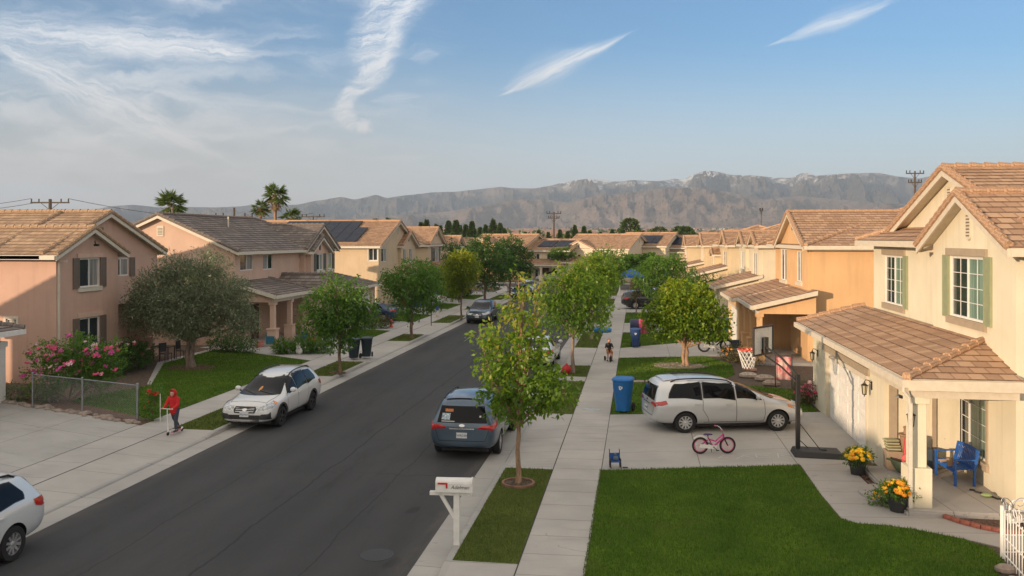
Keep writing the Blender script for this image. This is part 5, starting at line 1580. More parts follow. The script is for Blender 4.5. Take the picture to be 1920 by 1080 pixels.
        if clad:
            for y in K['wb']:
                ar = MB(); R0, R1 = K['r'] * 1.125, K['r'] * 1.32; pts = []
                o0, d, f = AX[sx]
                for k in range(25):
                    th = math.pi * (-.06 + 1.12 * k / 24); row = []
                    for rr in (R0, (R0 + R1) / 2, R1):
                        b_ = K['r'] + .01 + rr * math.sin(th); a_ = y + rr * math.cos(th)
                        hit = bv.ray_cast(o0 + f(a_, max(b_, .26)), d)
                        row.append(tuple(hit[0] + hit[1] * .016) if hit[0] is not None else None)
                    pts.append(row)
                for i in range(24):
                    for j in range(2):
                        q_ = [pts[i][j], pts[i][j + 1], pts[i + 1][j + 1], pts[i + 1][j]]
                        if all(q_): ar.add(q_, [(0, 1, 2, 3)])
                P('arch_cladding', ar, M_clad, bo)
            P('sill_cladding', panel(bv, [(K['wb'][0] - .42, .27), (K['wb'][1] + .42, .27), (K['wb'][1] + .42, .36), (K['wb'][0] - .42, .36)], sx, .014, 14, 2), M_clad, bo)
    P('windscreen', panel(bv, K['shield'], 'y+', .007, 14, 10), g_, root)
    P('rear_window', panel(bv, K['rear'], 'y-', .007, 14, 8), g_, root)
    for x0, x1 in ((-.55, .02), (.05, .60)): P('wiper', stripe(bv, [(x0, K['shield'][0][1] + .02), (x1, K['shield'][0][1] + .10)], 'y+', .008, .02), M_black, bo, False)
    gr = P('grille', panel(bv, K['grille'], 'y+', .010, 10, 5), M_black, root)
    gs = MB()
    gz0, gz1 = K['grille'][0][1], K['grille'][-2][1]
    for k in (.25, .5, .75): stripe(bv, [(-.32, gz0 + (gz1 - gz0) * k), (.32, gz0 + (gz1 - gz0) * k)], 'y+', .006, .016, gs)
    P('grille_bar', gs, M_chrome, gr, False)
    em = MB(); panel(bv, [(.09 * math.cos(t_), (gz0 + gz1) / 2 + .045 * math.sin(t_)) for t_ in [2 * math.pi * k / 12 for k in range(12)]], 'y+', .022, 6, 6, em); P('badge', em, M_chrome, gr)
    er = MB(); panel(bv, [(.085 * math.cos(t_), K['rear'][0][1] - .07 + .045 * math.sin(t_)) for t_ in [2 * math.pi * k / 12 for k in range(12)]], 'y-', .014, 6, 6, er); P('badge', er, M_chrome, bo)
    lb = .30 if clad else .24
    P('bumper_grille', panel(bv, [(-.62, lb + .10), (.62, lb + .10), (.56, lb + .24), (-.56, lb + .24)], 'y+', .010, 12, 3), M_black, root)
    if clad:
        for s_ in (1, -1): P('fog_lamp_surround', panel(bv, [(s_ * .50, .40), (s_ * .84, .40), (s_ * .84, .62), (s_ * .62, .60), (s_ * .50, .50)], 'y+', .013, 6, 4), M_clad, root)
        P('skid_plate', panel(bv, [(-.5, .345), (.5, .345), (.5, .40), (-.5, .40)], 'y+', .016, 10, 2), M_chrome, bo)
        P('rear_cladding', panel(bv, [(-.78, .43), (.78, .43), (.80, .54), (-.80, .54)], 'y-', .012, 12, 2), M_clad, bo)
    # plates
    for sy, pz, ax in ((1, K['plate_z'], 'y+'), (-1, K['rplate_z'], 'y-')):
        hit = bv.ray_cast(AX[ax][0] + Vector((0, 0, pz)), AX[ax][1])
        y = hit[0].y + sy * .012
        q = MB(); q.box(-.155, .155, min(y, y + sy * .01), max(y, y + sy * .01), pz - .078, pz + .078); po = q.obj('licence_plate', M_plate, root)
        if detail:
            text_mesh(plate, .085, simple((.03, .05, .16), .6), 'plate_number', po, (0, y + sy * .012, pz - .005), (R(90), 0, 0 if sy < 0 else math.pi), .001)
    # tailgate recess, seams, bumper line
    sm = MB(); rz0 = K['rear'][0][1]; w_ = K['rear'][1][0]
    stripe(bv, [(-w_ - .02, rz0 - .02), (-w_ - .04, rz0 - .2), (-w_ + .06, .56)], 'y-', mb=sm); stripe(bv, [(w_ + .02, rz0 - .02), (w_ + .04, rz0 - .2), (w_ - .06, .56)], 'y-', mb=sm)
    stripe(bv, [(-w_ + .06, .56), (w_ - .06, .56)], 'y-', mb=sm, w=.01)
    hy = K['st'][3][2]
    stripe(bv, [(-.62, 2.02), (-.70, 1.5), (-.72, hy - .02)], 'z+', mb=sm); stripe(bv, [(.62, 2.02), (.70, 1.5), (.72, hy - .02)], 'z+', mb=sm); stripe(bv, [(-.62, 2.02), (.62, 2.02)], 'z+', mb=sm)
    P('panel_seam', sm, M_black, bo, False)
    tr = MB(); stripe(bv, [(-.36, rz0 - .16), (.36, rz0 - .16)], 'y-', .018, .02, tr); P('tailgate_trim', tr, M_chrome, bo, False)
    if K['rail'] and rails:
        (ya, yb), rx, rzz = K['rail']
        for s_ in (1, -1):
            q = MB(); n = 12; pts = []
            for k in range(n + 1):
                t_ = k / n; y = ya + (yb - ya) * t_
                hit = bv.ray_cast(Vector((s_ * rx * .9, y, 4)), Vector((0, 0, -1)))
                pts.append((s_ * rx * .9, y, hit[0].z + (.055 if 0 < k < n else .0)))
            q.tube(pts, .022, 6); q.obj('roof_rail', M_black, root, smooth=True)
        sp = MB(); panel(bv, [(-.56, K['st'][-4][2] - .02), (.56, K['st'][-4][2] - .02), (.54, K['st'][-3][2] - .02), (-.54, K['st'][-3][2] - .02)], 'z+', .03, 10, 3, sp)
        P('spoiler', sp, paint, bo)
    # seats seen as dark shapes are inside the opaque tinted glass
    ub = MB(); ub.box(-.7, .7, -L + .5, L - .5, .16, .3); P('underbody', ub, M_dark, bo, False)
    return root
P_white = carpaint((.66, .67, .67), .1); P_silver = carpaint((.58, .60, .62), .4); P_slate = carpaint((.075, .115, .165), .6); P_navy = carpaint((.02, .05, .12), .5); P_teal = carpaint((.032, .060, .078), .55); P_black = carpaint((.02, .022, .026), .4); P_ice = carpaint((.64, .68, .70), .2)
RZ = -.13
# local +y is the front. heading h: rz so that +y points where the nose points
sil = make_car('minivan', 'silver-white minivan with tinted side glass and roof rails, side-on in the right driveway', P_silver, (2.76, 28.95, .004), R(-76), cat='minivan', plate='6TRJ208')
sil.scale = (1, 1.01, .96)
van = make_car('minivan', 'slate blue minivan with window stickers, rear towards us, at the right kerb', P_slate, (-4.95, 26.35, RZ), R(0), cat='minivan', plate='7WRD385')
wag = make_car('wagon', 'white wagon with black cladding, facing us at the left kerb by the lawn', P_white, (-12.75, 28.75, RZ), R(180), clad=True, darkrim=True, spokes=5, cat='station wagon', plate='7KLP251')
wag2 = make_car('wagon', 'whitish wagon cut by the left edge, parked at the left kerb', P_ice, (-13.0, 13.8, RZ), R(180), cat='station wagon', spokes=10, plate='6GHN730')
suv = make_car('wagon', 'dark teal car facing us under the trees at the left kerb, mid street', P_teal, (-11.7, 64.2, RZ), R(180), cat='suv', plate='8DFE114', rails=False)
sed = make_car('sedan', 'dark blue sedan with its tail to the street in a left driveway', P_navy, (-20.05, 61.8, .004), R(94), cat='car', plate='5UVK902')
wsd = make_car('sedan', 'white sedan behind the street trees at the right kerb', P_white, (-4.9, 43.2, RZ), R(0), cat='car', plate='7JSA559')
def more_car(src, label, loc, rz, paint=None):
    c = dup(src, loc, rz, label)
    if paint:
        for ch in c.children_recursive:
            if ch.type == 'MESH' and ch.data.materials and ch.data.materials[0] and ch.data.materials[0].name.startswith('car paint'):
                ch.data = ch.data.copy(); ch.data.materials[0] = paint
    return c
more_car(suv, 'black car standing across a far right driveway beyond the big green tree', (1.0, 76.5, .004), R(-80), P_black)
more_car(sed, 'dark sedan just behind the black one in a far right driveway', (1.6, 80.2, .004), R(-80), P_navy)
more_car(sed, 'white sedan deep in a right driveway behind the dark ones', (2.6, 84.5, .004), R(-80), P_white)
more_car(wag2, 'small silver wagon at the left kerb near the end of the street', (-12.3, 96, RZ), R(180), P_silver)
more_car(sed, 'dark blue car behind the trees at the left kerb near the bend', (-12.2, 90.0, RZ), R(180), P_navy)
more_car(suv, 'black vehicle in a left driveway behind the round dark tree', (-19.6, 88.5, .004), R(94), P_black)
more_car(sed, 'silver sedan half hidden in a left driveway behind foliage', (-19.6, 76.0, .004), R(94), P_ice)
more_car(sed, 'blue car parked before the far row, seen past the last trees', (-7.8, 119.0, -.05), R(100), P_navy)
more_car(suv, 'pale car beside bins before the far row', (-12.0, 121.8, 0.0), R(80), P_white)
# stickers on the blue minivan's rear glass
_, bvm = BODYCACHE['minivan']
for poly, m_ in (([(-.50, 1.36), (-.26, 1.36), (-.26, 1.44), (-.50, 1.44)], simple((.55, .18, .06), .6, var=.5, nscale=40)), ([(-.60, 1.14), (-.36, 1.14), (-.34, 1.32), (-.58, 1.32)], simple((.45, .55, .62), .6, var=.6, nscale=30)),
                 ([(-.60, 1.09), (-.22, 1.09), (-.22, 1.11), (-.60, 1.11)], M_white), ([(.50, 1.22), (.55, 1.22), (.55, 1.27), (.50, 1.27)], M_white)):
    panel(bvm, poly, 'y-', .013, 4, 4).obj('window_sticker', m_, van)
panel(BODYCACHE['wagon'][1], [(.03 + .05 * math.cos(t_), 1.17 + .06 * math.sin(t_)) for t_ in [2 * math.pi * k / 10 for k in range(10)]], 'y+', .014, 5, 5).obj('air_freshener', simple((.6, .25, .06), .6), wag)
# ------------------------------------------------------------------ foliage
def leafmat(ca, cb, cc=None, trans=.35, name='leaf'):
    key = ('lf', ca, cb, cc, trans)
    if key in MATS: return MATS[key]
    m = bpy.data.materials.new(name); m.use_nodes = True; m.node_tree.nodes.clear(); q = NG(m.node_tree)
    o = q.node('ShaderNodeOutputMaterial')
    at = q.node('ShaderNodeAttribute', attribute_name='tint')
    n = q.noise(objco(q), 1.1, 3, .6)
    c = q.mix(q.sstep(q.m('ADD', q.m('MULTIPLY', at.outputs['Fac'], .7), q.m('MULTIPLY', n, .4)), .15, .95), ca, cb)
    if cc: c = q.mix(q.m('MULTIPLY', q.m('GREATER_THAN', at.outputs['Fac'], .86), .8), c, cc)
    d = q.node('ShaderNodeBsdfDiffuse'); q.put(d.inputs[0], c)
    t = q.node('ShaderNodeBsdfTranslucent'); q.put(t.inputs[0], q.mix(.5, c, tuple(min(1, v * 1.9) for v in cb)))
    gl = q.node('ShaderNodeBsdfGlossy'); gl.inputs['Roughness'].default_value = .45; gl.inputs[0].default_value = (.5, .55, .5, 1)
    m1 = q.node('ShaderNodeMixShader'); m1.inputs[0].default_value = trans; q.l.new(d.outputs[0], m1.inputs[1]); q.l.new(t.outputs[0], m1.inputs[2])
    m2 = q.node('ShaderNodeMixShader'); m2.inputs[0].default_value = .05; q.l.new(m1.outputs[0], m2.inputs[1]); q.l.new(gl.outputs[0], m2.inputs[2])
    q.l.new(m2.outputs[0], o.inputs[0])
    MATS[key] = m
    return m
def barkmat(col):
    key = ('bk', col)
    if key in MATS: return MATS[key]
    m, q, b, o = newmat('bark')
    co = objco(q); n = q.noise(q.vscale(co, (14, 14, 3)), 1.0, 5, .7)
    q.put(b.inputs['Base Color'], q.mix(q.sstep(n, .3, .7), tuple(v * .55 for v in col), tuple(v * 1.25 for v in col)))
    b.inputs['Roughness'].default_value = .95; bump(q, b, n, .9, .03)
    MATS[key] = m
    return m
def leaves(rng, centers, radii, n, size, aspect=.5, droop=.3, per=9, shell=.45, twig=.22, tintbase=None):
    """sprigs of leaves scattered through blobs; returns V,F,tint"""
    centers = np.array(centers); radii = np.array(radii)
    if radii.ndim == 1: radii = np.stack([radii] * 3, 1)
    vol = radii.prod(1) ** .72; pr = vol / vol.sum()
    ns = max(1, n // per)
    b = rng.choice(len(centers), ns, p=pr)
    d = rng.normal(size=(ns, 3)); d /= np.linalg.norm(d, axis=1)[:, None]
    rr = shell + (1 - shell) * rng.random(ns) ** .6
    rr = np.where(rng.random(ns) < .18, rng.random(ns) * .6, rr)
    sp = centers[b] + d * radii[b] * rr[:, None]
    out_ = d + np.array([0, 0, -.1]); out_ /= np.linalg.norm(out_, axis=1)[:, None]
    t = np.repeat(np.arange(ns), per); N = len(t)
    along = rng.random(N)
    pos = sp[t] + out_[t] * (along * twig)[:, None] + rng.normal(size=(N, 3)) * twig * .34
    dirv = out_[t] * .7 + rng.normal(size=(N, 3)) * .75 + np.array([0, 0, -droop])
    dirv /= np.linalg.norm(dirv, axis=1)[:, None]
    side = np.cross(dirv, rng.normal(size=(N, 3)) * .6 + np.array([0, 0, 1.0])); side /= (np.linalg.norm(side, axis=1)[:, None] + 1e-9)
    L = (size * rng.uniform(.6, 1.25, N))[:, None]; Wd = L * aspect
    nrm = np.cross(side, dirv)
    V = np.empty((N, 4, 3))
    V[:, 0] = pos; V[:, 1] = pos + dirv * L * .45 + side * Wd * .5 + nrm * L * .06; V[:, 2] = pos + dirv * L; V[:, 3] = pos + dirv * L * .45 - side * Wd * .5 + nrm * L * .06
    F = np.arange(N * 4).reshape(N, 4)
    sprig_t = rng.random(ns)
    tint = np.clip(.55 * sprig_t[t] + .45 * rng.random(N), 0, 1)
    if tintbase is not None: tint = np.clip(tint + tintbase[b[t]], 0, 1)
    return V.reshape(-1, 3), F, np.repeat(tint, 4)
def make_tree(name, label, loc, th, blobs, n, size, lm, bark, tr=.09, aspect=.5, seed=1, per=9, forks=None, droop=.3, twig=.22, group=None, cat='tree', stems=1, lean=(0, 0), shell=.45, tb=None):
    """blobs: (dx,dy,z,r) or (dx,dy,z,rx,ry,rz); th = height at which limbs leave the trunk"""
    rng = np.random.default_rng(seed); rnd = random.Random(seed)
    root = thing(name, label, cat, loc, 0, group)
    cs = [b[:3] for b in blobs]; rs = [(b[3],) * 3 if len(b) == 4 else b[3:6] for b in blobs]
    mb = MB()
    top = Vector((lean[0], lean[1], th))
    for s in range(stems):
        ox = (s - (stems - 1) / 2) * tr * 1.3
        pts = [Vector((ox + tr * .25 * math.sin(k * 1.7 + s), tr * .2 * math.cos(k * 1.3 + s), 0)) + top * (k / 6) for k in range(7)]
        rad = [tr * (1.45 if k == 0 else 1.12 - .06 * k) / (1 + .35 * (stems - 1)) for k in range(7)]
        mb.tube(pts, rad, 9)
    for c, r in zip(cs, rs):
        c = Vector(c); st = top * (rnd.uniform(.8, 1.0)); 
        mid = st.lerp(c, .5) + Vector((0, 0, -.08 * (c - st).length)) + Vector((rnd.uniform(-.1, .1), rnd.uniform(-.1, .1), 0)) * (c - st).length
        L_ = (c - st).length; r0 = tr * min(.75, .35 + .1 * L_)
        pts = []
        for k in range(7):
            t = k / 6; pts.append(st * (1 - t) ** 2 + mid * 2 * t * (1 - t) + c * t * t)
        mb.tube(pts, [r0 * (1 - .8 * k / 6) for k in range(7)], 7)
        for k in range(5):
            dv = Vector((rnd.gauss(0, 1), rnd.gauss(0, 1), rnd.gauss(.4, .8))).normalized()
            e_ = c + Vector((dv.x * r[0], dv.y * r[1], dv.z * r[2])) * .9
            s0 = mid.lerp(c, rnd.uniform(.3, 1)); mb.tube([s0, s0.lerp(e_, .55) + Vector((0, 0, .04)), e_], [r0 * .26, r0 * .17, r0 * .06], 5)
    mb.obj('trunk', bark, root, smooth=True)
    V, F, T = leaves(rng, cs, rs, n, size, aspect, droop, per, shell, twig, np.array(tb) if tb is not None else None)
    np_mesh('crown', V, F, lm, T, parent=root)
    return root
B_grey = barkmat((.26, .20, .16)); B_brown = barkmat((.20, .135, .09)); B_tan = barkmat((.34, .22, .14))
LF_str = leafmat((.060, .135, .014), (.21, .33, .026), (.38, .33, .05), .45)
LF_mid = leafmat((.045, .110, .016), (.125, .240, .026), None, .42)
LF_dark = leafmat((.030, .078, .016), (.080, .165, .028), None, .38)
LF_yel = leafmat((.085, .15, .010), (.26, .30, .014), (.38, .33, .02), .42)
LF_cit = leafmat((.070, .150, .010), (.25, .34, .018), (.34, .33, .02), .36)
LF_oliv = leafmat((.085, .115, .058), (.25, .29, .17), (.42, .46, .33), .25)
LF_con = leafmat((.030, .064, .018), (.100, .145, .036), None, .15)
LF_brn = leafmat((.06, .07, .02), (.14, .12, .05), (.25, .14, .09), .25)
RGm = random.Random(3)
# street tree right in front of us (thin, open, irregular)
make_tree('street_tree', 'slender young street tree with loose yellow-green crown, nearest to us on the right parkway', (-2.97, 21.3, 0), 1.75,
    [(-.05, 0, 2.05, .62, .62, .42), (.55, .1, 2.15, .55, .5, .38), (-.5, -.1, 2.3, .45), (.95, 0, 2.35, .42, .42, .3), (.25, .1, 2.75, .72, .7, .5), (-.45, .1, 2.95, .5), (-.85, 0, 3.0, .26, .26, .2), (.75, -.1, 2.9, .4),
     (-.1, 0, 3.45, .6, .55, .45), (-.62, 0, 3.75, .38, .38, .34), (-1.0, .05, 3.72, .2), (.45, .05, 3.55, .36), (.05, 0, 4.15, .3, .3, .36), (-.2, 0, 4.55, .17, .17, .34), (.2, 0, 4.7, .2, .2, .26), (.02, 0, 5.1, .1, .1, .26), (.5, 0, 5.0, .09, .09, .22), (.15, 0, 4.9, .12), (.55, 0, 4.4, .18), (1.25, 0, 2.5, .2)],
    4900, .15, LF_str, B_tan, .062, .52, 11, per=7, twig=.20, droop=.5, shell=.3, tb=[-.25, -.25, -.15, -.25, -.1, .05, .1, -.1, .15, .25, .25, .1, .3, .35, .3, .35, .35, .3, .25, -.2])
# second street tree, larger, sunlit head
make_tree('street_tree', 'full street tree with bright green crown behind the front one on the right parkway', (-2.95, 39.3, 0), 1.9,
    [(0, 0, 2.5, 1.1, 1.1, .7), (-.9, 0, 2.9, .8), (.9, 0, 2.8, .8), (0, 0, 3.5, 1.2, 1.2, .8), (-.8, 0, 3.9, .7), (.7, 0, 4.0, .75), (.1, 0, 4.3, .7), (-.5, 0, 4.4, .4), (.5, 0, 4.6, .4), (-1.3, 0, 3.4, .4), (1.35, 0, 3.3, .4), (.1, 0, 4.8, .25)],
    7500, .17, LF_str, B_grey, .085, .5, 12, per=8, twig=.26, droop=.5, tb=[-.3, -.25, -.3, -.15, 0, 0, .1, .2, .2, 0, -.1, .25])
make_tree('street_tree', 'tall street tree with sunlit top standing behind the second one on the right parkway', (-2.8, 52.5, 0), 2.0,
    [(.1, 0, 2.9, 1.0, 1.1, .7), (-.5, 0, 3.5, .7), (.8, 0, 3.6, .75), (.1, 0, 4.1, .9, .9, .6), (-.5, 0, 4.4, .5), (.6, 0, 4.6, .5), (.1, 0, 4.9, .35), (1.1, 0, 4.2, .4), (-1.1, 0, 3.9, .4)],
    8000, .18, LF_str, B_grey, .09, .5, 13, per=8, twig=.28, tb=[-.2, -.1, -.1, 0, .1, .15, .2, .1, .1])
make_tree('street_tree', 'leafy street tree farther along the right parkway, beyond the tall one', (-2.6, 68.0, 0), 2.0,
    [(0, 0, 3.2, 1.5, 1.5, .9), (-.9, 0, 4.0, 1.0), (1.0, 0, 4.1, 1.0), (0, 0, 4.6, 1.1, 1.1, .6), (.2, 0, 5.0, .4)],
    5500, .2, LF_mid, B_grey, .1, .5, 14, per=8, twig=.3, tb=[-.1, .1, .1, .3, .4])
# right yards
make_tree('citrus_tree', 'round dense yellow-green tree with forked trunk on the right lawn behind the silver minivan', (2.3, 42.3, 0), 1.0,
    [(-1.1, 0, 2.0, .85, .85, .6), (1.0, -.1, 1.95, .95, .9, .62), (0, -.5, 2.0, .9, .8, .6), (0, .6, 2.3, 1.0), (-.75, -.2, 2.8, .85, .85, .7), (.65, -.3, 2.85, .9, .85, .7), (-.1, 0, 3.45, .95, .95, .6), (1.45, 0, 2.45, .6), (-1.5, 0, 2.4, .5), (1.8, 0, 1.8, .35), (-.6, 0, 3.6, .45), (.75, 0, 3.45, .5)],
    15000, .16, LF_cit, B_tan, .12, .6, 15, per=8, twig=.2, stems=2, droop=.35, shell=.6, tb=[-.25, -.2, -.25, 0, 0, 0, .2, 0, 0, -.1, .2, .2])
make_tree('yard_tree', 'spreading green tree in a right front yard beyond the citrus tree', (1.8, 62.5, 0), 1.8,
    [(0, 0, 2.7, 1.4, 1.3, .9), (-1.2, 0, 3.3, 1.0), (1.2, 0, 3.3, 1.1), (0, 0, 4.1, 1.3, 1.2, .9), (.9, 0, 4.3, .7), (-.8, 0, 4.2, .7), (2.1, 0, 2.8, .6)],
    9000, .17, LF_mid, B_brown, .12, .5, 16, per=8, twig=.25, tb=[-.1, .1, .05, .3, .3, .3, 0])
make_tree('yard_tree', 'bushy green tree at the garages in the middle of the right row', (4.9, 66, 0), 1.5, [(0, 0, 2.2, 1.2, 1.1, .8), (.9, 0, 2.6, .8), (-.6, 0, 3.0, .8)], 4500, .17, LF_mid, B_brown, .1, .5, 17, twig=.25)
make_tree('young_tree', 'small thin tree with brownish leaves on the lawn before the dark cars', (-.1, 71.0, 0), 1.1, [(0, 0, 1.9, .42, .42, .6), (.1, 0, 2.5, .3, .3, .4)], 900, .15, LF_brn, B_grey, .05, .45, 18, twig=.25)
make_tree('shrub', 'sparse brown shrub in the parkway left of the walk, far up the right side', (-2.9, 63.5, 0), .3, [(0, 0, .8, .5, .5, .5), (.35, .4, 1.2, .3)], 900, .12, LF_brn, B_grey, .03, .4, 19, twig=.2, cat='shrub')
# left parkway trees
lbl = ['broad fresh-green street tree with thin trunk by the wheeled bins on the left parkway', 'bushy street tree with a double trunk, second on the left parkway', 'bright yellow-green street tree beside the dark teal car', 'dark round street tree near the far end of the left parkway', 'last dark green street tree on the left before the bend']
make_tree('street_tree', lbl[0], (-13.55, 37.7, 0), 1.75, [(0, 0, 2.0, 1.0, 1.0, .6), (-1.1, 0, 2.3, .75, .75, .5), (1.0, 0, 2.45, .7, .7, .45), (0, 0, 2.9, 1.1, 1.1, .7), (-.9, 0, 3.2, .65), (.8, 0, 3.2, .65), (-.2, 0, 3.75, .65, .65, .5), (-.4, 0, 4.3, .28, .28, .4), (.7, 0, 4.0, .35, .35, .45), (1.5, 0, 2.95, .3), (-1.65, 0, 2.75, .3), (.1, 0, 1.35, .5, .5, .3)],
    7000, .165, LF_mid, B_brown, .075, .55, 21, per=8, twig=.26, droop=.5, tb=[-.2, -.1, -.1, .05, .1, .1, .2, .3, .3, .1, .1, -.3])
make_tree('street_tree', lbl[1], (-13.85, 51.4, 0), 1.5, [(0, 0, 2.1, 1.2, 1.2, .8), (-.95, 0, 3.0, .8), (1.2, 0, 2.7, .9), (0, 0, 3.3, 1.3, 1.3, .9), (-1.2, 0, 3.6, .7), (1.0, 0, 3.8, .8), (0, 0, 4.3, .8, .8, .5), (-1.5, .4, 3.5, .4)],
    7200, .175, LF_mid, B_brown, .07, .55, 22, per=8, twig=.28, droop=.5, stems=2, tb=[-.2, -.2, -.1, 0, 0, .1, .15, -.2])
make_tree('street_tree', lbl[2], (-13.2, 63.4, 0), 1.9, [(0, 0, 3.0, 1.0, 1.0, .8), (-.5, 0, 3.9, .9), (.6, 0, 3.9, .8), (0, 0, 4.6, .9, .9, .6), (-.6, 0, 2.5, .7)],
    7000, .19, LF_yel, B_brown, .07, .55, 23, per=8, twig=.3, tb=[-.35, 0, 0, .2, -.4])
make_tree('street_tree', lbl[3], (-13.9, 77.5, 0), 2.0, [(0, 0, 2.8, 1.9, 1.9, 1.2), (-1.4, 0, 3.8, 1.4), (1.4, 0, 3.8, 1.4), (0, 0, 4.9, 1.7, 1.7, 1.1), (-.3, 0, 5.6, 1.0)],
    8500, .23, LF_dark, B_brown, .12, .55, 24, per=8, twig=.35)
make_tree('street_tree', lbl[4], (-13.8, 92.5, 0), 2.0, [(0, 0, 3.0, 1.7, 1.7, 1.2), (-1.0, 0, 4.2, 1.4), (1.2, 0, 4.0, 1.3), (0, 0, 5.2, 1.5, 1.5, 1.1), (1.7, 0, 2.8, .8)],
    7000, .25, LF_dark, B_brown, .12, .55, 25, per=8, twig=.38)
make_tree('yard_tree', 'dark tree in a left yard between the fourth and fifth houses', (-17.8, 84, 0), 1.8, [(0, 0, 3.0, 1.6, 1.6, 1.2), (.8, 0, 4.2, 1.1), (-.6, 0, 4.8, 1.0)], 5000, .24, LF_dark, B_brown, .12, .55, 26, twig=.35)
make_tree('shrub', 'tall loose shrub with reddish flowers at the garage corner of the columned-porch house', (-20.6, 55.2, 0), .5, [(0, 0, 1.2, .7, .7, 1.0), (.2, 0, 2.2, .6)], 2600, .16, LF_brn, B_brown, .06, .5, 27, cat='shrub', twig=.3)
make_tree('yard_tree', 'dark green tree by the third left house behind the double-trunk tree', (-17.4, 70.5, 0), 1.5, [(0, 0, 2.3, 1.5, 1.4, 1.1), (-.8, 0, 3.3, 1.1), (.9, 0, 3.0, 1.0)], 5000, .2, LF_mid, B_brown, .1, .55, 28, twig=.3)
make_tree('ornamental_tree', 'small rounded tree on a pale trunk before the centre house of the far row', (-10.6, 120.9, 0), 3.2, [(-.8, 0, 4.0, 1.0, .9, .6), (.6, 0, 4.1, 1.2, .9, .7)], 2500, .26, LF_mid, B_grey, .12, .5, 29, twig=.3)
# olive
make_tree('olive_tree', 'broad grey-green olive tree on the first left lawn', (-21.2, 38.2, 0), 1.5,
    [(0, 0, 2.3, 1.5, 1.3, .8), (-2.0, 0, 2.5, 1.2, 1.2, .9), (1.9, 0, 2.5, 1.1, 1.1, 1.0), (-1.2, -.3, 3.4, 1.3, 1.2, 1.0), (1.1, -.3, 3.6, 1.3, 1.2, 1.1), (0, .2, 4.1, 1.4, 1.3, .9), (-1.9, 0, 3.6, .9), (2.2, 0, 3.4, .8, .8, 1.0), (.9, 0, 4.9, .9, .8, .6), (-.7, 0, 4.8, .9, .9, .5), (2.7, .2, 2.2, .6), (-2.9, 0, 3.0, .45), (0, -.8, 2.8, 1.2)],
    38000, .17, LF_oliv, B_grey, .17, .26, 31, per=12, twig=.32, droop=-.1, stems=2, shell=.4)

# bushes and flower beds
def bush(label, loc, blobs, n, size, lm, seed, cat='shrub', name='shrub', aspect=.5, flowers=None, per=8, twig=.16, droop=.1):
    rng = np.random.default_rng(seed)
    root = thing(name, label, cat, loc)
    cs = [b[:3] for b in blobs]; rs = [(b[3],) * 3 if len(b) == 4 else b[3:6] for b in blobs]
    V, F, T = leaves(rng, cs, rs, n, size, aspect, droop, per, .35, twig)
    V[:, 2] = np.maximum(V[:, 2], .01)
    np_mesh('foliage', V, F, lm, T, parent=root)
    mb = MB()
    for c, r in zip(cs, rs):
        for k in range(4):
            e_ = Vector(c) + Vector((rng.normal() * r[0] * .5, rng.normal() * r[1] * .5, abs(rng.normal()) * r[2] * .4))
            mb.tube([(0, 0, .01), tuple(Vector((c[0] * .8, c[1] * .8, c[2] * .6))), tuple(e_)], [.02, .014, .006], 5)
    mb.obj('stem', B_brown, root)
    if flowers:
        for (fn, fm, cnt, fs_, zz) in flowers:
            k = 0
            while k < cnt:
                i = rng.integers(len(cs)); d = rng.normal(size=3); d /= np.linalg.norm(d); d[1] = -abs(d[1]) ; d[2] = abs(d[2]) * zz + d[2] * (1 - zz)
                p = np.array(cs[i]) + d * np.array(rs[i]) * 1.05
                q = MB(); s = fs_ * rng.uniform(.6, 1.25)
                for j in range(6):
                    a = j * math.pi / 3 + rng.random(); c_, s_ = math.cos(a), math.sin(a)
                    q.add([(0, 0, 0), (c_ * s * .9 - s_ * s * .4, s_ * s * .9 + c_ * s * .4, s * .25), (c_ * s, s_ * s, s * .5), (c_ * s * .9 + s_ * s * .4, s_ * s * .9 - c_ * s * .4, s * .25)], [(0, 1, 2, 3)])
                q.ball((0, 0, s * .2), s * .5, 6, (1, 1, .8))
                fo = q.obj('flower', fm, root); fo.location = tuple(p)
                fo.rotation_euler = (R(60) * rng.uniform(.3, 1), 0, rng.uniform(-.6, .6)); k += 1
    return root
F_pink = simple((.62, .07, .20), .6, var=.3, nscale=9); F_mag = simple((.50, .06, .26), .6, var=.3, nscale=9); F_red = simple((.50, .015, .015), .6, var=.2); F_pale = simple((.62, .42, .44), .6, var=.3); F_yel = simple((.80, .48, .01), .6, var=.2, nscale=30); F_or = simple((.80, .30, .01), .6, var=.2, nscale=30)
bush('large rose bush covered in pink blooms beside the wire fence on the left', (-21.3, 29.5, 0), [(-.9, 0, .9, .8, .7, .9), (.2, 0, 1.3, .9, .7, .9), (1.2, .2, 1.1, .8, .7, .8), (.3, .2, 2.0, .9, .7, .5), (-.9, .1, 1.8, .7, .6, .45), (1.5, .3, 1.8, .6)], 9500, .10, LF_mid, 41, cat='rose bush', name='rose_bush', aspect=.6,
     flowers=[('a', F_pink, 34, .115, .7), ('b', F_mag, 20, .11, .7), ('c', F_pale, 18, .10, .95)])
bush('leafy rose shrubs with pale pink blooms under the window of the first left house', (-23.4, 36.0, 0), [(-.5, -1.8, .6, .6, .9, .6), (0, -.3, .7, .6, .9, .7), (0, 1.2, .7, .6, .8, .6), (-.2, 2.2, .6, .5, .7, .5), (.1, .5, 1.2, .4, .5, .35)], 6500, .13, LF_dark, 42, name='rose_bush', cat='rose bush', aspect=.35,
     flowers=[('a', F_pale, 16, .11, .9), ('b', F_pink, 9, .11, .9)])
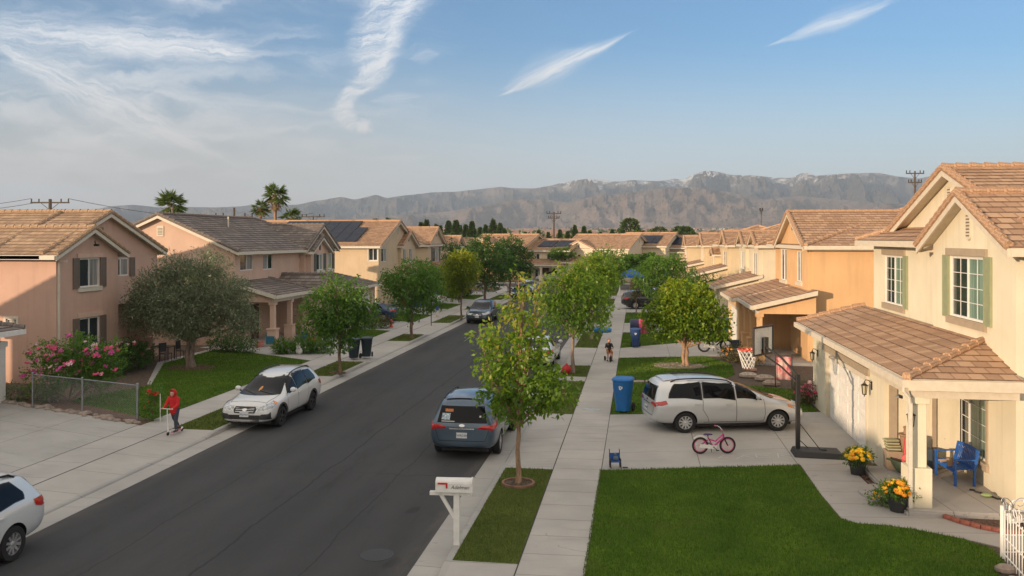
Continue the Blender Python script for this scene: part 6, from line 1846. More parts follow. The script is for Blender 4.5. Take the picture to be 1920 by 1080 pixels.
bush('small rose plant with red blooms at the end post of the wire fence', (-16.3, 26.9, 0), [(0, 0, .5, .3, .3, .45), (.1, 0, .95, .22, .22, .25)], 1300, .085, LF_mid, 43, name='rose_bush', cat='rose bush', flowers=[('a', F_red, 9, .075, .5)])
bush('dark green ground shrubs left of the columned porch', (-21.8, 43.8, 0), [(0, 0, .4, .6, .6, .45), (1.0, -.3, .35, .5, .5, .4), (-.9, .2, .5, .6, .5, .5)], 3200, .11, LF_dark, 44)
bush('clump of strappy plants in the bed by the path of the second left house', (-17.6, 43.9, 0), [(-1.2, -.3, .35, .55, .5, .4), (-.2, 0, .4, .6, .5, .45), (.7, .3, .35, .55, .5, .4)], 3200, .26, LF_mid, 45, aspect=.14, droop=-.6)
bush('low grey-brown shrub at the edge of the blue sedan driveway', (-18.0, 57.0, 0), [(-.6, 0, .45, .7, .5, .45), (.6, 0, .45, .7, .5, .45)], 2600, .12, LF_brn, 46)
bush('dark bush against the wall right of the columned porch', (-19.9, 52.2, 0), [(0, 0, .6, .6, .6, .7), (.6, .9, .5, .5, .6, .5)], 2400, .13, LF_dark, 47)
bush('low green bush left of the blue bin far along the right driveway', (7.2, 66.8, 0), [(0, 0, .6, .7, .7, .6)], 1200, .16, LF_mid, 48)
bush('tangle of pink flowering plants at the corner of the near garage', (6.2, 33.3, 0), [(0, 0, .35, .35, .6, .4), (.1, -.5, .5, .3, .4, .35), (0, .7, .3, .3, .4, .3)], 1800, .09, LF_brn, 49, cat='flower bed', name='flower_bed', flowers=[('a', F_pink, 26, .09, .8), ('b', F_pale, 10, .08, .8)])
bush('grey succulent clumps by the garage corner at the left edge', (-23.8, 29.6, 0), [(0, 0, .25, .5, .4, .3), (.8, .1, .2, .4, .3, .25), (1.7, -.2, .2, .4, .3, .22)], 1800, .12, LF_oliv, 50, aspect=.3)
bush('potted green plant on the porch between bench and pier', (8.0, 24.4, .14), [(0, 0, .75, .3, .3, .3)], 600, .12, LF_mid, 51, cat='plant', name='potted_plant')
bush('flowering shrubs and clutter plants before the orange house porch', (4.9, 44.2, 0), [(0, 0, .4, .5, .6, .45), (.9, -.8, .4, .5, .5, .45), (-.4, .9, .3, .4, .4, .3)], 2400, .11, LF_brn, 52, flowers=[('a', F_or, 12, .08, .8)])

# palms
def palm(label, loc, h, fr, nf, seed, tr=.22, skirt=True, fan=True, lm=None):
    rng = np.random.default_rng(seed); rnd = random.Random(seed)
    root = thing('palm_tree', label, 'palm tree', loc)
    mb = MB(); pts = [(math.sin(k * .35 + seed) * .12 * k / 9, math.cos(k * .3) * .05, h * k / 9) for k in range(10)]
    mb.tube(pts, [tr * (1.35 if k == 0 else 1.05 - .03 * k) for k in range(10)], 9)
    mb.obj('trunk', B_tan, root, smooth=True)
    V = []; F = []; T = []
    def leaflet(a, b, w, t):
        d = (b - a); s = d.cross(Vector((rnd.gauss(0, 1), rnd.gauss(0, 1), rnd.gauss(0, 1)))).normalized() * w
        i = len(V); V.extend([tuple(a - s * .4), tuple(a + s * .4), tuple(a.lerp(b, .55) + s), tuple(b), tuple(a.lerp(b, .55) - s)]); F.append((i, i + 1, i + 2, i + 3)); F.append((i, i + 2, i + 3, i + 4)); T.extend([t] * 5)
    top = Vector((pts[-1][0], pts[-1][1], h))
    for k in range(nf):
        az_ = rnd.uniform(0, 2 * math.pi); el_ = rnd.uniform(-.75, 1.35) if skirt else rnd.uniform(-.2, 1.3)
        d = Vector((math.cos(az_) * math.cos(el_), math.sin(az_) * math.cos(el_), math.sin(el_)))
        t0 = rnd.random() * .7 + (0 if el_ > -.35 else -.0)
        if fan:
            base = top + d * fr * .5 + Vector((0, 0, -.06 * fr)); leaflet(top + d * .1, base, .03, t0)
            sd = d.cross(Vector((0, 0, 1))).normalized(); up = sd.cross(d)
            for j in range(13):
                ph = (j - 6) / 6 * 1.35
                e_ = base + (d * math.cos(ph) + sd * math.sin(ph)) * fr * .62 * rnd.uniform(.8, 1.15) + Vector((0, 0, -.18 * fr * abs(math.sin(ph)) - (.12 * fr)))
                leaflet(base, e_, .034 * fr, min(1, max(0, t0 + rnd.uniform(-.1, .2))))
        else:
            P = [top]
            for j in range(1, 9):
                t = j / 8; P.append(top + d * fr * t + Vector((0, 0, -.55 * fr * t * t)))
            for j in range(8):
                leaflet(P[j], P[j + 1], .03, t0)
                for sg in (1, -1):
                    for u in (.2, .7):
                        a = P[j].lerp(P[j + 1], u); sd = d.cross(Vector((0, 0, 1))).normalized() * sg
                        leaflet(a, a + (sd * .8 + d * .5).normalized() * fr * .28 * (1 - .5 * (j / 8)) + Vector((0, 0, -.1 * fr)), .045 * fr, min(1, max(0, t0 + rnd.uniform(-.1, .2))))
    me_v = np.array(V); me = bpy.data.meshes.new('crown'); me.from_pydata(V, [], F); me.materials.append(lm or LF_palm)
    a = me.attributes.new('tint', 'FLOAT', 'POINT'); a.data.foreach_set('value', np.array(T, dtype=np.float32))
    o = bpy.data.objects.new('crown', me); COL.objects.link(o); o.parent = root
    if skirt:
        V2, F2, T2 = leaves(rng, [(top.x, top.y, h - fr * .45)], [(fr * .3, fr * .3, fr * .5)], 260, fr * .4, .12, 1.5, 6, .5, .2)
        np_mesh('dead_fronds', V2, F2, LF_dead, T2, parent=root)
    return root
LF_palm = leafmat((.060, .110, .022), (.18, .25, .05), (.30, .30, .09), .3); LF_dead = leafmat((.20, .13, .06), (.34, .23, .12), None, .2)
palm('tallest fan palm with a shaggy skirt, above the left roofs', (-40.6, 92, 0), 11.2, 1.65, 40, 3, .2)
palm('smaller fan palm just left of the tallest one', (-42.5, 92, 0), 9.7, 1.15, 32, 4, .16)
palm('bushy fan palm showing over the ridge of the columned-porch house', (-53.5, 92, 0), 10.3, 1.9, 40, 5, .22)
palm('low fan palm right of the tallest one, among dark shrubs', (-38.8, 92, 0), 8.6, 1.4, 34, 6, .18)
palm('feathery palm on the right behind the street trees, before the far row', (-.6, 103.5, 0), 2.9, 3.3, 30, 7, .3, False, False, LF_mid)
palm('second feathery palm on the right, close behind the first', (1.8, 108, 0), 3.2, 3.0, 26, 8, .3, False, False, LF_mid)
make_tree('yard_tree', 'rounded dark tree between the palms above the left roofs', (-40.3, 94, 0), 4, [(-1, 0, 6.6, 1.0, 1.0, 1.2), (.5, 0, 6.8, 1.3, 1.2, 1.3), (1.6, 0, 6.4, .9)], 3500, .28, LF_dark, B_brown, .2, .5, 32, twig=.4)

# distant conifers and round trees, each its own object
def conifer(label, x, y, h, w, seed, tb=0.0, columnar=False):
    rng = np.random.default_rng(seed)
    n = int(1500 + h * 90)
    t = rng.random(n) ** .8
    prof = (1 - t) ** 1.05 if not columnar else np.sqrt(np.clip(1 - (2 * t - .9) ** 2 / 1.25, 0, 1))
    prof = prof * (1 + .34 * np.sin(t * 30 + seed) * (rng.random(n) > .3))
    a = rng.random(n) * 2 * np.pi; r = prof * w * (.55 + .5 * rng.random(n))
    P = np.stack([r * np.cos(a), r * np.sin(a), h * (.1 + .9 * t)], 1)
    d = np.stack([np.cos(a), np.sin(a), rng.normal(size=n) * .35 + .1], 1) + rng.normal(size=(n, 3)) * .3; d /= np.linalg.norm(d, axis=1)[:, None]
    sd = np.cross(d, rng.normal(size=(n, 3))); sd /= np.linalg.norm(sd, axis=1)[:, None]
    L = (.06 * h * rng.uniform(.6, 1.2, n))[:, None]
    V = np.empty((n, 4, 3)); V[:, 0] = P; V[:, 1] = P + d * L * .5 + sd * L * .35; V[:, 2] = P + d * L; V[:, 3] = P + d * L * .5 - sd * L * .35
    root = thing('conifer' if not columnar else 'round_tree', label, 'tree', (x, y, -.15))
    np_mesh('crown', V.reshape(-1, 3), np.arange(n * 4).reshape(n, 4), LF_con, np.repeat(rng.random(n), 4), parent=root)
    mb = MB(); mb.tube([(0, 0, 0), (0, 0, h * .5), (0, 0, h * .95)], [h * .018, h * .012, .02], 6); mb.obj('trunk', B_brown, root)
def bearing(u, Y): # street-axis coordinates of a far tree: lateral offset at depth Y
    k = (u - 960) / 1600; return (math.cos(TH) * k - math.sin(TH)) / (math.sin(TH) * k + math.cos(TH)) * Y
ORD = 'first second third fourth fifth sixth seventh eighth ninth tenth eleventh twelfth thirteenth fourteenth fifteenth sixteenth seventeenth eighteenth nineteenth twentieth'.split() + ['twenty-' + w for w in 'first second third fourth fifth sixth seventh eighth ninth'.split()] + ['thirtieth', 'thirty-first', 'thirty-second', 'thirty-third', 'thirty-fourth']
FT = [(703, 412, .9), (716, 420, 1.1), (728, 410, 1.2), (744, 413, 1.3), (758, 424, .9), (790, 418, 1.4), (800, 413, 1.1), (818, 422, 1.0), (826, 424, .8), (841, 415, 1.3), (855, 414, 1.4), (863, 424, 1.0), (873, 422, 1.0), (885, 417, 1.2), (900, 427, 1.0), (911, 423, 1.1), (925, 413, 1.5), (938, 420, 1.3), (946, 430, 1.0), (985, 436, .9), (1010, 433, 1.1), (1028, 436, .9), (1050, 432, 1.2), (1064, 435, 1.0), (1078, 424, 1.0), (1095, 426, 1.0), (1106, 434, .9), (1126, 436, 1.0), (1148, 432, .9), (1236, 427, 1.7), (1275, 426, 1.4), (1285, 426, 1.2), (1292, 430, 1.0)]
side = ['left of', 'right of', 'behind']
for i, (u, v, w_) in enumerate(FT):
    Y = 185 + (i * 37 % 60); x = bearing(u, Y); Z = math.hypot(x, Y); h = CAMH - (v - 447) / 1600 * Y * 1.02 + .15
    what = 'narrow conifer' if w_ < 1.05 else ('broad conifer' if w_ < 1.35 else 'large evergreen')
    where = 'above the solar-panelled left roof' if u < 770 else ('above the left gables' if u < 960 else ('behind the far row' if u < 1160 else 'above the right row'))
    conifer('%s %s, %s from the left on the skyline' % (what, where, ORD[i]), x, Y, h, h * .19 * w_ + .4, 60 + i, columnar=(u > 1230))
conifer('tall rounded evergreen standing alone against the valley, above the far row', bearing(1181, 190), 190, 10.6, 2.6, 99, columnar=True)
conifer('paler companion tree just right of the lone tall evergreen', bearing(1197, 200), 200, 8.2, 1.5, 98, columnar=True)
# woods and hedgerows filling the middle distance
def woods():
    rng = np.random.default_rng(77)
    cs = []; rs = []
    for k in range(520):
        Y = rng.uniform(215, 620); u = rng.uniform(-60, 1500) ; x = bearing(u, Y)
        hmax = CAMH + .0085 * Y * rng.uniform(.1, 1)
        hh = max(3, hmax * rng.uniform(.75, 1.0)); cs.append((x, Y, hh * .5)); rs.append((hh * .45, hh * .45, hh * .5))
    V, F, T = leaves(rng, cs, rs, 60000, 1.15, .7, .1, 6, .6, .9)
    o = np_mesh('distant_woods', V, F, LF_con, T); tag(o, kind='stuff')
woods()
def town():
    rng = np.random.default_rng(5); mb = MB()
    for k in range(700):
        Y = rng.uniform(700, 3600); u = rng.uniform(500, 1600); x = bearing(u, Y); r = math.hypot(x, Y); z = terrain_z(r) - 2
        s = rng.uniform(5, 14); h = rng.uniform(4, 7); mb.mat = int(rng.integers(3))
        mb.box(x - s, x + s, Y - s * .6, Y + s * .6, z - 3, z + h)
        mb.mat = 3; mb.add([(x - s, Y - s * .7, z + h), (x + s, Y - s * .7, z + h), (x + s, Y, z + h + 3), (x - s, Y, z + h + 3), (x - s, Y + s * .7, z + h), (x + s, Y + s * .7, z + h)], [(0, 1, 2, 3), (3, 2, 5, 4)])
    tag(mb.obj('distant_town', [simple((.55, .5, .45), .9), simple((.42, .36, .3), .9), simple((.65, .63, .6), .9), simple((.28, .16, .11), .9)]), kind='stuff')
    cs = []; rs = []
    for k in range(900):
        Y = rng.uniform(600, 3700); u = rng.uniform(-100, 1800); x = bearing(u, Y); r = math.hypot(x, Y); h = rng.uniform(6, 12)
        cs.append((x, Y, terrain_z(r) + h * .4 - 2)); rs.append((h * rng.uniform(.6, 2.4), h * .6, h * .55))
    V, F, T = leaves(rng, cs, rs, 26000, 4.2, .8, .1, 5, .6, 2.0)
    tag(np_mesh('distant_trees', V, F, LF_con, T), kind='stuff')
town()
# ------------------------------------------------------------------ street furniture and things
B_pole = simple((.09, .07, .055), .9, var=.3)
def pole(label, x, y, h, arms, r=.16, xf=False):
    root = thing('utility_pole', label, 'utility pole', (x, y, -.15), TH)
    r *= .8; mb = MB(); mb.tube([(0, 0, 0), (0, 0, h)], [r, r * .7], 8); mb.obj('shaft', B_pole, root)
    for (z, w_) in arms:
        q = MB(); q.box(-w_, w_, -.08, .0, h - z - .09, h - z + .06); q.tube([(-w_ * .5, -.04, h - z), (0, -.04, h - z - .8)], .03, 5); q.tube([(w_ * .5, -.04, h - z), (0, -.04, h - z - .8)], .03, 5); a_ = q.obj('crossarm', B_pole, root)
        for k in (-1, -.6, .6, 1): q2 = MB(); q2.tube([(k * w_ * .95, -.04, h - z + .05), (k * w_ * .95, -.04, h - z + .38)], .07, 6); q2.obj('insulator', M_clad, a_)
    if xf:
        q = MB(); q.tube([(.75, 0, h - 2.6), (.75, 0, h - 1.7)], .32, 10); q.tube([(0, 0, h - 2.1), (.7, 0, h - 2.1)], .06, 5); q.obj('transformer', M_steel, root)
pole('wooden utility pole with crossarm and transformer above the nearest left roof', -59.8, 80, 10.4, [(.35, 2.0)], .28, True)
pole('utility pole with a wide low crossarm behind the columned-porch house', -39.7, 80, 9.4, [(.9, 1.9)], .2)
pole('small distant utility pole left of the solar-panelled roof', -47.2, 120, 9.7, [(.15, 1.7)], .2)
pole('dark utility pole standing over the centre of the far row', -13.6, 140, 10.7, [(.25, 1.2), (1.0, .9)], .24)
pole('thin pole with a small crossarm behind the orange house roof', 36.5, 120, 15.3, [(.3, 1.2), (1.5, .9)], .2)
pole('slim lamp-topped mast above the right row of roofs', 16.7, 120, 10.2, [(.1, .2)], .08)
def wire(a, b, lab):
    a, b = Vector(a), Vector(b); q = MB(); q.tube([a.lerp(b, k / 16) - Vector((0, 0, 1.4 * 4 * (k / 16) * (1 - k / 16))) for k in range(17)], .025, 4)
    tag(q.obj('power_line', B_pole), lab, 'power line')
wire((-57.9, 80.2, 10.3), (-47.2, 120, 9.9), 'thin sagging wire running right from the transformer pole')
wire((-61.7, 79.7, 10.3), (-92, 74, 10.3), 'upper thin wire running off left from the transformer pole')
wire((-61.0, 79.7, 9.9), (-92, 73, 9.6), 'lower thin wire running off left from the transformer pole')
# mailbox
def mailbox():
    root = thing('mailbox', 'white mailbox with red flag on a braced white post by the right kerb', 'mailbox', (-3.62, 16.95, 0), R(4))
    q = MB(); q.box(-.06, .06, -.06, .06, -.12, 1.06); q.obj('post', M_white, root, bevel=.006)
    q = MB(); q.box(-.55, .30, -.05, .05, 1.0, 1.07); q.obj('arm', M_white, root, bevel=.004)
    q = MB(); q.add([(-.36, -.028, 1.0), (-.28, -.028, 1.0), (-.06, -.028, .62), (-.06, -.028, .5), (-.36, .028, 1.0), (-.28, .028, 1.0), (-.06, .028, .62), (-.06, .028, .5)], [(0, 3, 2, 1), (4, 5, 6, 7), (0, 4, 7, 3), (1, 2, 6, 5)]); q.obj('brace', M_white, root)
    prof = [(-.13, 1.08), (.13, 1.08), (.13, 1.26)] + [(.13 * math.cos(a), 1.26 + .09 * math.sin(a)) for a in [math.pi * k / 8 for k in range(1, 8)]] + [(-.13, 1.26)]
    n = len(prof); x0, x1 = -.42, .30
    q = MB(); q.add([(x0, y, z) for y, z in prof] + [(x1, y, z) for y, z in prof], [tuple(range(n)), tuple(reversed(range(n, 2 * n)))] + [(i, i + n, (i + 1) % n + n, (i + 1) % n) for i in range(n)])
    b = q.obj('box', M_white, root, clean=True, bevel=.006)
    q = MB(); q.add([(x1, y * 1.08, 1.08 + (z - 1.08) * 1.05) for y, z in prof] + [(x1 + .03, y * 1.08, 1.08 + (z - 1.08) * 1.05) for y, z in prof], [tuple(range(n)), tuple(reversed(range(n, 2 * n)))] + [(i, i + n, (i + 1) % n + n, (i + 1) % n) for i in range(n)])
    q.obj('door', M_white, b, clean=True)
    q = MB(); q.box(-.37, -.17, -.142, -.134, 1.245, 1.28); q.box(-.205, -.17, -.143, -.134, 1.17, 1.245); q.obj('flag', simple((.55, .02, .02), .4), b)
    text_mesh('Adelman', .105, simple((.12, .12, .12), .7), 'lettering', b, (.08, -.1345, 1.19), (R(90), 0, 0), .001, shear=.3)
mailbox()
# wheeled bins
def bin_(label, loc, rz, col, sc=1.0, lid=None, mark='recycle'):
    m = simple(col, .5, var=.08); ml = simple(lid or col, .45, var=.08)
    root = thing('wheeled_bin', label, 'bin', loc, rz); root.scale = (sc,) * 3
    q = MB(); vs = []
    for z, wx, wy in ((.06, .20, .22), (.70, .265, .30), (.72, .275, .31), (.98, .29, .34), (1.0, .30, .35)):
        for k in range(16):
            a = 2 * math.pi * (k + .5) / 16; c, s_ = math.cos(a), math.sin(a)
            e_ = 4; rr = (abs(c) ** e_ + abs(s_) ** e_) ** (-1 / e_); vs.append((wx * c * rr, wy * s_ * rr, z))
    fs = [tuple(reversed(range(16)))]
    for i in range(4):
        for k in range(16): fs.append((i * 16 + k, i * 16 + (k + 1) % 16, (i + 1) * 16 + (k + 1) % 16, (i + 1) * 16 + k))
    q.add(vs, fs); q.obj('body', m, root, smooth=True)
    q = MB(); vs = []
    for z, f in ((1.0, 1.06), (1.03, 1.07), (1.07, .98), (1.09, .6), (1.095, .01)):
        for k in range(16):
            a = 2 * math.pi * (k + .5) / 16; c, s_ = math.cos(a), math.sin(a)
            rr = (abs(c) ** 4 + abs(s_) ** 4) ** (-1 / 4); vs.append((.30 * c * rr * f, .35 * s_ * rr * f, z))
    fs = []
    for i in range(4):
        for k in range(16): fs.append((i * 16 + k, i * 16 + (k + 1) % 16, (i + 1) * 16 + (k + 1) % 16, (i + 1) * 16 + k))
    q.add(vs, fs); q.obj('lid', ml, root, smooth=True)
    q = MB(); q.tube([(-.24, .40, .98), (.24, .40, .98)], .02, 6); q.tube([(-.24, .32, .96), (-.24, .40, .98)], .02, 6); q.tube([(.24, .32, .96), (.24, .40, .98)], .02, 6); q.obj('handle', ml, root)
    for sx in (-1, 1):
        q = MB(); q.lathe([(.06, -.03), (.13, -.03), (.14, 0), (.13, .03), (.06, .03)], 16, 'x', closed=True); q.lathe([(.055, -.02), (.055, .02)], 8, 'x')
        w_ = q.obj('wheel', M_rubber, root); w_.location = (sx * .25, .27, .14)
    if mark == 'recycle':
        q = MB()
        for k in range(3):
            a = R(90 + 120 * k); c, s_ = math.cos(a), math.sin(a)
            def T_(x, z): return (x * c - z * s_, -.325, .80 + x * s_ + z * c)
            q.add([T_(-.05, .045), T_(.02, .045), T_(.02, .07), T_(.06, .03), T_(.02, -.005), T_(.02, .02), T_(-.05, .02)], [tuple(range(7))])
        q.obj('recycling_mark', M_white, root)
    elif mark == 'plate':
        q = MB(); q.box(-.12, .12, -.32, -.315, .60, .70); q.box(-.1, .1, -.325, -.32, .82, .86); q.obj('sticker', simple((.4, .42, .44), .5), root)
    return root
bin_('bright blue recycling bin on the grass edge of the near right driveway', (-.50, 30.7, .004), R(-14), (.01, .14, .42), 1.15)
bin_('dark blue bin standing by the second right driveway', (-.1, 49.1, .004), R(0), (.015, .05, .16))
bin_('black-green bin at the left kerb apron, the front one of the pair', (-14.45, 42.3, 0), R(-8), (.012, .025, .035), .98, mark='plate')
bin_('black-green bin close behind the front one of the pair', (-13.95, 42.9, 0), R(10), (.012, .025, .035), .98, mark=None)
bin_('dark blue bin beside the garage between the orange and cream houses', (5.6, 56.6, 0), R(20), (.02, .10, .22), mark=None)
bin_('blue bin with a grey lid against the garage of the cream house', (6.3, 56.9, 0), R(20), (.02, .10, .22), lid=(.05, .06, .07), mark=None)
bin_('blue bin before the far row, between the pale car and hedge', (-9.4, 120.6, 0), 0, (.015, .05, .25), 1.05, mark=None)
bin_('dark bin left of the blue one before the far row', (-10.6, 120.8, 0), 0, (.02, .03, .05), 1.05, mark=None)
bin_('dark blue bin among the toys beside a left driveway', (-18.9, 64.2, 0), 0, (.012, .04, .12), mark=None)
# canopy tents far up on the right
def canopy(label, loc, m, w=1.6, h=2.3):
    root = thing('canopy_tent', label, 'canopy tent', loc)
    q = MB(); q.add([(-w, -w, h), (w, -w, h), (w, w, h), (-w, w, h), (0, 0, h + .7)], [(0, 1, 4), (1, 2, 4), (2, 3, 4), (3, 0, 4)]); q.add([(-w, -w, h - .25), (w, -w, h - .25), (w, -w, h), (-w, -w, h)], [(0, 1, 2, 3)]); q.obj('top', m, root)
    for sx in (-1, 1):
        for sy in (-1, 1): q = MB(); q.tube([(sx * w * .97, sy * w * .97, 0), (sx * w * .97, sy * w * .97, h)], .03, 6); q.obj('leg', M_white, root)
canopy('bright blue canopy tent far up the right side between the trees', (-.6, 92, 0), simple((.01, .10, .40), .6), 1.3)
canopy('navy canopy tent right of the bright blue one', (2.6, 94, 0), simple((.02, .03, .14), .6), 1.2)
# blue inflatable pool on far left and right parkway
q = MB(); q.lathe([(.55, .0), (.62, .08), (.62, .2), (.55, .26), (.48, .2), (.5, .06), (.001, .05)], 20, 'z')
o = q.obj('paddling_pool', simple((.02, .20, .50), .4), smooth=True); o.location = (-2.3, 56.9, 0); tag(o, 'flat blue paddling pool at the parkway edge beyond the second street tree', 'paddling pool')
# red flag bag by the second street tree
q = MB(); q.ball((0, 0, .22), .22, 12, (1, .8, 1)); q.tube([(0, 0, .38), (.02, 0, .50)], [.1, .03], 8); q.obj; o = q.obj('ball_bag', simple((.45, .015, .02), .5), smooth=True); o.location = (-3.2, 38.9, 0); tag(o, 'red cloth bag at the foot of the second right street tree', 'bag')
# mulch rings
for lab, (x, y), r, m_ in (('brown mulch ring round the olive tree', (-21.1, 38.1), 1.15, M_mulch), ('round soil well with brick rim at the front street tree', (-2.97, 21.3), .36, M_soil), ('pale mulch patch under the round citrus tree', (2.0, 42.1), 1.3, M_stone), ('soil patch round the tree by the wheeled bins', (-13.6, 37.6), .4, M_mulch)):
    q = MB(); rr = random.Random(int(x * 10)); n = 26
    pts = [(r * (1 + rr.uniform(-.1, .1)) * math.cos(2 * math.pi * k / n), r * .75 * (1 + rr.uniform(-.1, .1)) * math.sin(2 * math.pi * k / n)) for k in range(n)]
    q.prism(pts, 0, .035)
    for k in range(90 if r > .5 else 25):
        a = rr.uniform(0, 6.28); d_ = r * math.sqrt(rr.random()) * .95; s_ = rr.uniform(.03, .09)
        q.cbox((d_ * math.cos(a), d_ * .75 * math.sin(a), .04), (s_, s_ * .7, s_ * .4), Matrix.Rotation(rr.uniform(0, 3), 4, Vector((rr.random(), rr.random(), 1)).normalized()).to_euler())
    o = q.obj('mulch_bed', m_); o.location = (x, y, .01); tag(o, kind='structure')
q = MB(); q.lathe([(.36, 0), (.42, 0), (.42, .07), (.36, .07)], 28, 'z', closed=True); o = q.obj('tree_ring', simple((.22, .12, .08), .9, var=.3)); o.location = (-2.97, 21.3, .0); tag(o, 'low brown edging ring round the front street tree', 'tree ring')
# wire fence on the left
def chain_fence():
    P = [(-21.9, 28.35), (-19.4, 27.62), (-16.75, 26.75)]
    root = thing('wire_fence', 'grey chain-link fence of two bays at the edge of the first left lawn', 'fence', (0, 0, 0))
    H_ = 1.22
    for i, (x, y) in enumerate(P):
        q = MB(); q.tube([(x, y, -.05), (x, y, H_ + .05)], .03 if i < 2 else .042, 8); q.ball((x, y, H_ + .06), .045, 8, (1, 1, .6)); q.obj('post', M_steel, root, smooth=True)
    for (a, b) in ((P[0], P[1]), (P[1], P[2])):
        q = MB(); q.tube([(*a, H_), (*b, H_)], .02, 6); q.obj('top_rail', M_steel, root)
        A, B = Vector((*a, 0)), Vector((*b, 0)); L = (B - A).length; e = (B - A) / L; q = MB(); st = .075; n = int((L + H_) / st)
        for k in range(-int(H_ / st), int(L / st) + 1):
            for sg in (1, -1):
                u0, u1 = (k * st, k * st + H_) if sg > 0 else (k * st + H_, k * st); z0, z1 = .06, H_ - .02
                # clip to bay
                t0, t1 = 0.0, 1.0; du = u1 - u0
                for lim, s2 in ((0, 1), (L, -1)):
                    f0, f1 = s2 * (u0 - lim), s2 * (u1 - lim)
                    if f0 < 0 and f1 < 0: t0 = 2
                    elif f0 < 0: t0 = max(t0, f0 / (f0 - f1))
                    elif f1 < 0: t1 = min(t1, f0 / (f0 - f1))
                if t0 >= t1: continue
                a_ = A + e * (u0 + du * t0); b_ = A + e * (u0 + du * t1)
                q.tube([(a_.x, a_.y, z0 + (z1 - z0) * t0), (b_.x, b_.y, z0 + (z1 - z0) * t1)], .0019, 3, cap=False)
        q.obj('mesh', M_steel, root)
chain_fence()
# stones and soil along that fence
rr = random.Random(9)
q = MB()
for k in range(46):
    t = k / 45; x = -24.2 + 7.6 * t + rr.uniform(-.1, .1); y = 29.45 - 2.95 * t + rr.uniform(-.12, .16) - .05; s_ = rr.uniform(.07, .2)
    q.ball((x, y, s_ * .2), s_, 7, (1, rr.uniform(.6, 1), .5))
o = q.obj('edging_stones', M_stone); tag(o, 'row of small rough stones bordering the left driveway along the wire fence', 'stones', kind='stuff')
del o['label'], o['category']
slab('planting_bed', [(-24.6, 29.9), (-16.3, 26.2), (-16.3, 27.0), (-19.5, 28.7), (-24.6, 31.0)], M_mulch, .015)
# white metal stake right of the red rose
q = MB(); q.tube([(0, 0, 0), (0, 0, .95)], .015, 6); o = q.obj('stake', M_white); o.location = (-15.95, 26.8, 0); tag(o, 'thin white stake beside the small red rose plant', 'stake')

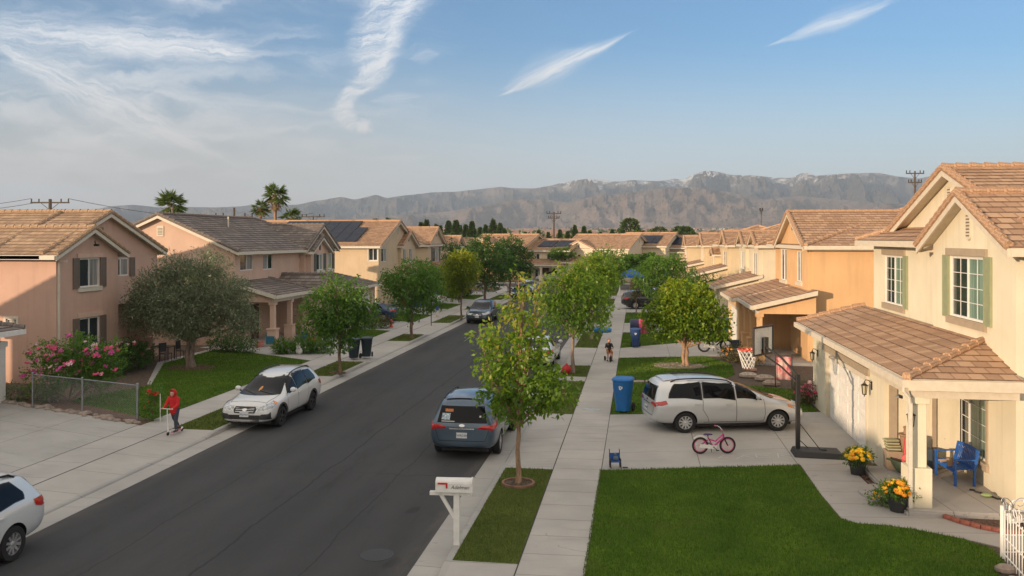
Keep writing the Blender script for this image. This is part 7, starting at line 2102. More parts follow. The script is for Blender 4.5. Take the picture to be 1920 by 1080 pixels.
# basketball hoop
def hoop():
    root = thing('basketball_hoop', 'portable basketball hoop with black base leaning over the silver minivan', 'basketball hoop', (4.72, 25.45, .004), 0)
    q = MB(); vs = [(-.32, -.42, 0), (1.05, -.52, 0), (1.05, .34, 0), (-.32, .34, 0), (-.26, -.36, .17), (.98, -.45, .15), (.98, .28, .15), (-.26, .28, .17)]
    q.add(vs, [(0, 3, 2, 1), (4, 5, 6, 7), (0, 1, 5, 4), (1, 2, 6, 5), (2, 3, 7, 6), (3, 0, 4, 7)]); q.tube([(.55, -.05, .15), (.55, -.05, .19)], .09, 12); q.obj('base', M_clad, root, bevel=.03)
    q = MB(); q.box(-.22, -.10, -.075, .045, .1, 2.3); q.obj('pole', M_black, root, bevel=.01)
    q = MB(); q.tube([(-.16, 0, .95), (.45, -.05, .16)], .012, 6); q.obj('brace', M_black, root)
    q = MB(); q.tube([(-.16, 0, .45), (.15, .1, .16)], .012, 6); q.obj('brace', M_black, root)
    top = Vector((-.16, 0, 2.25)); end = Vector((-.98, .62, 3.0))
    for s_ in (-.045, .045):
        q = MB(); q.tube([top + Vector((0, s_, .0)), top.lerp(end, .5) + Vector((0, s_, .1)), end + Vector((0, s_, 0))], .035, 6); q.obj('arm', M_black, root)
        q = MB(); q.tube([top + Vector((0, s_, -.2)), top.lerp(end, .5) + Vector((0, s_, -.17)), end + Vector((0, s_, -.28))], .028, 6); q.obj('arm', M_black, root)
    # board plane: faces -x mostly
    nrm = Vector((-.80, .60, 0)).normalized(); sd = Vector((-nrm.y, nrm.x, 0)); up = Vector((0, 0, 1))
    c = end + nrm * .06 + Vector((0, 0, .12))
    def BP(a, b, d=0): return tuple(c + sd * a + up * b + nrm * d)
    def slabp(q, a0, a1, b0, b1, d0, d1):
        vs = [BP(a, b, d) for d in (d0, d1) for b in (b0, b1) for a in (a0, a1)]
        q.add(vs, [(0, 2, 3, 1), (4, 5, 7, 6), (0, 1, 5, 4), (2, 6, 7, 3), (0, 4, 6, 2), (1, 3, 7, 5)])
    q = MB(); slabp(q, -.54, .54, -.34, .44, 0, .015); bd = q.obj('backboard', simple((.62, .64, .64), .3, var=.03), root)
    q = MB()
    for (a0, a1, b0, b1) in ((-.58, -.53, -.38, .48), (.53, .58, -.38, .48), (-.53, .53, .43, .48), (-.53, .53, -.38, -.33)): slabp(q, a0, a1, b0, b1, -.02, .03)
    q.obj('board_frame', M_black, bd)
    q = MB()
    for (a0, a1, b0, b1) in ((-.22, -.19, -.16, .2), (.19, .22, -.16, .2), (-.19, .19, .17, .2), (-.19, .19, -.16, -.13), (-.52, -.49, -.32, .42), (.49, .52, -.32, .42), (-.49, .49, .39, .42)): slabp(q, a0, a1, b0, b1, .015, .02)
    q.obj('board_marking', M_white, bd)
    rc = c + nrm * .50 + up * -.26
    q = MB(); q.tube([tuple(rc + Vector((.31 * math.cos(2 * math.pi * k / 24), .31 * math.sin(2 * math.pi * k / 24), 0))) for k in range(24)], .02, 6, close=True)
    for s_ in (-.12, .12): q.tube([BP(s_, -.26, 0), tuple(rc + nrm * -.28 + sd * s_ * .8)], .016, 5)
    slabp(q, -.12, .12, -.33, -.2, .0, .03)
    ri = q.obj('rim', simple((.55, .06, .02), .4), root)
    q = MB(); n = 12
    for k in range(n):
        for sg in (1, -1):
            pts = []
            for j in range(6):
                t = j / 5; a = 2 * math.pi * (k + sg * j * .5) / n; r_ = .31 * (1 - .48 * t ** .8)
                pts.append(tuple(rc + Vector((r_ * math.cos(a), r_ * math.sin(a), -.56 * t))))
            q.tube(pts, .010, 3, cap=False)
    q.obj('net', M_white, ri)
    q = MB(); slabp(q, -.1, .1, -.30, .15, -.12, -.021); q.obj('bracket', M_black, root)
hoop()
# bicycle
def bike(label, loc, rz, fr_m, rim_m, sc=1.0, r=.215, grips=None, name='bicycle', lean=0.0, guard=None, basket=False):
    root = thing(name, label, 'bicycle', loc, rz); root.scale = (sc,) * 3
    root.rotation_euler = (lean, 0, rz)
    for y in (-.40, .40):
        q = MB(); q.tube([(y, r * math.cos(2 * math.pi * k / 28) * 0, 0) for k in range(0)], .02) if 0 else None
        q.tube([(r * math.cos(2 * math.pi * k / 28), 0, r * math.sin(2 * math.pi * k / 28)) for k in range(28)], .027, 8, close=True)
        w_ = q.obj('wheel', M_rubber, root, smooth=True); w_.location = (y, 0, r + .025)
        q = MB(); q.tube([((r - .038) * math.cos(2 * math.pi * k / 28), 0, (r - .038) * math.sin(2 * math.pi * k / 28)) for k in range(28)], .014, 6, close=True)
        for k in range(12):
            a = 2 * math.pi * k / 12; q.tube([(0, .018 * (-1) ** k, 0), ((r - .04) * math.cos(a), 0, (r - .04) * math.sin(a))], .0028, 3, cap=False)
        q.tube([(0, -.04, 0), (0, .04, 0)], .022, 8); q.obj('rim', rim_m, w_)
    z0 = r + .025; bb = (-.02, 0, .20); seat = (-.17, 0, .47); head = (.27, 0, .56); hl = (.29, 0, .46); ra = (-.40, 0, z0); fa = (.40, 0, z0)
    q = MB(); q.tube([seat, bb], .018, 8); q.tube([bb, hl], .026, 8); q.tube([(-.14, 0, .42), (.05, 0, .36), head], .024, 8); q.tube([head, hl], .028, 8)
    for s_ in (-.035, .035): q.tube([(seat[0], s_ * .5, .40), (ra[0], s_, ra[2])], .011, 6); q.tube([(bb[0], s_ * .6, bb[2]), (ra[0], s_, ra[2])], .012, 6)
    q.obj('frame', fr_m, root, smooth=True)
    q = MB()
    for s_ in (-.04, .04): q.tube([(hl[0], s_, hl[2]), (fa[0], s_, fa[2])], .013, 6)
    q.tube([(hl[0], -.04, hl[2]), (hl[0], .04, hl[2])], .015, 6); q.obj('fork', M_black, root)
    q = MB(); q.tube([head, (.24, 0, .66)], .014, 6); q.tube([(.24, 0, .66), (.22, .10, .72), (.17, .22, .75), (.14, .28, .74)], .012, 6); q.tube([(.24, 0, .66), (.22, -.10, .72), (.17, -.22, .75), (.14, -.28, .74)], .012, 6); hb = q.obj('handlebar', M_chrome, root, smooth=True)
    for s_ in (-1, 1):
        q = MB(); q.tube([(.15, s_ * .24, .747), (.12, s_ * .33, .735)], .02, 8); q.obj('grip', grips or M_black, hb)
    q = MB(); q.ball((-.20, 0, .56), .11, 10, (1.1, .55, .28)); q.ball((-.12, 0, .555), .06, 8, (1.5, .4, .4)); q.tube([(-.18, 0, .54), seat], .014, 6); q.obj('saddle', simple((.06, .03, .12), .5), root, smooth=True)
    q = MB(); q.tube([(bb[0], -.05, bb[2]), (bb[0], .05, bb[2])], .02, 8)
    for s_, dx, dz in ((-1, .09, -.08), (1, -.09, .08)): q.tube([(bb[0], s_ * .05, bb[2]), (bb[0] + dx, s_ * .06, bb[2] + dz)], .009, 5); q.box(bb[0] + dx - .04, bb[0] + dx + .04, s_ * .11 - .035, s_ * .11 + .035, bb[2] + dz - .01, bb[2] + dz + .01)
    q.obj('crank', M_black, root)
    q = MB(); q.add([(-.44, -.05, z0 - .05), (.06, -.05, .14), (.08, -.05, .24), (-.42, -.05, z0 + .05), (-.44, -.038, z0 - .05), (.06, -.038, .14), (.08, -.038, .24), (-.42, -.038, z0 + .05)], [(0, 1, 2, 3), (7, 6, 5, 4), (0, 4, 5, 1), (1, 5, 6, 2), (2, 6, 7, 3), (3, 7, 4, 0)]); q.obj('chain_guard', guard or M_white, root)
    q = MB(); pts = [(-.40 + (r + .05) * math.cos(a), 0, z0 + (r + .05) * math.sin(a)) for a in [R(50 + 12 * k) for k in range(8)]]
    q.tube(pts, .03, 6, squash=.3); q.obj('mudguard', M_white, root)
    q = MB(); q.tube([(-.05, .05, .2), (-.02, .17, .01)], .009, 5); q.obj('kickstand', M_black, root)
    return root
M_mag = simple((.50, .02, .20), .35, coat=.6); M_pinkr = simple((.62, .12, .25), .4)
bike('childs pink bicycle with purple saddle standing on the near right driveway', (2.18, 25.15, .004), R(12), M_mag, M_pinkr, 1.0, grips=simple((.6, .1, .12), .5))
bike('dark bicycle upside down on the second right driveway behind the citrus tree', (4.2, 47.6, .004), R(8), M_black, M_chrome, 1.5)
# small toy pushchair at the lawn corner
def toychair():
    root = thing('toy_wheelchair', 'little blue-seated toy wheelchair at the corner of the near right lawn', 'toy', (-.60, 23.25, .004), R(10)); root.scale = (.85,) * 3
    for x in (-.16, .16):
        q = MB(); q.tube([(x, -.02 + .13 * math.cos(2 * math.pi * k / 20), .14 + .13 * math.sin(2 * math.pi * k / 20)) for k in range(20)], .012, 6, close=True)
        for k in range(6): a = math.pi * k / 3; q.tube([(x, -.02, .14), (x, -.02 + .13 * math.cos(a), .14 + .13 * math.sin(a))], .004, 4)
        q.obj('wheel', M_black, root)
        q = MB(); q.tube([(x, .1, .05), (x, .1, .52)], .012, 6); q.tube([(x, .1, .3), (x, -.2, .3), (x, -.24, .06), (x, -.32, .05)], .012, 6); q.tube([(x, .1, .52), (x, .17, .54)], .014, 6); q.obj('side_frame', M_black, root)
    q = MB(); q.box(-.15, .15, -.18, .1, .2, .225); q.box(-.15, .15, .085, .11, .22, .44); q.obj('seat', simple((.02, .10, .35), .6), root)
    q = MB(); q.ball((.02, -.05, .3), .09, 8, (1, .8, 1)); q.ball((.0, -.03, .42), .05, 8); q.obj('bag', simple((.10, .14, .2), .7), root)
    q = MB(); q.box(.24, .40, -.1, .0, .0, .02); q.obj('footplate', M_black, root)
toychair()
# flower pots
def flowerpot(label, loc, m1, seed, tilt=0):
    root = thing('flower_pot', label, 'flower pot', loc)
    q = MB(); q.lathe([(.17, 0), (.225, .34), (.245, .35), (.245, .38), (.215, .38), (.20, .33), (.001, .32)], 26, 'z'); q.obj('pot', M_clad, root, smooth=True)
    rng = np.random.default_rng(seed)
    V, F, T = leaves(rng, [(0, 0, .5), (.12, 0, .47), (-.12, -.05, .47)], [(.26, .26, .16)] * 3, 1500, .075, .45, .1, 7, .4, .1); np_mesh('foliage', V, F, LF_mid, T, parent=root)
    cnt = 0
    while cnt < 60:
        d = rng.normal(size=3); d[2] = abs(d[2]) * 1.1 + .12; d /= np.linalg.norm(d); p = np.array([0, 0, .44]) + d * np.array([.34, .34, .25])
        q = MB(); s = .036 * rng.uniform(.8, 1.25); q.ball((0, 0, 0), s, 8, (1, 1, .7))
        for j in range(9):
            a = 2 * math.pi * j / 9; c, s_ = math.cos(a), math.sin(a); q.add([(0, 0, -s * .2), (c * s * 1.3 - s_ * s * .35, s_ * s * 1.3 + c * s * .35, 0), (c * s * 1.5, s_ * s * 1.5, s * .15), (c * s * 1.3 + s_ * s * .35, s_ * s * 1.3 - c * s * .35, 0)], [(0, 1, 2, 3)])
        f = q.obj('bloom', m1 if rng.random() < .75 else (F_or if m1 is F_yel else F_yel), root); f.location = tuple(p); f.rotation_euler = (-d[1] * 1.1, d[0] * 1.1, 0); cnt += 1
flowerpot('black pot of bright yellow marigolds by the garage pier', (5.73, 23.5, .01), F_yel, 3)
flowerpot('black pot of orange-yellow marigolds nearest the porch post', (5.86, 20.45, .01), F_or, 4)
bush('spilled green marigold plant leaning left of the front pot', (5.62, 20.85, 0), [(0, 0, .16, .22, .2, .16)], 500, .07, LF_mid, 55, cat='plant', name='marigold_plant', flowers=[('a', F_yel, 8, .04, .9)])
# lanterns
def lantern(label, loc, rz):
    root = thing('wall_lantern', label, 'wall lantern', loc, rz)
    br = simple((.06, .05, .035), .5, .6)
    q = MB(); q.box(-.05, .05, -.02, 0, -.12, .12); q.tube([(0, -.01, .05), (0, -.08, .14), (0, -.17, .16), (0, -.20, .10)], .013, 6); q.obj('bracket', br, root)
    q = MB(); q.lathe([(.001, .12), (.02, .10), (.03, .06), (.10, .01), (.105, -.005), (.08, -.01)], 6, 'z', (0, -.2, 0)); q.lathe([(.055, -.26), (.06, -.235), (.001, -.28)], 6, 'z', (0, -.2, 0)); q.tube([(0, -.2, -.26), (0, -.2, -.32)], [.02, .006], 6)
    for k in range(6):
        a = math.pi / 3 * k; q.tube([(.078 * math.cos(a), -.2 + .078 * math.sin(a), 0), (.055 * math.cos(a), -.2 + .055 * math.sin(a), -.24)], .008, 4)
    q.obj('cage', br, root)
    q = MB(); q.lathe([(.072, -.005), (.05, -.235)], 6, 'z', (0, -.2, 0)); q.obj('glass', simple((.45, .42, .30), .25, coat=.5), root)
    return root
lantern('bronze wall lantern right of the garage door', (6.498, 25.1, 2.08), RR)
lantern('bronze wall lantern on the pier left of the garage door, by the far corner', (6.498, 32.3, 2.03), RR)
lantern('bronze wall lantern hanging on the porch post', (6.2, 20.62, 2.2), R(-20))
# bench
def bench():
    root = thing('bench', 'blue slatted garden bench on the near porch', 'bench', (7.86, 22.75, .14), R(-90 + 6)); root.scale = (.86, .9, .95); m = simple((.02, .11, .40), .5, var=.1)
    Wb = .62
    q = MB()
    for k in range(6): q.box(-Wb, Wb, -.26 + k * .085, -.20 + k * .085, .42, .445)
    q.obj('seat', m, root)
    q = MB(); n = 13
    for k in range(n): x = -Wb + .06 + (2 * Wb - .12) * k / (n - 1); q.add([(x - .022, .25, .46), (x + .022, .25, .46), (x + .022, .36, .88), (x - .022, .36, .88), (x - .022, .27, .46), (x + .022, .27, .46), (x + .022, .38, .88), (x - .022, .38, .88)], [(0, 1, 2, 3), (7, 6, 5, 4), (0, 4, 5, 1), (1, 5, 6, 2), (2, 6, 7, 3), (3, 7, 4, 0)])
    for k in range(12):
        x0 = -Wb + 2 * Wb * k / 12; x1 = -Wb + 2 * Wb * (k + 1) / 12; z0 = .88 + .05 * math.sin(math.pi * k / 12); z1 = .88 + .05 * math.sin(math.pi * (k + 1) / 12)
        q.add([(x0, .35, .86), (x1, .35, .86), (x1, .36, z1 + .03), (x0, .36, z0 + .03), (x0, .39, .86), (x1, .39, .86), (x1, .40, z1 + .03), (x0, .40, z0 + .03)], [(0, 1, 2, 3), (7, 6, 5, 4), (2, 6, 7, 3), (0, 4, 5, 1)])
    q.box(-Wb, Wb, .245, .285, .43, .48); q.obj('backrest', m, root)
    for sx in (-1, 1):
        x = sx * (Wb - .02)
        q = MB(); q.box(x - .025, x + .025, -.28, -.22, 0, .66); q.obj('leg', m, root)
        q = MB(); q.add([(x - .025, .22, 0), (x + .025, .22, 0), (x + .025, .28, 0), (x - .025, .28, 0), (x - .025, .24, .45), (x + .025, .24, .45), (x + .025, .30, .45), (x - .025, .30, .45), (x - .025, .35, .92), (x + .025, .35, .92), (x + .025, .40, .92), (x - .025, .40, .92)], [(0, 3, 2, 1), (0, 1, 5, 4), (1, 2, 6, 5), (2, 3, 7, 6), (3, 0, 4, 7), (4, 5, 9, 8), (5, 6, 10, 9), (6, 7, 11, 10), (7, 4, 8, 11), (8, 9, 10, 11)]); q.obj('leg', m, root)
        q = MB(); q.box(x - .03, x + .03, -.30, .30, .655, .69); q.obj('armrest', m, root)
    q = MB(); q.box(-Wb, Wb, -.27, -.24, .34, .42); q.obj('apron', m, root)
    return root
bench()
q = MB(); q.lathe([(.06, 0), (.075, .18), (.08, .2), (.065, .2)], 12, 'z'); o = q.obj('paper_cup', simple((.30, .20, .12), .8)); o.location = (7.66, 22.5, .563); tag(o, 'brown cup standing on the seat of the blue bench', 'cup')
q = MB()
for a, b in (((-.2, 0, 0), (.28, .1, .03)), ((-.22, .08, .02), (.2, -.1, .01))): q.tube([a, ((a[0] + b[0]) / 2, .08, .03), b], .022, 6)
o = q.obj('folded_cloth', simple((.38, .30, .24), .9)); o.location = (7.76, 22.85, .57); tag(o, 'rolled tan cloth strips lying on the blue bench', 'cloth')
# green tub with red bag, clay jar and boxes on the porch
q = MB(); q.lathe([(.20, 0), (.30, .03), (.42, .2), (.46, .34), (.44, .35), (.38, .22), (.001, .1)], 28, 'z'); q.tube([(-.44, 0, .33), (-.56, 0, .35)], .03, 6); o = q.obj('planter_bowl', simple((.05, .075, .045), .5), smooth=True); o.location = (6.95, 23.3, .14); tag(o, 'wide dark green bowl planter on the porch by the door', 'planter')
q = MB(); q.box(-.17, .17, -.08, .08, 0, .62); q.box(-.15, .15, -.06, .06, .62, .68); o = q.obj('sack', simple((.45, .02, .03), .5), bevel=.03); o.location = (6.98, 23.35, .42); o.rotation_euler = (R(-6), R(5), R(-12)); tag(o, 'upright red sack with white round mark standing in the green bowl', 'sack')
q = MB(); q.add([(.085 * math.cos(2 * math.pi * k / 16), -.084, .38 + .13 * math.sin(2 * math.pi * k / 16)) for k in range(16)], [tuple(range(16))]); q2 = q.obj('emblem', simple((.62, .56, .52), .6, var=.5, nscale=30), o)
q = MB(); q.ball((0, 0, .14), .16, 10, (1.1, .8, .9)); q.ball((.12, -.05, .08), .1, 8); o = q.obj('plastic_bag', simple((.45, .08, .08), .6, var=.5, nscale=12), smooth=True); o.location = (6.85, 23.05, .42); tag(o, 'crumpled red and white bag in front of the red sack', 'bag')
q = MB(); q.lathe([(.11, 0), (.14, .1), (.16, .5), (.19, .52), (.19, .56), (.07, .56), (.07, .6), (.06, .68), (.08, .74), (.001, .78)], 18, 'z'); o = q.obj('clay_jar', simple((.26, .16, .10), .7), smooth=True); o.location = (7.0, 23.72, .5); tag(o, 'tall brown clay jar with knob lid behind the red sack', 'jar')
q = MB(); q.box(-.25, .25, -.2, .2, 0, .48); o = q.obj('crate', simple((.30, .22, .14), .8), bevel=.01); o.location = (7.0, 23.78, .14); tag(o, 'brown box supporting the clay jar behind the green bowl', 'box')
q = MB()
for k in range(4): q.cbox((-.02 * k, 0, .04 + k * .075), (.34, .28, .05), Matrix.Rotation(.15 * (k % 2), 4, 'Z').to_euler())
o = q.obj('folded_mats', simple((.34, .33, .20), .8), bevel=.015); o.location = (6.68, 23.74, .62); tag(o, 'stack of folded pale green mats left of the clay jar', 'mats')
q = MB(); q.box(-.2, .2, -.2, .2, 0, .48); o = q.obj('carton', simple((.32, .24, .17), .85), bevel=.01); o.location = (6.68, 23.72, .14); tag(o, 'cardboard carton under the folded mats', 'box')
q = MB(); q.box(-.12, .12, -.12, .12, 0, .62); o = q.obj('cooler', simple((.05, .07, .09), .5), bevel=.02); o.location = (7.42, 23.45, .14); tag(o, 'narrow dark blue cool box right of the green bowl, partly behind the post', 'cool box')
q = MB(); q.lathe([(.16, 0), (.2, .3), (.17, .3)], 14, 'z'); o = q.obj('plant_pot', simple((.35, .2, .12), .7)); o.location = (8.0, 24.4, .14); tag(o, 'terracotta pot holding the green plant beside the bench', 'plant pot')
# brick edging, rocks and stepping pieces by the porch
q = MB(); rr = random.Random(4)
M_brick = simple((.30, .10, .07), .9, var=.3, nscale=14)
P = [(6.72, 20.1), (6.95, 19.75), (7.25, 19.45), (7.6, 19.25), (7.95, 19.15)]
for (a, b) in zip(P, P[1:]):
    n = 2
    for k in range(n):
        t = (k + .5) / n; c = (a[0] + (b[0] - a[0]) * t, a[1] + (b[1] - a[1]) * t, .05)
        q = MB(); q.cbox((0, 0, 0), (.20, .10, .09)); o = q.obj('brick', M_brick, bevel=.008); o.location = c; o.rotation_euler = (0, 0, math.atan2(b[1] - a[1], b[0] - a[0]))
        bi = len([x_ for x_ in COL.objects if x_.name.startswith('brick')]) - 1
        tag(o, '%s red edging brick from the porch post in the curved row' % 'first second third fourth fifth sixth seventh eighth ninth'.split()[bi], 'brick', 'red edging bricks before the porch')
slab('planting_bed', [(6.7, 20.3), (7.0, 19.85), (7.3, 19.55), (8.1, 19.25), (8.3, 20.5), (6.9, 20.55)], M_mulch, .012)
slab('planting_bed', [(5.75, 24.75), (5.78, 22.4), (5.95, 21.3), (6.25, 20.9), (6.4, 24.8)], M_mulch, .014)
for i, (x, y, s_) in enumerate(((4.22, 15.75, .12), (6.75, 17.0, .17), (6.72, 16.6, .1), (5.95, 21.9, .1), (6.0, 24.4, .12))):
    q = MB(); q.ball((0, 0, s_ * .35), s_, 9, (1.1, .8, .6)); o = q.obj('rock', M_stone); o.location = (x, y, .0)
    tag(o, ['pinkish rock at the bottom edge of the near lawn', 'large pale rock beside the white iron fence', 'smaller rock in front of the large pale one by the iron fence', 'small rock at the porch edge between the flower pots', 'small rock at the foot of the garage pier'][i], 'rock')
q = MB()
for k in range(40): q.cbox((rr.uniform(-.35, .35), rr.uniform(-.5, .5), .02), (rr.uniform(.04, .1), rr.uniform(.03, .07), .012), Matrix.Rotation(rr.uniform(0, 3), 4, 'Z').to_euler())
o = q.obj('leaf_litter', M_mulch); o.location = (6.15, 23.4, .02); tag(o, kind='stuff')
# white wrought iron fence
def iron_fence():
    root = thing('iron_fence', 'white wrought iron fence with scrolled top in the bottom right corner', 'fence', (0, 0, 0))
    A, B = Vector((6.62, 17.75, 0)), Vector((7.35, 17.2, 0)); 
    for (P0, P1, nn) in ((Vector((7.0, 17.75, 0)), Vector((6.75, 14.9, 0)), 19), (Vector((7.0, 17.75, 0)), Vector((9.1, 18.0, 0)), 14)):
        for k in range(nn):
            p = P0.lerp(P1, k / (nn - 1)); q = MB(); big = k == 0
            r_ = .04 if big else .012
            if big and nn == 14: continue
            q.tube([p, p + Vector((0, 0, 1.02 if big else .97))], r_, 8)
            q.obj('picket' if not big else 'post', M_white, root)
        for z in (.12, .45, .92):
            q = MB(); q.tube([P0 + Vector((0, 0, z)), P1 + Vector((0, 0, z))], .014, 6); q.obj('rail', M_white, root)
        for k in range(4):
            c = P0.lerp(P1, (k + .5) / 5) + Vector((0, 0, .97)); d = (P1 - P0).normalized(); q = MB()
            for sg in (1, -1):
                pts = [c + d * sg * (.13 - .13 * math.cos(a) * (1 - a / 12)) + Vector((0, 0, .17 * math.sin(a * .9) * (1 - a / 14) + .03 * a)) for a in [j * .45 for j in range(13)]]
                q.tube(pts, .009, 5)
            q.obj('scroll', M_white if k % 2 else M_chrome, root)
iron_fence()
q = MB()
q.tube([(0, 0, 0), (0, 0, .42)], .025, 6); q.tube([(.42, 0, 0), (.42, 0, .42)], .025, 6); q.tube([(0, 0, .42), (.1, 0, .5), (.32, 0, .5), (.42, 0, .42)], .02, 6); q.box(0, .42, -.03, .03, .02, .1)
o = q.obj('step_rail', M_white); o.location = (8.0, 19.9, .0); o.rotation_euler = (0, 0, R(20)); tag(o, 'small white hoop rail at the right end of the porch slab', 'rail')
# hanging ornament on the porch
q = MB(); q.tube([(0, 0, 0), (0, 0, .25)], .004, 4)
for k in range(5): a = k * 1.2; q.add([(0, 0, 0), (.14 * math.cos(a), .1 * math.sin(a), .04), (.2 * math.cos(a + .3), .14 * math.sin(a + .3), -.02), (.1 * math.cos(a + .5), .08 * math.sin(a + .5), -.05)], [(0, 1, 2, 3)])
o = q.obj('wind_spinner', simple((.2, .2, .2), .3, .8)); o.location = (6.15, 21.0, 2.52); tag(o, 'metal leaf-shaped ornament hanging above the porch lantern', 'ornament')
q = MB(); rr = random.Random(2); p = Vector((7.9, 21.9, .16))
pts = [p]
for k in range(10): p = p + Vector((rr.uniform(-.02, .1), rr.uniform(-.16, -.02), 0)); pts.append(p)
q.tube(pts, .022, 6); o = q.obj('garden_hose', M_black); tag(o, 'short dark hose lying by the house wall under the bench', 'hose')
q = MB(); q.ball((0, 0, .05), .11, 10, (1.2, .8, .4)); o = q.obj('sandal', simple((.25, .33, .14), .6)); o.location = (8.1, 21.4, .14); tag(o, 'pale green garden clog on the porch slab near the wall', 'shoe')
# chalk scribbles on the driveway
q = MB()
def chalk(a, b, w=.014):
    a, b = Vector((*a, 0)), Vector((*b, 0)); e = (b - a).normalized(); n = Vector((-e.y, e.x, 0)) * w
    q.add([tuple(a - n), tuple(b - n), tuple(b + n), tuple(a + n)], [(0, 1, 2, 3)])
X0, Y0 = 2.75, 24.55
for seg in (((0, .1), (.25, .45)), ((.25, .45), (.5, .15)), ((.1, .3), (.4, .3)), ((.6, .2), (1.0, .2)), ((.6, .2), (.6, .55)), ((.6, .55), (1.05, .6)), ((.6, .38), (.95, .4)), ((1.2, .15), (1.25, .65)), ((1.25, .65), (1.6, .5)), ((1.6, .5), (1.3, .4)), ((1.3, .4), (1.65, .05)), ((-.5, .2), (-.2, .25)), ((-.5, .2), (-.3, .5))):
    chalk((X0 + seg[0][0], Y0 + seg[0][1] + .2 * seg[0][0]), (X0 + seg[1][0], Y0 + seg[1][1] + .2 * seg[1][0]))
o = q.obj('chalk_drawing', simple((.55, .54, .5), .9)); o.location = (0, 0, .0085); tag(o, 'faint white chalk marks on the near right driveway', 'chalk marks')
q = MB(); rr = random.Random(6)
q.add([(.42 * math.cos(a) * rr.uniform(.7, 1), .16 * math.sin(a) * rr.uniform(.6, 1), 0) for a in [2 * math.pi * k / 16 for k in range(16)]], [tuple(range(16))])
o = q.obj('chalk_patch', simple((.35, .45, .50), .9, var=.3)); o.location = (-1.65, 31.0, .0045); tag(o, 'pale blue chalk patch on the right sidewalk', 'chalk marks')
# kerbside leaf litter and pebbles
# manhole
q = MB(); q.lathe([(.001, .0), (.30, .0), (.34, .002), (.34, -.01)], 28, 'z'); o = q.obj('manhole_cover', simple((.035, .035, .035), .6, var=.3, nscale=30)); o.location = (-5.15, 16.5, -.127); tag(o, 'round dark iron cover in the road near the mailbox', 'manhole cover')
# paper sheet at the bottom of the frame
q = MB(); q.box(-.22, .22, -.15, .15, 0, .02); o = q.obj('blue_box', simple((.25, .42, .68), .5)); o.location = (-3.0, 15.05, .0); o.rotation_euler = (0, 0, R(-20)); tag(o, 'flat pale blue sheet on the apron at the bottom edge', 'sheet')
# open house sign (blue) on a left lawn and others
def sign(label, loc, w, h, z, col, txt=None, rz=0):
    root = thing('yard_sign', label, 'sign', loc, rz)
    for s_ in (-1, 1): q = MB(); q.tube([(s_ * w / 2, 0, 0), (s_ * w / 2, 0, z + h + .05)], .035, 6); q.obj('post', M_clad, root)
    q = MB(); q.box(-w / 2, w / 2, -.03, .03, z, z + h); b = q.obj('board', simple(col, .5), root)
    if txt: text_mesh(txt, h * .3, M_white, 'lettering', b, (0, -.032, z + h * .45), (R(90), 0, 0), .002)
sign('blue yard sign with white lettering on two posts among the left trees', (-17.3, 66.3, 0), 1.35, 1.1, .7, (.02, .06, .20), 'dmsy', R(12))
sign('small red sign just left of the blue yard sign', (-18.6, 66.7, 0), .4, .7, .9, (.40, .03, .03), None, R(12))
q = MB(); q.tube([(0, 0, 0), (0, 0, 2.0)], .03, 6); o = q.obj('bollard_post', M_clad); o.location = (-14.5, 59.2, 0); tag(o, 'thin dark post on the left parkway beside the yellow-green tree', 'post')
q = MB(); q.lathe([(.12, 0), (.14, .05), (.1, .1), (.1, .38), (.13, .4), (.1, .48), (.02, .56)], 12, 'z'); q.tube([(-.17, 0, .3), (.17, 0, .3)], .045, 8); o = q.obj('fire_hydrant', simple((.50, .05, .03), .5), smooth=True); o.location = (-17.0, 57.7, 0); tag(o, 'orange-red hydrant on the lawn edge under the double-trunk tree', 'hydrant')
q = MB(); q.box(-.3, .3, -.03, .03, 0, .9); q.obj
# porch toys of the second left house
for i, (nm, lab, cat, loc, col, sh) in enumerate((('toy_kitchen', 'turquoise play kitchen at the porch of the columned house', 'toy', (-20.8, 46.5, 0), (.03, .16, .24), (.5, .35, 1.0)), ('toy_box', 'small blue chair shape by the second porch pier', 'toy', (-19.9, 49.1, 0), (.04, .10, .16), (.4, .3, .55)), ('toy_cart', 'red plastic cart on the slab before the columned porch', 'toy', (-19.4, 49.2, 0), (.35, .05, .04), (1.0, .4, .22)), ('doll_pram', 'pink toy pram at the corner pier of the columned porch', 'toy', (-21.3, 46.0, 0), (.5, .2, .18), (.4, .3, .35)))):
    q = MB(); w_, d_, h_ = sh; q.box(-w_ / 2, w_ / 2, -d_ / 2, d_ / 2, h_ * .15, h_ * .6); q.box(-w_ / 2, w_ / 2, d_ / 2 - .05, d_ / 2, h_ * .6, h_); q.box(-w_ / 2, -w_ / 2 + .05, -d_ / 2, d_ / 2, h_ * .6, h_ * .8)
    for sx in (-1, 1):
        for sy in (-1, 1): q.tube([(sx * w_ * .4, sy * d_ * .4, h_ * .15), (sx * w_ * .4, sy * d_ * .4, 0)], .03, 6)
    o = q.obj(nm, simple(col, .5), bevel=.012); o.location = loc; tag(o, lab, cat)
q = MB(); q.ball((0, 0, .18), .2, 10, (1, .7, 1)); q.ball((0, -.1, .42), .13, 8); q.tube([(.05, -.1, .5), (.09, -.12, .62)], .03, 5); q.tube([(-.05, -.1, .5), (-.09, -.12, .62)], .03, 5)
o = q.obj('garden_figure', M_white, smooth=True); o.location = (-17.9, 43.5, 0); tag(o, 'white rabbit-like garden ornament in the strappy plants', 'ornament')
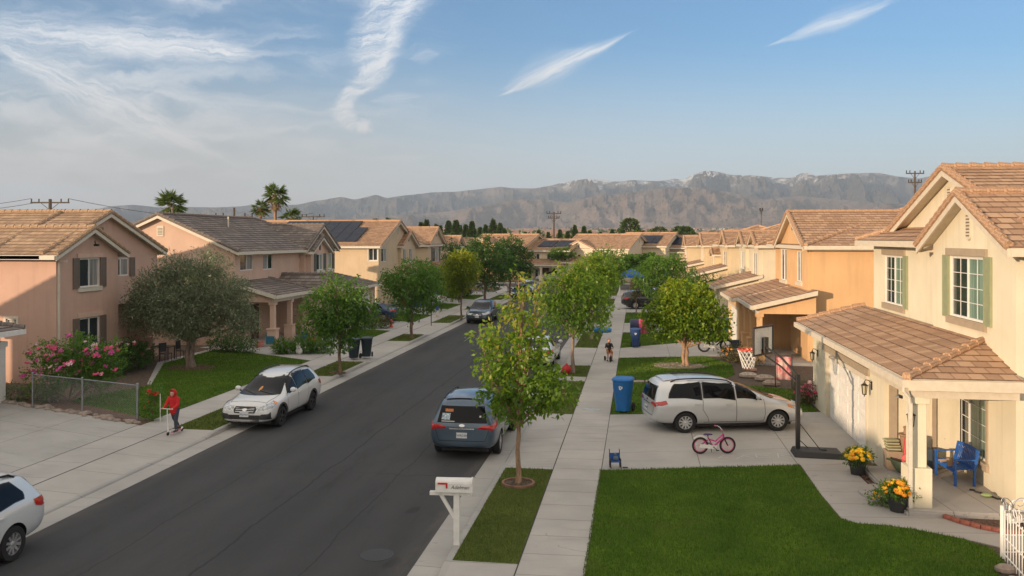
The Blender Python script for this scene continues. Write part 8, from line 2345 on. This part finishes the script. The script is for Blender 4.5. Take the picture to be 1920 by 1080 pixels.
# striped banner and clutter at the orange house porch
q = MB(); n = 10
for k in range(n):
    x0, x1 = -.5 + k / n, -.5 + (k + 1) / n; w0, w1 = .06 * math.sin(k * 1.3), .06 * math.sin((k + 1) * 1.3)
    q.add([(x0 * .6, w0, 0), (x1 * .6, w1, 0), (x1 * .6, w1 * .5, .95), (x0 * .6, w0 * .5, .95)], [(0, 1, 2, 3)])
fb = bpy.data.materials.new('banner cloth'); fb.use_nodes = True
m_, qn, b_, o_ = newmat('banner cloth'); c_ = qn.noise(objco(qn), 2.2, 3, .6); qn.put(b_.inputs['Base Color'], qn.ramp(c_, [(.35, (.60, .50, .45)), (.5, (.55, .25, .25)), (.6, (.30, .03, .06))])); b_.inputs['Roughness'].default_value = .9
o = q.obj('cloth_banner', m_); o.location = (6.0, 36.6, .35); o.rotation_euler = (0, 0, R(-15)); tag(o, 'faded pink and red cloth banner hanging left of the near garage', 'banner')
q = MB(); q.tube([(-.33, 0, 0), (-.33, 0, 1.4)], .02, 6); q.tube([(.33, 0, 0), (.33, 0, 1.4)], .02, 6); q.tube([(-.33, 0, 1.34), (.33, 0, 1.34)], .015, 6); o = q.obj('banner_stand', M_clad); o.location = (6.0, 36.63, 0); o.rotation_euler = (0, 0, R(-15)); tag(o, 'thin dark frame carrying the faded banner', 'frame')
for i, (lab, loc, col, s_) in enumerate((('brown flagstone heap at the bed before the orange porch', (5.6, 37.2, 0), (.34, .26, .20), .3), ('pale boulder at the corner of the second right lawn', (4.9, 39.2, 0), (.42, .35, .28), .32), ('flat stone beside the pale boulder', (5.5, 38.4, 0), (.36, .28, .22), .35), ('reddish rock by the bed of the orange house', (5.2, 41.0, 0), (.36, .20, .14), .26))):
    q = MB(); q.ball((0, 0, s_ * .3), s_, 8, (1.3, .9, .5)); o = q.obj('rock', simple(col, .95, var=.3)); o.location = loc; tag(o, lab, 'rock')
def chair(label, loc, rz, m):
    root = thing('garden_chair', label, 'chair', loc, rz)
    q = MB(); q.box(-.22, .22, -.22, .22, .42, .45); q.obj('seat', m, root)
    q = MB(); q.box(-.22, .22, .2, .23, .5, .95); q.obj('backrest', m, root)
    for sx in (-1, 1):
        for sy in (-1, 1): q = MB(); q.tube([(sx * .2, sy * .2, 0), (sx * .2, sy * .2, .44 if sy < 0 else .95)], .015, 6); q.obj('leg', m, root)
chair('dark metal garden chair in the bed before the orange porch', (5.1, 45.2, 0), R(20), simple((.03, .06, .10), .5))
chair('dark chair in the porch shade behind the olive tree', (-23.2, 41.0, 0), R(90), M_black)
chair('second dark chair in that porch, nearer the door', (-23.4, 39.8, 0), R(70), M_clad)
q = MB(); q.box(-.5, .5, -.35, .35, .68, .72)
for sx in (-1, 1):
    for sy in (-1, 1): q.tube([(sx * .4, sy * .3, 0), (sx * .4, sy * .3, .7)], .03, 6)
o = q.obj('porch_table', M_clad); o.location = (-23.9, 40.5, 0); tag(o, 'dark table in the shaded porch behind the olive tree', 'table')
q = MB(); q.tube([(0, 0, 0), (0, 0, 1.0)], .03, 6); q.box(-.25, .25, -.12, .12, 1.0, 1.06); q.box(-.23, .23, -.1, .1, 1.06, 1.3)
o = q.obj('mailbox', M_white); o.location = (-14.3, 79.5, 0); tag(o, 'small white mailbox far along the left parkway', 'mailbox')
q = MB(); q.box(-.3, .3, -.2, .2, 0, .95); o = q.obj('laundry_bag', simple((.42, .05, .12), .7, var=.6, nscale=4), bevel=.06); o.location = (.4, 56.3, 0); tag(o, 'red and navy patterned cooler bag at the driveway beyond the dark blue bin', 'bag')
q = MB(); q.box(-.32, .32, -.2, .2, 0, .9); o = q.obj('navy_crate', simple((.02, .03, .09), .6), bevel=.04); o.location = (-.15, 56.5, 0); tag(o, 'navy box left of the red patterned bag', 'box')

# ------------------------------------------------------------------ people
def flesh(name, blobs, mat, parent, vox=.012, smooth=6):
    """blobs: ('c', p0, p1, r0, r1) tapered limbs and ('s', p, r, sq) balls fused into one skin"""
    mb = MB()
    for b in blobs:
        if b[0] == 'c':
            p0, p1 = Vector(b[1]), Vector(b[2]); n = 6
            mb.tube([p0.lerp(p1, k / n) for k in range(n + 1)], [b[3] + (b[4] - b[3]) * k / n for k in range(n + 1)], 12)
            mb.ball(b[1], b[3], 12); mb.ball(b[2], b[4], 12)
        else: mb.ball(b[1], b[2], 14, b[3] if len(b) > 3 else (1, 1, 1))
    o = mb.obj('tmp', mat)
    r = o.modifiers.new('r', 'REMESH'); r.mode = 'VOXEL'; r.voxel_size = vox
    s = o.modifiers.new('s', 'SMOOTH'); s.iterations = smooth; s.factor = .5
    me = eval_mesh(o); bpy.data.objects.remove(o)
    for p in me.polygons: p.use_smooth = True
    me.materials.clear(); me.materials.append(mat)
    q = bpy.data.objects.new(name, me); COL.objects.link(q); q.parent = parent
    return q
M_skin = simple((.52, .30, .21), .55, var=.05); M_jean = simple((.045, .055, .08), .85); M_redh = simple((.50, .012, .015), .8, var=.12)
def hand(blobs, w, d, sd, up, s=1.0):
    """palm, four curled fingers of unequal length and a thumb, gripping along d"""
    w = Vector(w); d, sd, up = Vector(d).normalized(), Vector(sd).normalized(), Vector(up).normalized()
    pc = w + d * .035 * s
    blobs.append(('s', tuple(pc), .030 * s, (1, 1, .8)))
    for k, L in enumerate((.040, .046, .043, .034)):
        b = pc + d * .022 * s + sd * (k - 1.5) * .014 * s; m = b + d * L * .55 * s; e = m - up * L * .55 * s
        blobs.append(('c', tuple(b), tuple(m), .0085 * s, .0080 * s)); blobs.append(('c', tuple(m), tuple(e), .0080 * s, .0068 * s))
    t0 = w + d * .02 * s - sd * .024 * s; t1 = t0 + (d * .5 - sd * .5 - up * .5) * .035 * s
    blobs.append(('c', tuple(t0), tuple(t1), .010 * s, .0075 * s))
def kid_scooter():
    # height 1.40; faces -x/-y (towards left-front)
    root = thing('person', 'child in a red hooded jacket riding a kick scooter on the left sidewalk', 'person', (-14.55, 25.25, 0), R(172))
    # local +y = forward. deck height .09
    hipL, hipR = (-.085, -.02, .78), (.085, -.02, .78); kL, kR = (-.09, .04, .44), (.10, -.13, .46); aL, aR = (-.07, .0, .12), (.11, -.32, .16)
    sh, shR = (-.16, .02, 1.12), (.16, .02, 1.12); el, er = (-.20, .10, .93), (.20, .12, .93); wl, wr = (-.17, .30, .86), (.17, .30, .86)
    head = (0, .06, 1.29)
    B = [('c', (0, 0, .80), (0, 0, 1.08), .10, .11), ('c', (0, .01, 1.08), (0, .03, 1.18), .06, .05), ('s', head, .095, (.88, 1, 1.12)), ('s', (0, .155, 1.275), .016), ('s', (-.085, .05, 1.285), .02, (.5, 1, 1.3)), ('s', (.085, .05, 1.285), .02, (.5, 1, 1.3)), ('s', (0, .12, 1.225), .035, (1, .8, .7)),
         ('c', hipL, kL, .075, .052), ('c', hipR, kR, .075, .052), ('c', kL, aL, .05, .034), ('c', kR, aR, .05, .034), ('c', sh, el, .042, .034), ('c', shR, er, .042, .034), ('c', el, wl, .033, .022), ('c', er, wr, .033, .022)]
    hand(B, wl, (0, 1, 0), (1, 0, 0), (0, 0, 1)); hand(B, wr, (0, 1, 0), (-1, 0, 0), (0, 0, 1))
    body = flesh('body', B, M_skin, root, .0085, 3)
    flesh('jacket', [('c', (0, 0, .74), (0, .01, 1.08), .145, .135), ('s', (0, .01, 1.08), .13, (1.25, .9, .7)), ('c', sh, el, .068, .056), ('c', shR, er, .068, .056), ('c', el, (wl[0], wl[1] - .03, wl[2]), .055, .042), ('c', er, (wr[0], wr[1] - .03, wr[2]), .055, .042), ('s', (0, -.07, 1.12), .08)], M_redh, root)
    # hood as an open shell round the face
    q = MB(); vs = []; fs = []; nu, nv = 18, 10
    for j in range(nv + 1):
        ph = R(12) + (R(128) - R(12)) * j / nv                      # opening looks along +y
        for i in range(nu):
            a = 2 * math.pi * i / nu
            x = math.sin(ph + R(52) * (1 if 0 else .9)) ; th = R(58) + (math.pi - R(58)) * j / nv
            rx = .118 * math.sin(th); vs.append((head[0] + rx * math.cos(a), head[1] + .118 * math.cos(th) * 1.05, head[2] + .012 + rx * math.sin(a) * 1.13))
    for j in range(nv):
        for i in range(nu): i2 = (i + 1) % nu; fs.append((j * nu + i, j * nu + i2, (j + 1) * nu + i2, (j + 1) * nu + i))
    q.add(vs, fs); ho = q.obj('hood', M_redh, root, smooth=True); so_ = ho.modifiers.new('s', 'SOLIDIFY'); so_.thickness = .014
    flesh('trousers', [('c', hipL, kL, .088, .066), ('c', hipR, kR, .088, .066), ('c', kL, (aL[0], aL[1], aL[2] + .05), .063, .050), ('c', kR, (aR[0], aR[1], aR[2] + .05), .063, .050), ('s', (0, -.02, .79), .12, (1.15, .9, .8))], M_jean, root)
    for a_, dz in ((aL, 0), (aR, 0)): flesh('shoe', [('c', (a_[0], a_[1] - .05, a_[2] - .015), (a_[0], a_[1] + .10, a_[2] - .03), .042, .034)], M_clad, root)
    for sx in (-1, 1):
        q = MB(); q.ball((sx * .034, .148, 1.30), .0105, 8); q.obj('eye', M_black, body)
    q = MB(); q.ball((0, .152, 1.238), .014, 8, (1.5, .5, .45)); q.obj('mouth', simple((.35, .10, .09), .6), body)
    q = MB(); q.ball((0, .075, 1.36), .07, 10, (1.1, .95, .5)); q.obj('hair', simple((.10, .05, .03), .8), root, smooth=True)
    sc = thing('kick_scooter', 'pink and white kick scooter under the child in the red jacket', 'scooter', (-14.55, 25.25, 0), R(172))
    q = MB(); q.box(-.055, .055, -.33, .17, .065, .09); q.obj('deck', M_pinkr, sc, bevel=.01)
    for y in (-.38, .30):
        q = MB(); q.lathe([(.02, -.016), (.05, -.016), (.06, 0), (.05, .016), (.02, .016)], 16, 'x', (0, y, .06), closed=True); q.obj('wheel', M_rubber, sc)
    q = MB(); q.tube([(0, .16, .085), (0, .25, .12), (0, .30, .16)], .016, 6); q.tube([(0, .305, .07), (0, .33, .84)], .014, 8); q.tube([(0, .29, .16), (0, .315, .4)], .02, 8); q.obj('stem', M_white, sc)
    q = MB(); q.tube([(-.21, .335, .85), (.21, .335, .85)], .012, 8); q.obj('handlebar', M_white, sc)
    q = MB(); q.tube([(0, -.33, .08), (0, -.40, .13)], .02, 6, squash=2); q.obj('brake', M_chrome, sc)
kid_scooter()
def boy():
    root = thing('person', 'small boy in a black top on a little ride-on trike on the right sidewalk', 'person', (-1.42, 43.4, 0), R(195))
    head = (0, .03, 1.02)
    hl, hr = (-.07, 0, .56), (.07, 0, .56); kl, kr = (-.11, .2, .45), (.11, .2, .45); al, ar = (-.12, .16, .12), (.12, .2, .12)
    sl_, sr = (-.13, 0, .86), (.13, 0, .86); el, er = (-.18, .08, .70), (.18, .08, .70); wl, wr = (-.13, .24, .66), (.13, .24, .66)
    B = [('c', (0, 0, .58), (0, 0, .84), .09, .09), ('c', (0, 0, .84), (0, .02, .94), .045, .04), ('s', head, .09, (.88, 1, 1.1)), ('s', (0, .12, 1.0), .014), ('s', (-.08, .02, 1.02), .018, (.5, 1, 1.2)), ('s', (.08, .02, 1.02), .018, (.5, 1, 1.2)),
         ('c', hl, kl, .06, .045), ('c', hr, kr, .06, .045), ('c', kl, al, .043, .03), ('c', kr, ar, .043, .03), ('c', sl_, el, .036, .03), ('c', sr, er, .036, .03), ('c', el, wl, .028, .02), ('c', er, wr, .028, .02)]
    hand(B, wl, (0, 1, 0), (1, 0, 0), (0, 0, 1), .85); hand(B, wr, (0, 1, 0), (-1, 0, 0), (0, 0, 1), .85)
    body = flesh('body', B, M_skin, root, .0085, 3)
    flesh('shirt', [('c', (0, 0, .56), (0, 0, .84), .115, .11), ('s', (0, 0, .85), .1, (1.3, .85, .7)), ('c', sl_, el, .052, .048)] + [('c', sr, er, .052, .048)], M_black, root)
    flesh('shorts', [('c', hl, kl, .075, .062), ('c', hr, kr, .075, .062), ('s', (0, 0, .55), .1, (1.1, .9, .7))], simple((.40, .15, .05), .8), root)
    for a_ in (al, ar): flesh('shoe', [('c', (a_[0], a_[1] - .04, .06), (a_[0], a_[1] + .08, .05), .036, .03)], M_black, root)
    flesh('hair', [('s', (0, .005, 1.05), .098, (.9, 1, .9))], simple((.28, .10, .04), .8), root, smooth=2)
    for sx in (-1, 1): q = MB(); q.ball((sx * .03, .116, 1.03), .009, 8); q.obj('eye', M_black, body)
    t = thing('ride_on_trike', 'black trike with red trim under the small boy', 'trike', (-1.42, 43.4, 0), R(195))
    for (x, y, r_) in ((-.16, -.2, .12), (.16, -.2, .12), (0, .34, .15)):
        q = MB(); q.lathe([(r_ * .4, -.03), (r_ * .9, -.03), (r_, 0), (r_ * .9, .03), (r_ * .4, .03)], 16, 'x', (x, y, r_), closed=True); q.obj('wheel', M_rubber, t)
    q = MB(); q.tube([(0, -.2, .14), (0, -.1, .4), (0, .26, .42), (0, .34, .16)], .02, 6); q.tube([(-.16, -.2, .12), (.16, -.2, .12)], .014, 6); q.tube([(0, .26, .42), (0, .24, .66)], .014, 6); q.obj('frame', simple((.40, .02, .03), .4), t)
    q = MB(); q.tube([(-.17, .27, .66), (.17, .27, .66)], .012, 6); q.obj('handlebar', M_black, t)
    q = MB(); q.box(-.1, .1, -.16, .1, .44, .48); q.obj('seat', M_black, t, bevel=.02)
boy()
def small_person(label, loc, rz, top, bottom, h=1.2):
    root = thing('person', label, 'person', loc, rz); s = h / 1.6
    S = lambda *p: tuple(v * s for v in p)
    B = [('c', S(0, 0, .9), S(0, 0, 1.25), .13 * s, .13 * s), ('c', S(0, 0, 1.3), S(0, .02, 1.42), .055 * s, .05 * s), ('s', S(0, .02, 1.5), .11 * s, (.86, 1, 1.12)), ('s', S(0, .13, 1.48), .018 * s), ('c', S(-.09, 0, .85), S(-.1, .05, .48), .085 * s, .06 * s), ('c', S(.09, 0, .85), S(.1, -.04, .48), .085 * s, .06 * s), ('c', S(-.1, .05, .48), S(-.1, .02, .08), .055 * s, .04 * s), ('c', S(.1, -.04, .48), S(.1, -.1, .08), .055 * s, .04 * s),
         ('c', S(-.18, 0, 1.26), S(-.22, .03, 1.0), .05 * s, .04 * s), ('c', S(.18, 0, 1.26), S(.22, .03, 1.0), .05 * s, .04 * s), ('c', S(-.22, .03, 1.0), S(-.2, .14, .8), .04 * s, .028 * s), ('c', S(.22, .03, 1.0), S(.2, .14, .8), .04 * s, .028 * s), ('c', S(-.1, 0, .05), S(-.1, .14, .04), .045 * s, .035 * s), ('c', S(.1, -.1, .05), S(.1, .04, .04), .045 * s, .035 * s)]
    hand(B, S(-.2, .14, .8), (0, .5, -.8), (1, 0, 0), (0, 1, 0), s); hand(B, S(.2, .14, .8), (0, .5, -.8), (-1, 0, 0), (0, 1, 0), s)
    flesh('body', B, M_skin, root, .012, 2)
    flesh('shirt', [('c', S(0, 0, .88), S(0, 0, 1.25), .155 * s, .15 * s), ('s', S(0, 0, 1.26), .14 * s, (1.25, .85, .6)), ('c', S(-.18, 0, 1.25), S(-.21, .03, 1.08), .07 * s, .06 * s), ('c', S(.18, 0, 1.25), S(.21, .03, 1.08), .07 * s, .06 * s)], top, root, .015)
    flesh('trousers', [('c', S(-.09, 0, .85), S(-.1, .05, .48), .1 * s, .075 * s), ('c', S(.09, 0, .85), S(.1, -.04, .48), .1 * s, .075 * s), ('c', S(-.1, .05, .48), S(-.1, .02, .2), .07 * s, .06 * s), ('c', S(.1, -.04, .48), S(.1, -.1, .2), .07 * s, .06 * s), ('s', S(0, 0, .88), .14 * s, (1.1, .9, .7))], bottom, root, .015)
    flesh('hair', [('s', S(0, 0, 1.54), .115 * s, (.9, 1, .85))], simple((.08, .04, .02), .8), root, .012, 2)
small_person('child in a pink and white top on the driveway of the columned-porch house', (-18.4, 52.6, .004), R(200), simple((.50, .28, .28), .8, var=.5, nscale=8), M_white, 1.15)
small_person('small child in blue and white beside a left driveway, beyond the teal car', (-15.6, 65.7, 0), R(180), simple((.05, .09, .40), .8), M_white, 1.05)
small_person('person in dark clothes standing far up the left side under the trees', (-16.5, 78.6, 0), R(180), M_black, M_jean, 1.6)
small_person('figure in a pale top at the bend beyond the last left tree', (-14.4, 95.5, 0), R(180), M_white, simple((.3, .25, .2), .8), 1.5)
# ------------------------------------------------------------------ haze
def make_haze():
    mb = MB(); mb.box(-9600, 9600, -700, 9700, -60, 640)
    m = bpy.data.materials.new('haze'); m.use_nodes = True; nt = m.node_tree; nt.nodes.clear()
    o = nt.nodes.new('ShaderNodeOutputMaterial'); v = nt.nodes.new('ShaderNodeVolumePrincipled')
    v.inputs['Color'].default_value = (.62, .78, 1.0, 1); v.inputs['Density'].default_value = .000115
    v.inputs['Anisotropy'].default_value = .0
    nt.links.new(v.outputs[0], o.inputs['Volume'])
    tag(mb.obj('haze', m), kind='stuff')
make_haze()
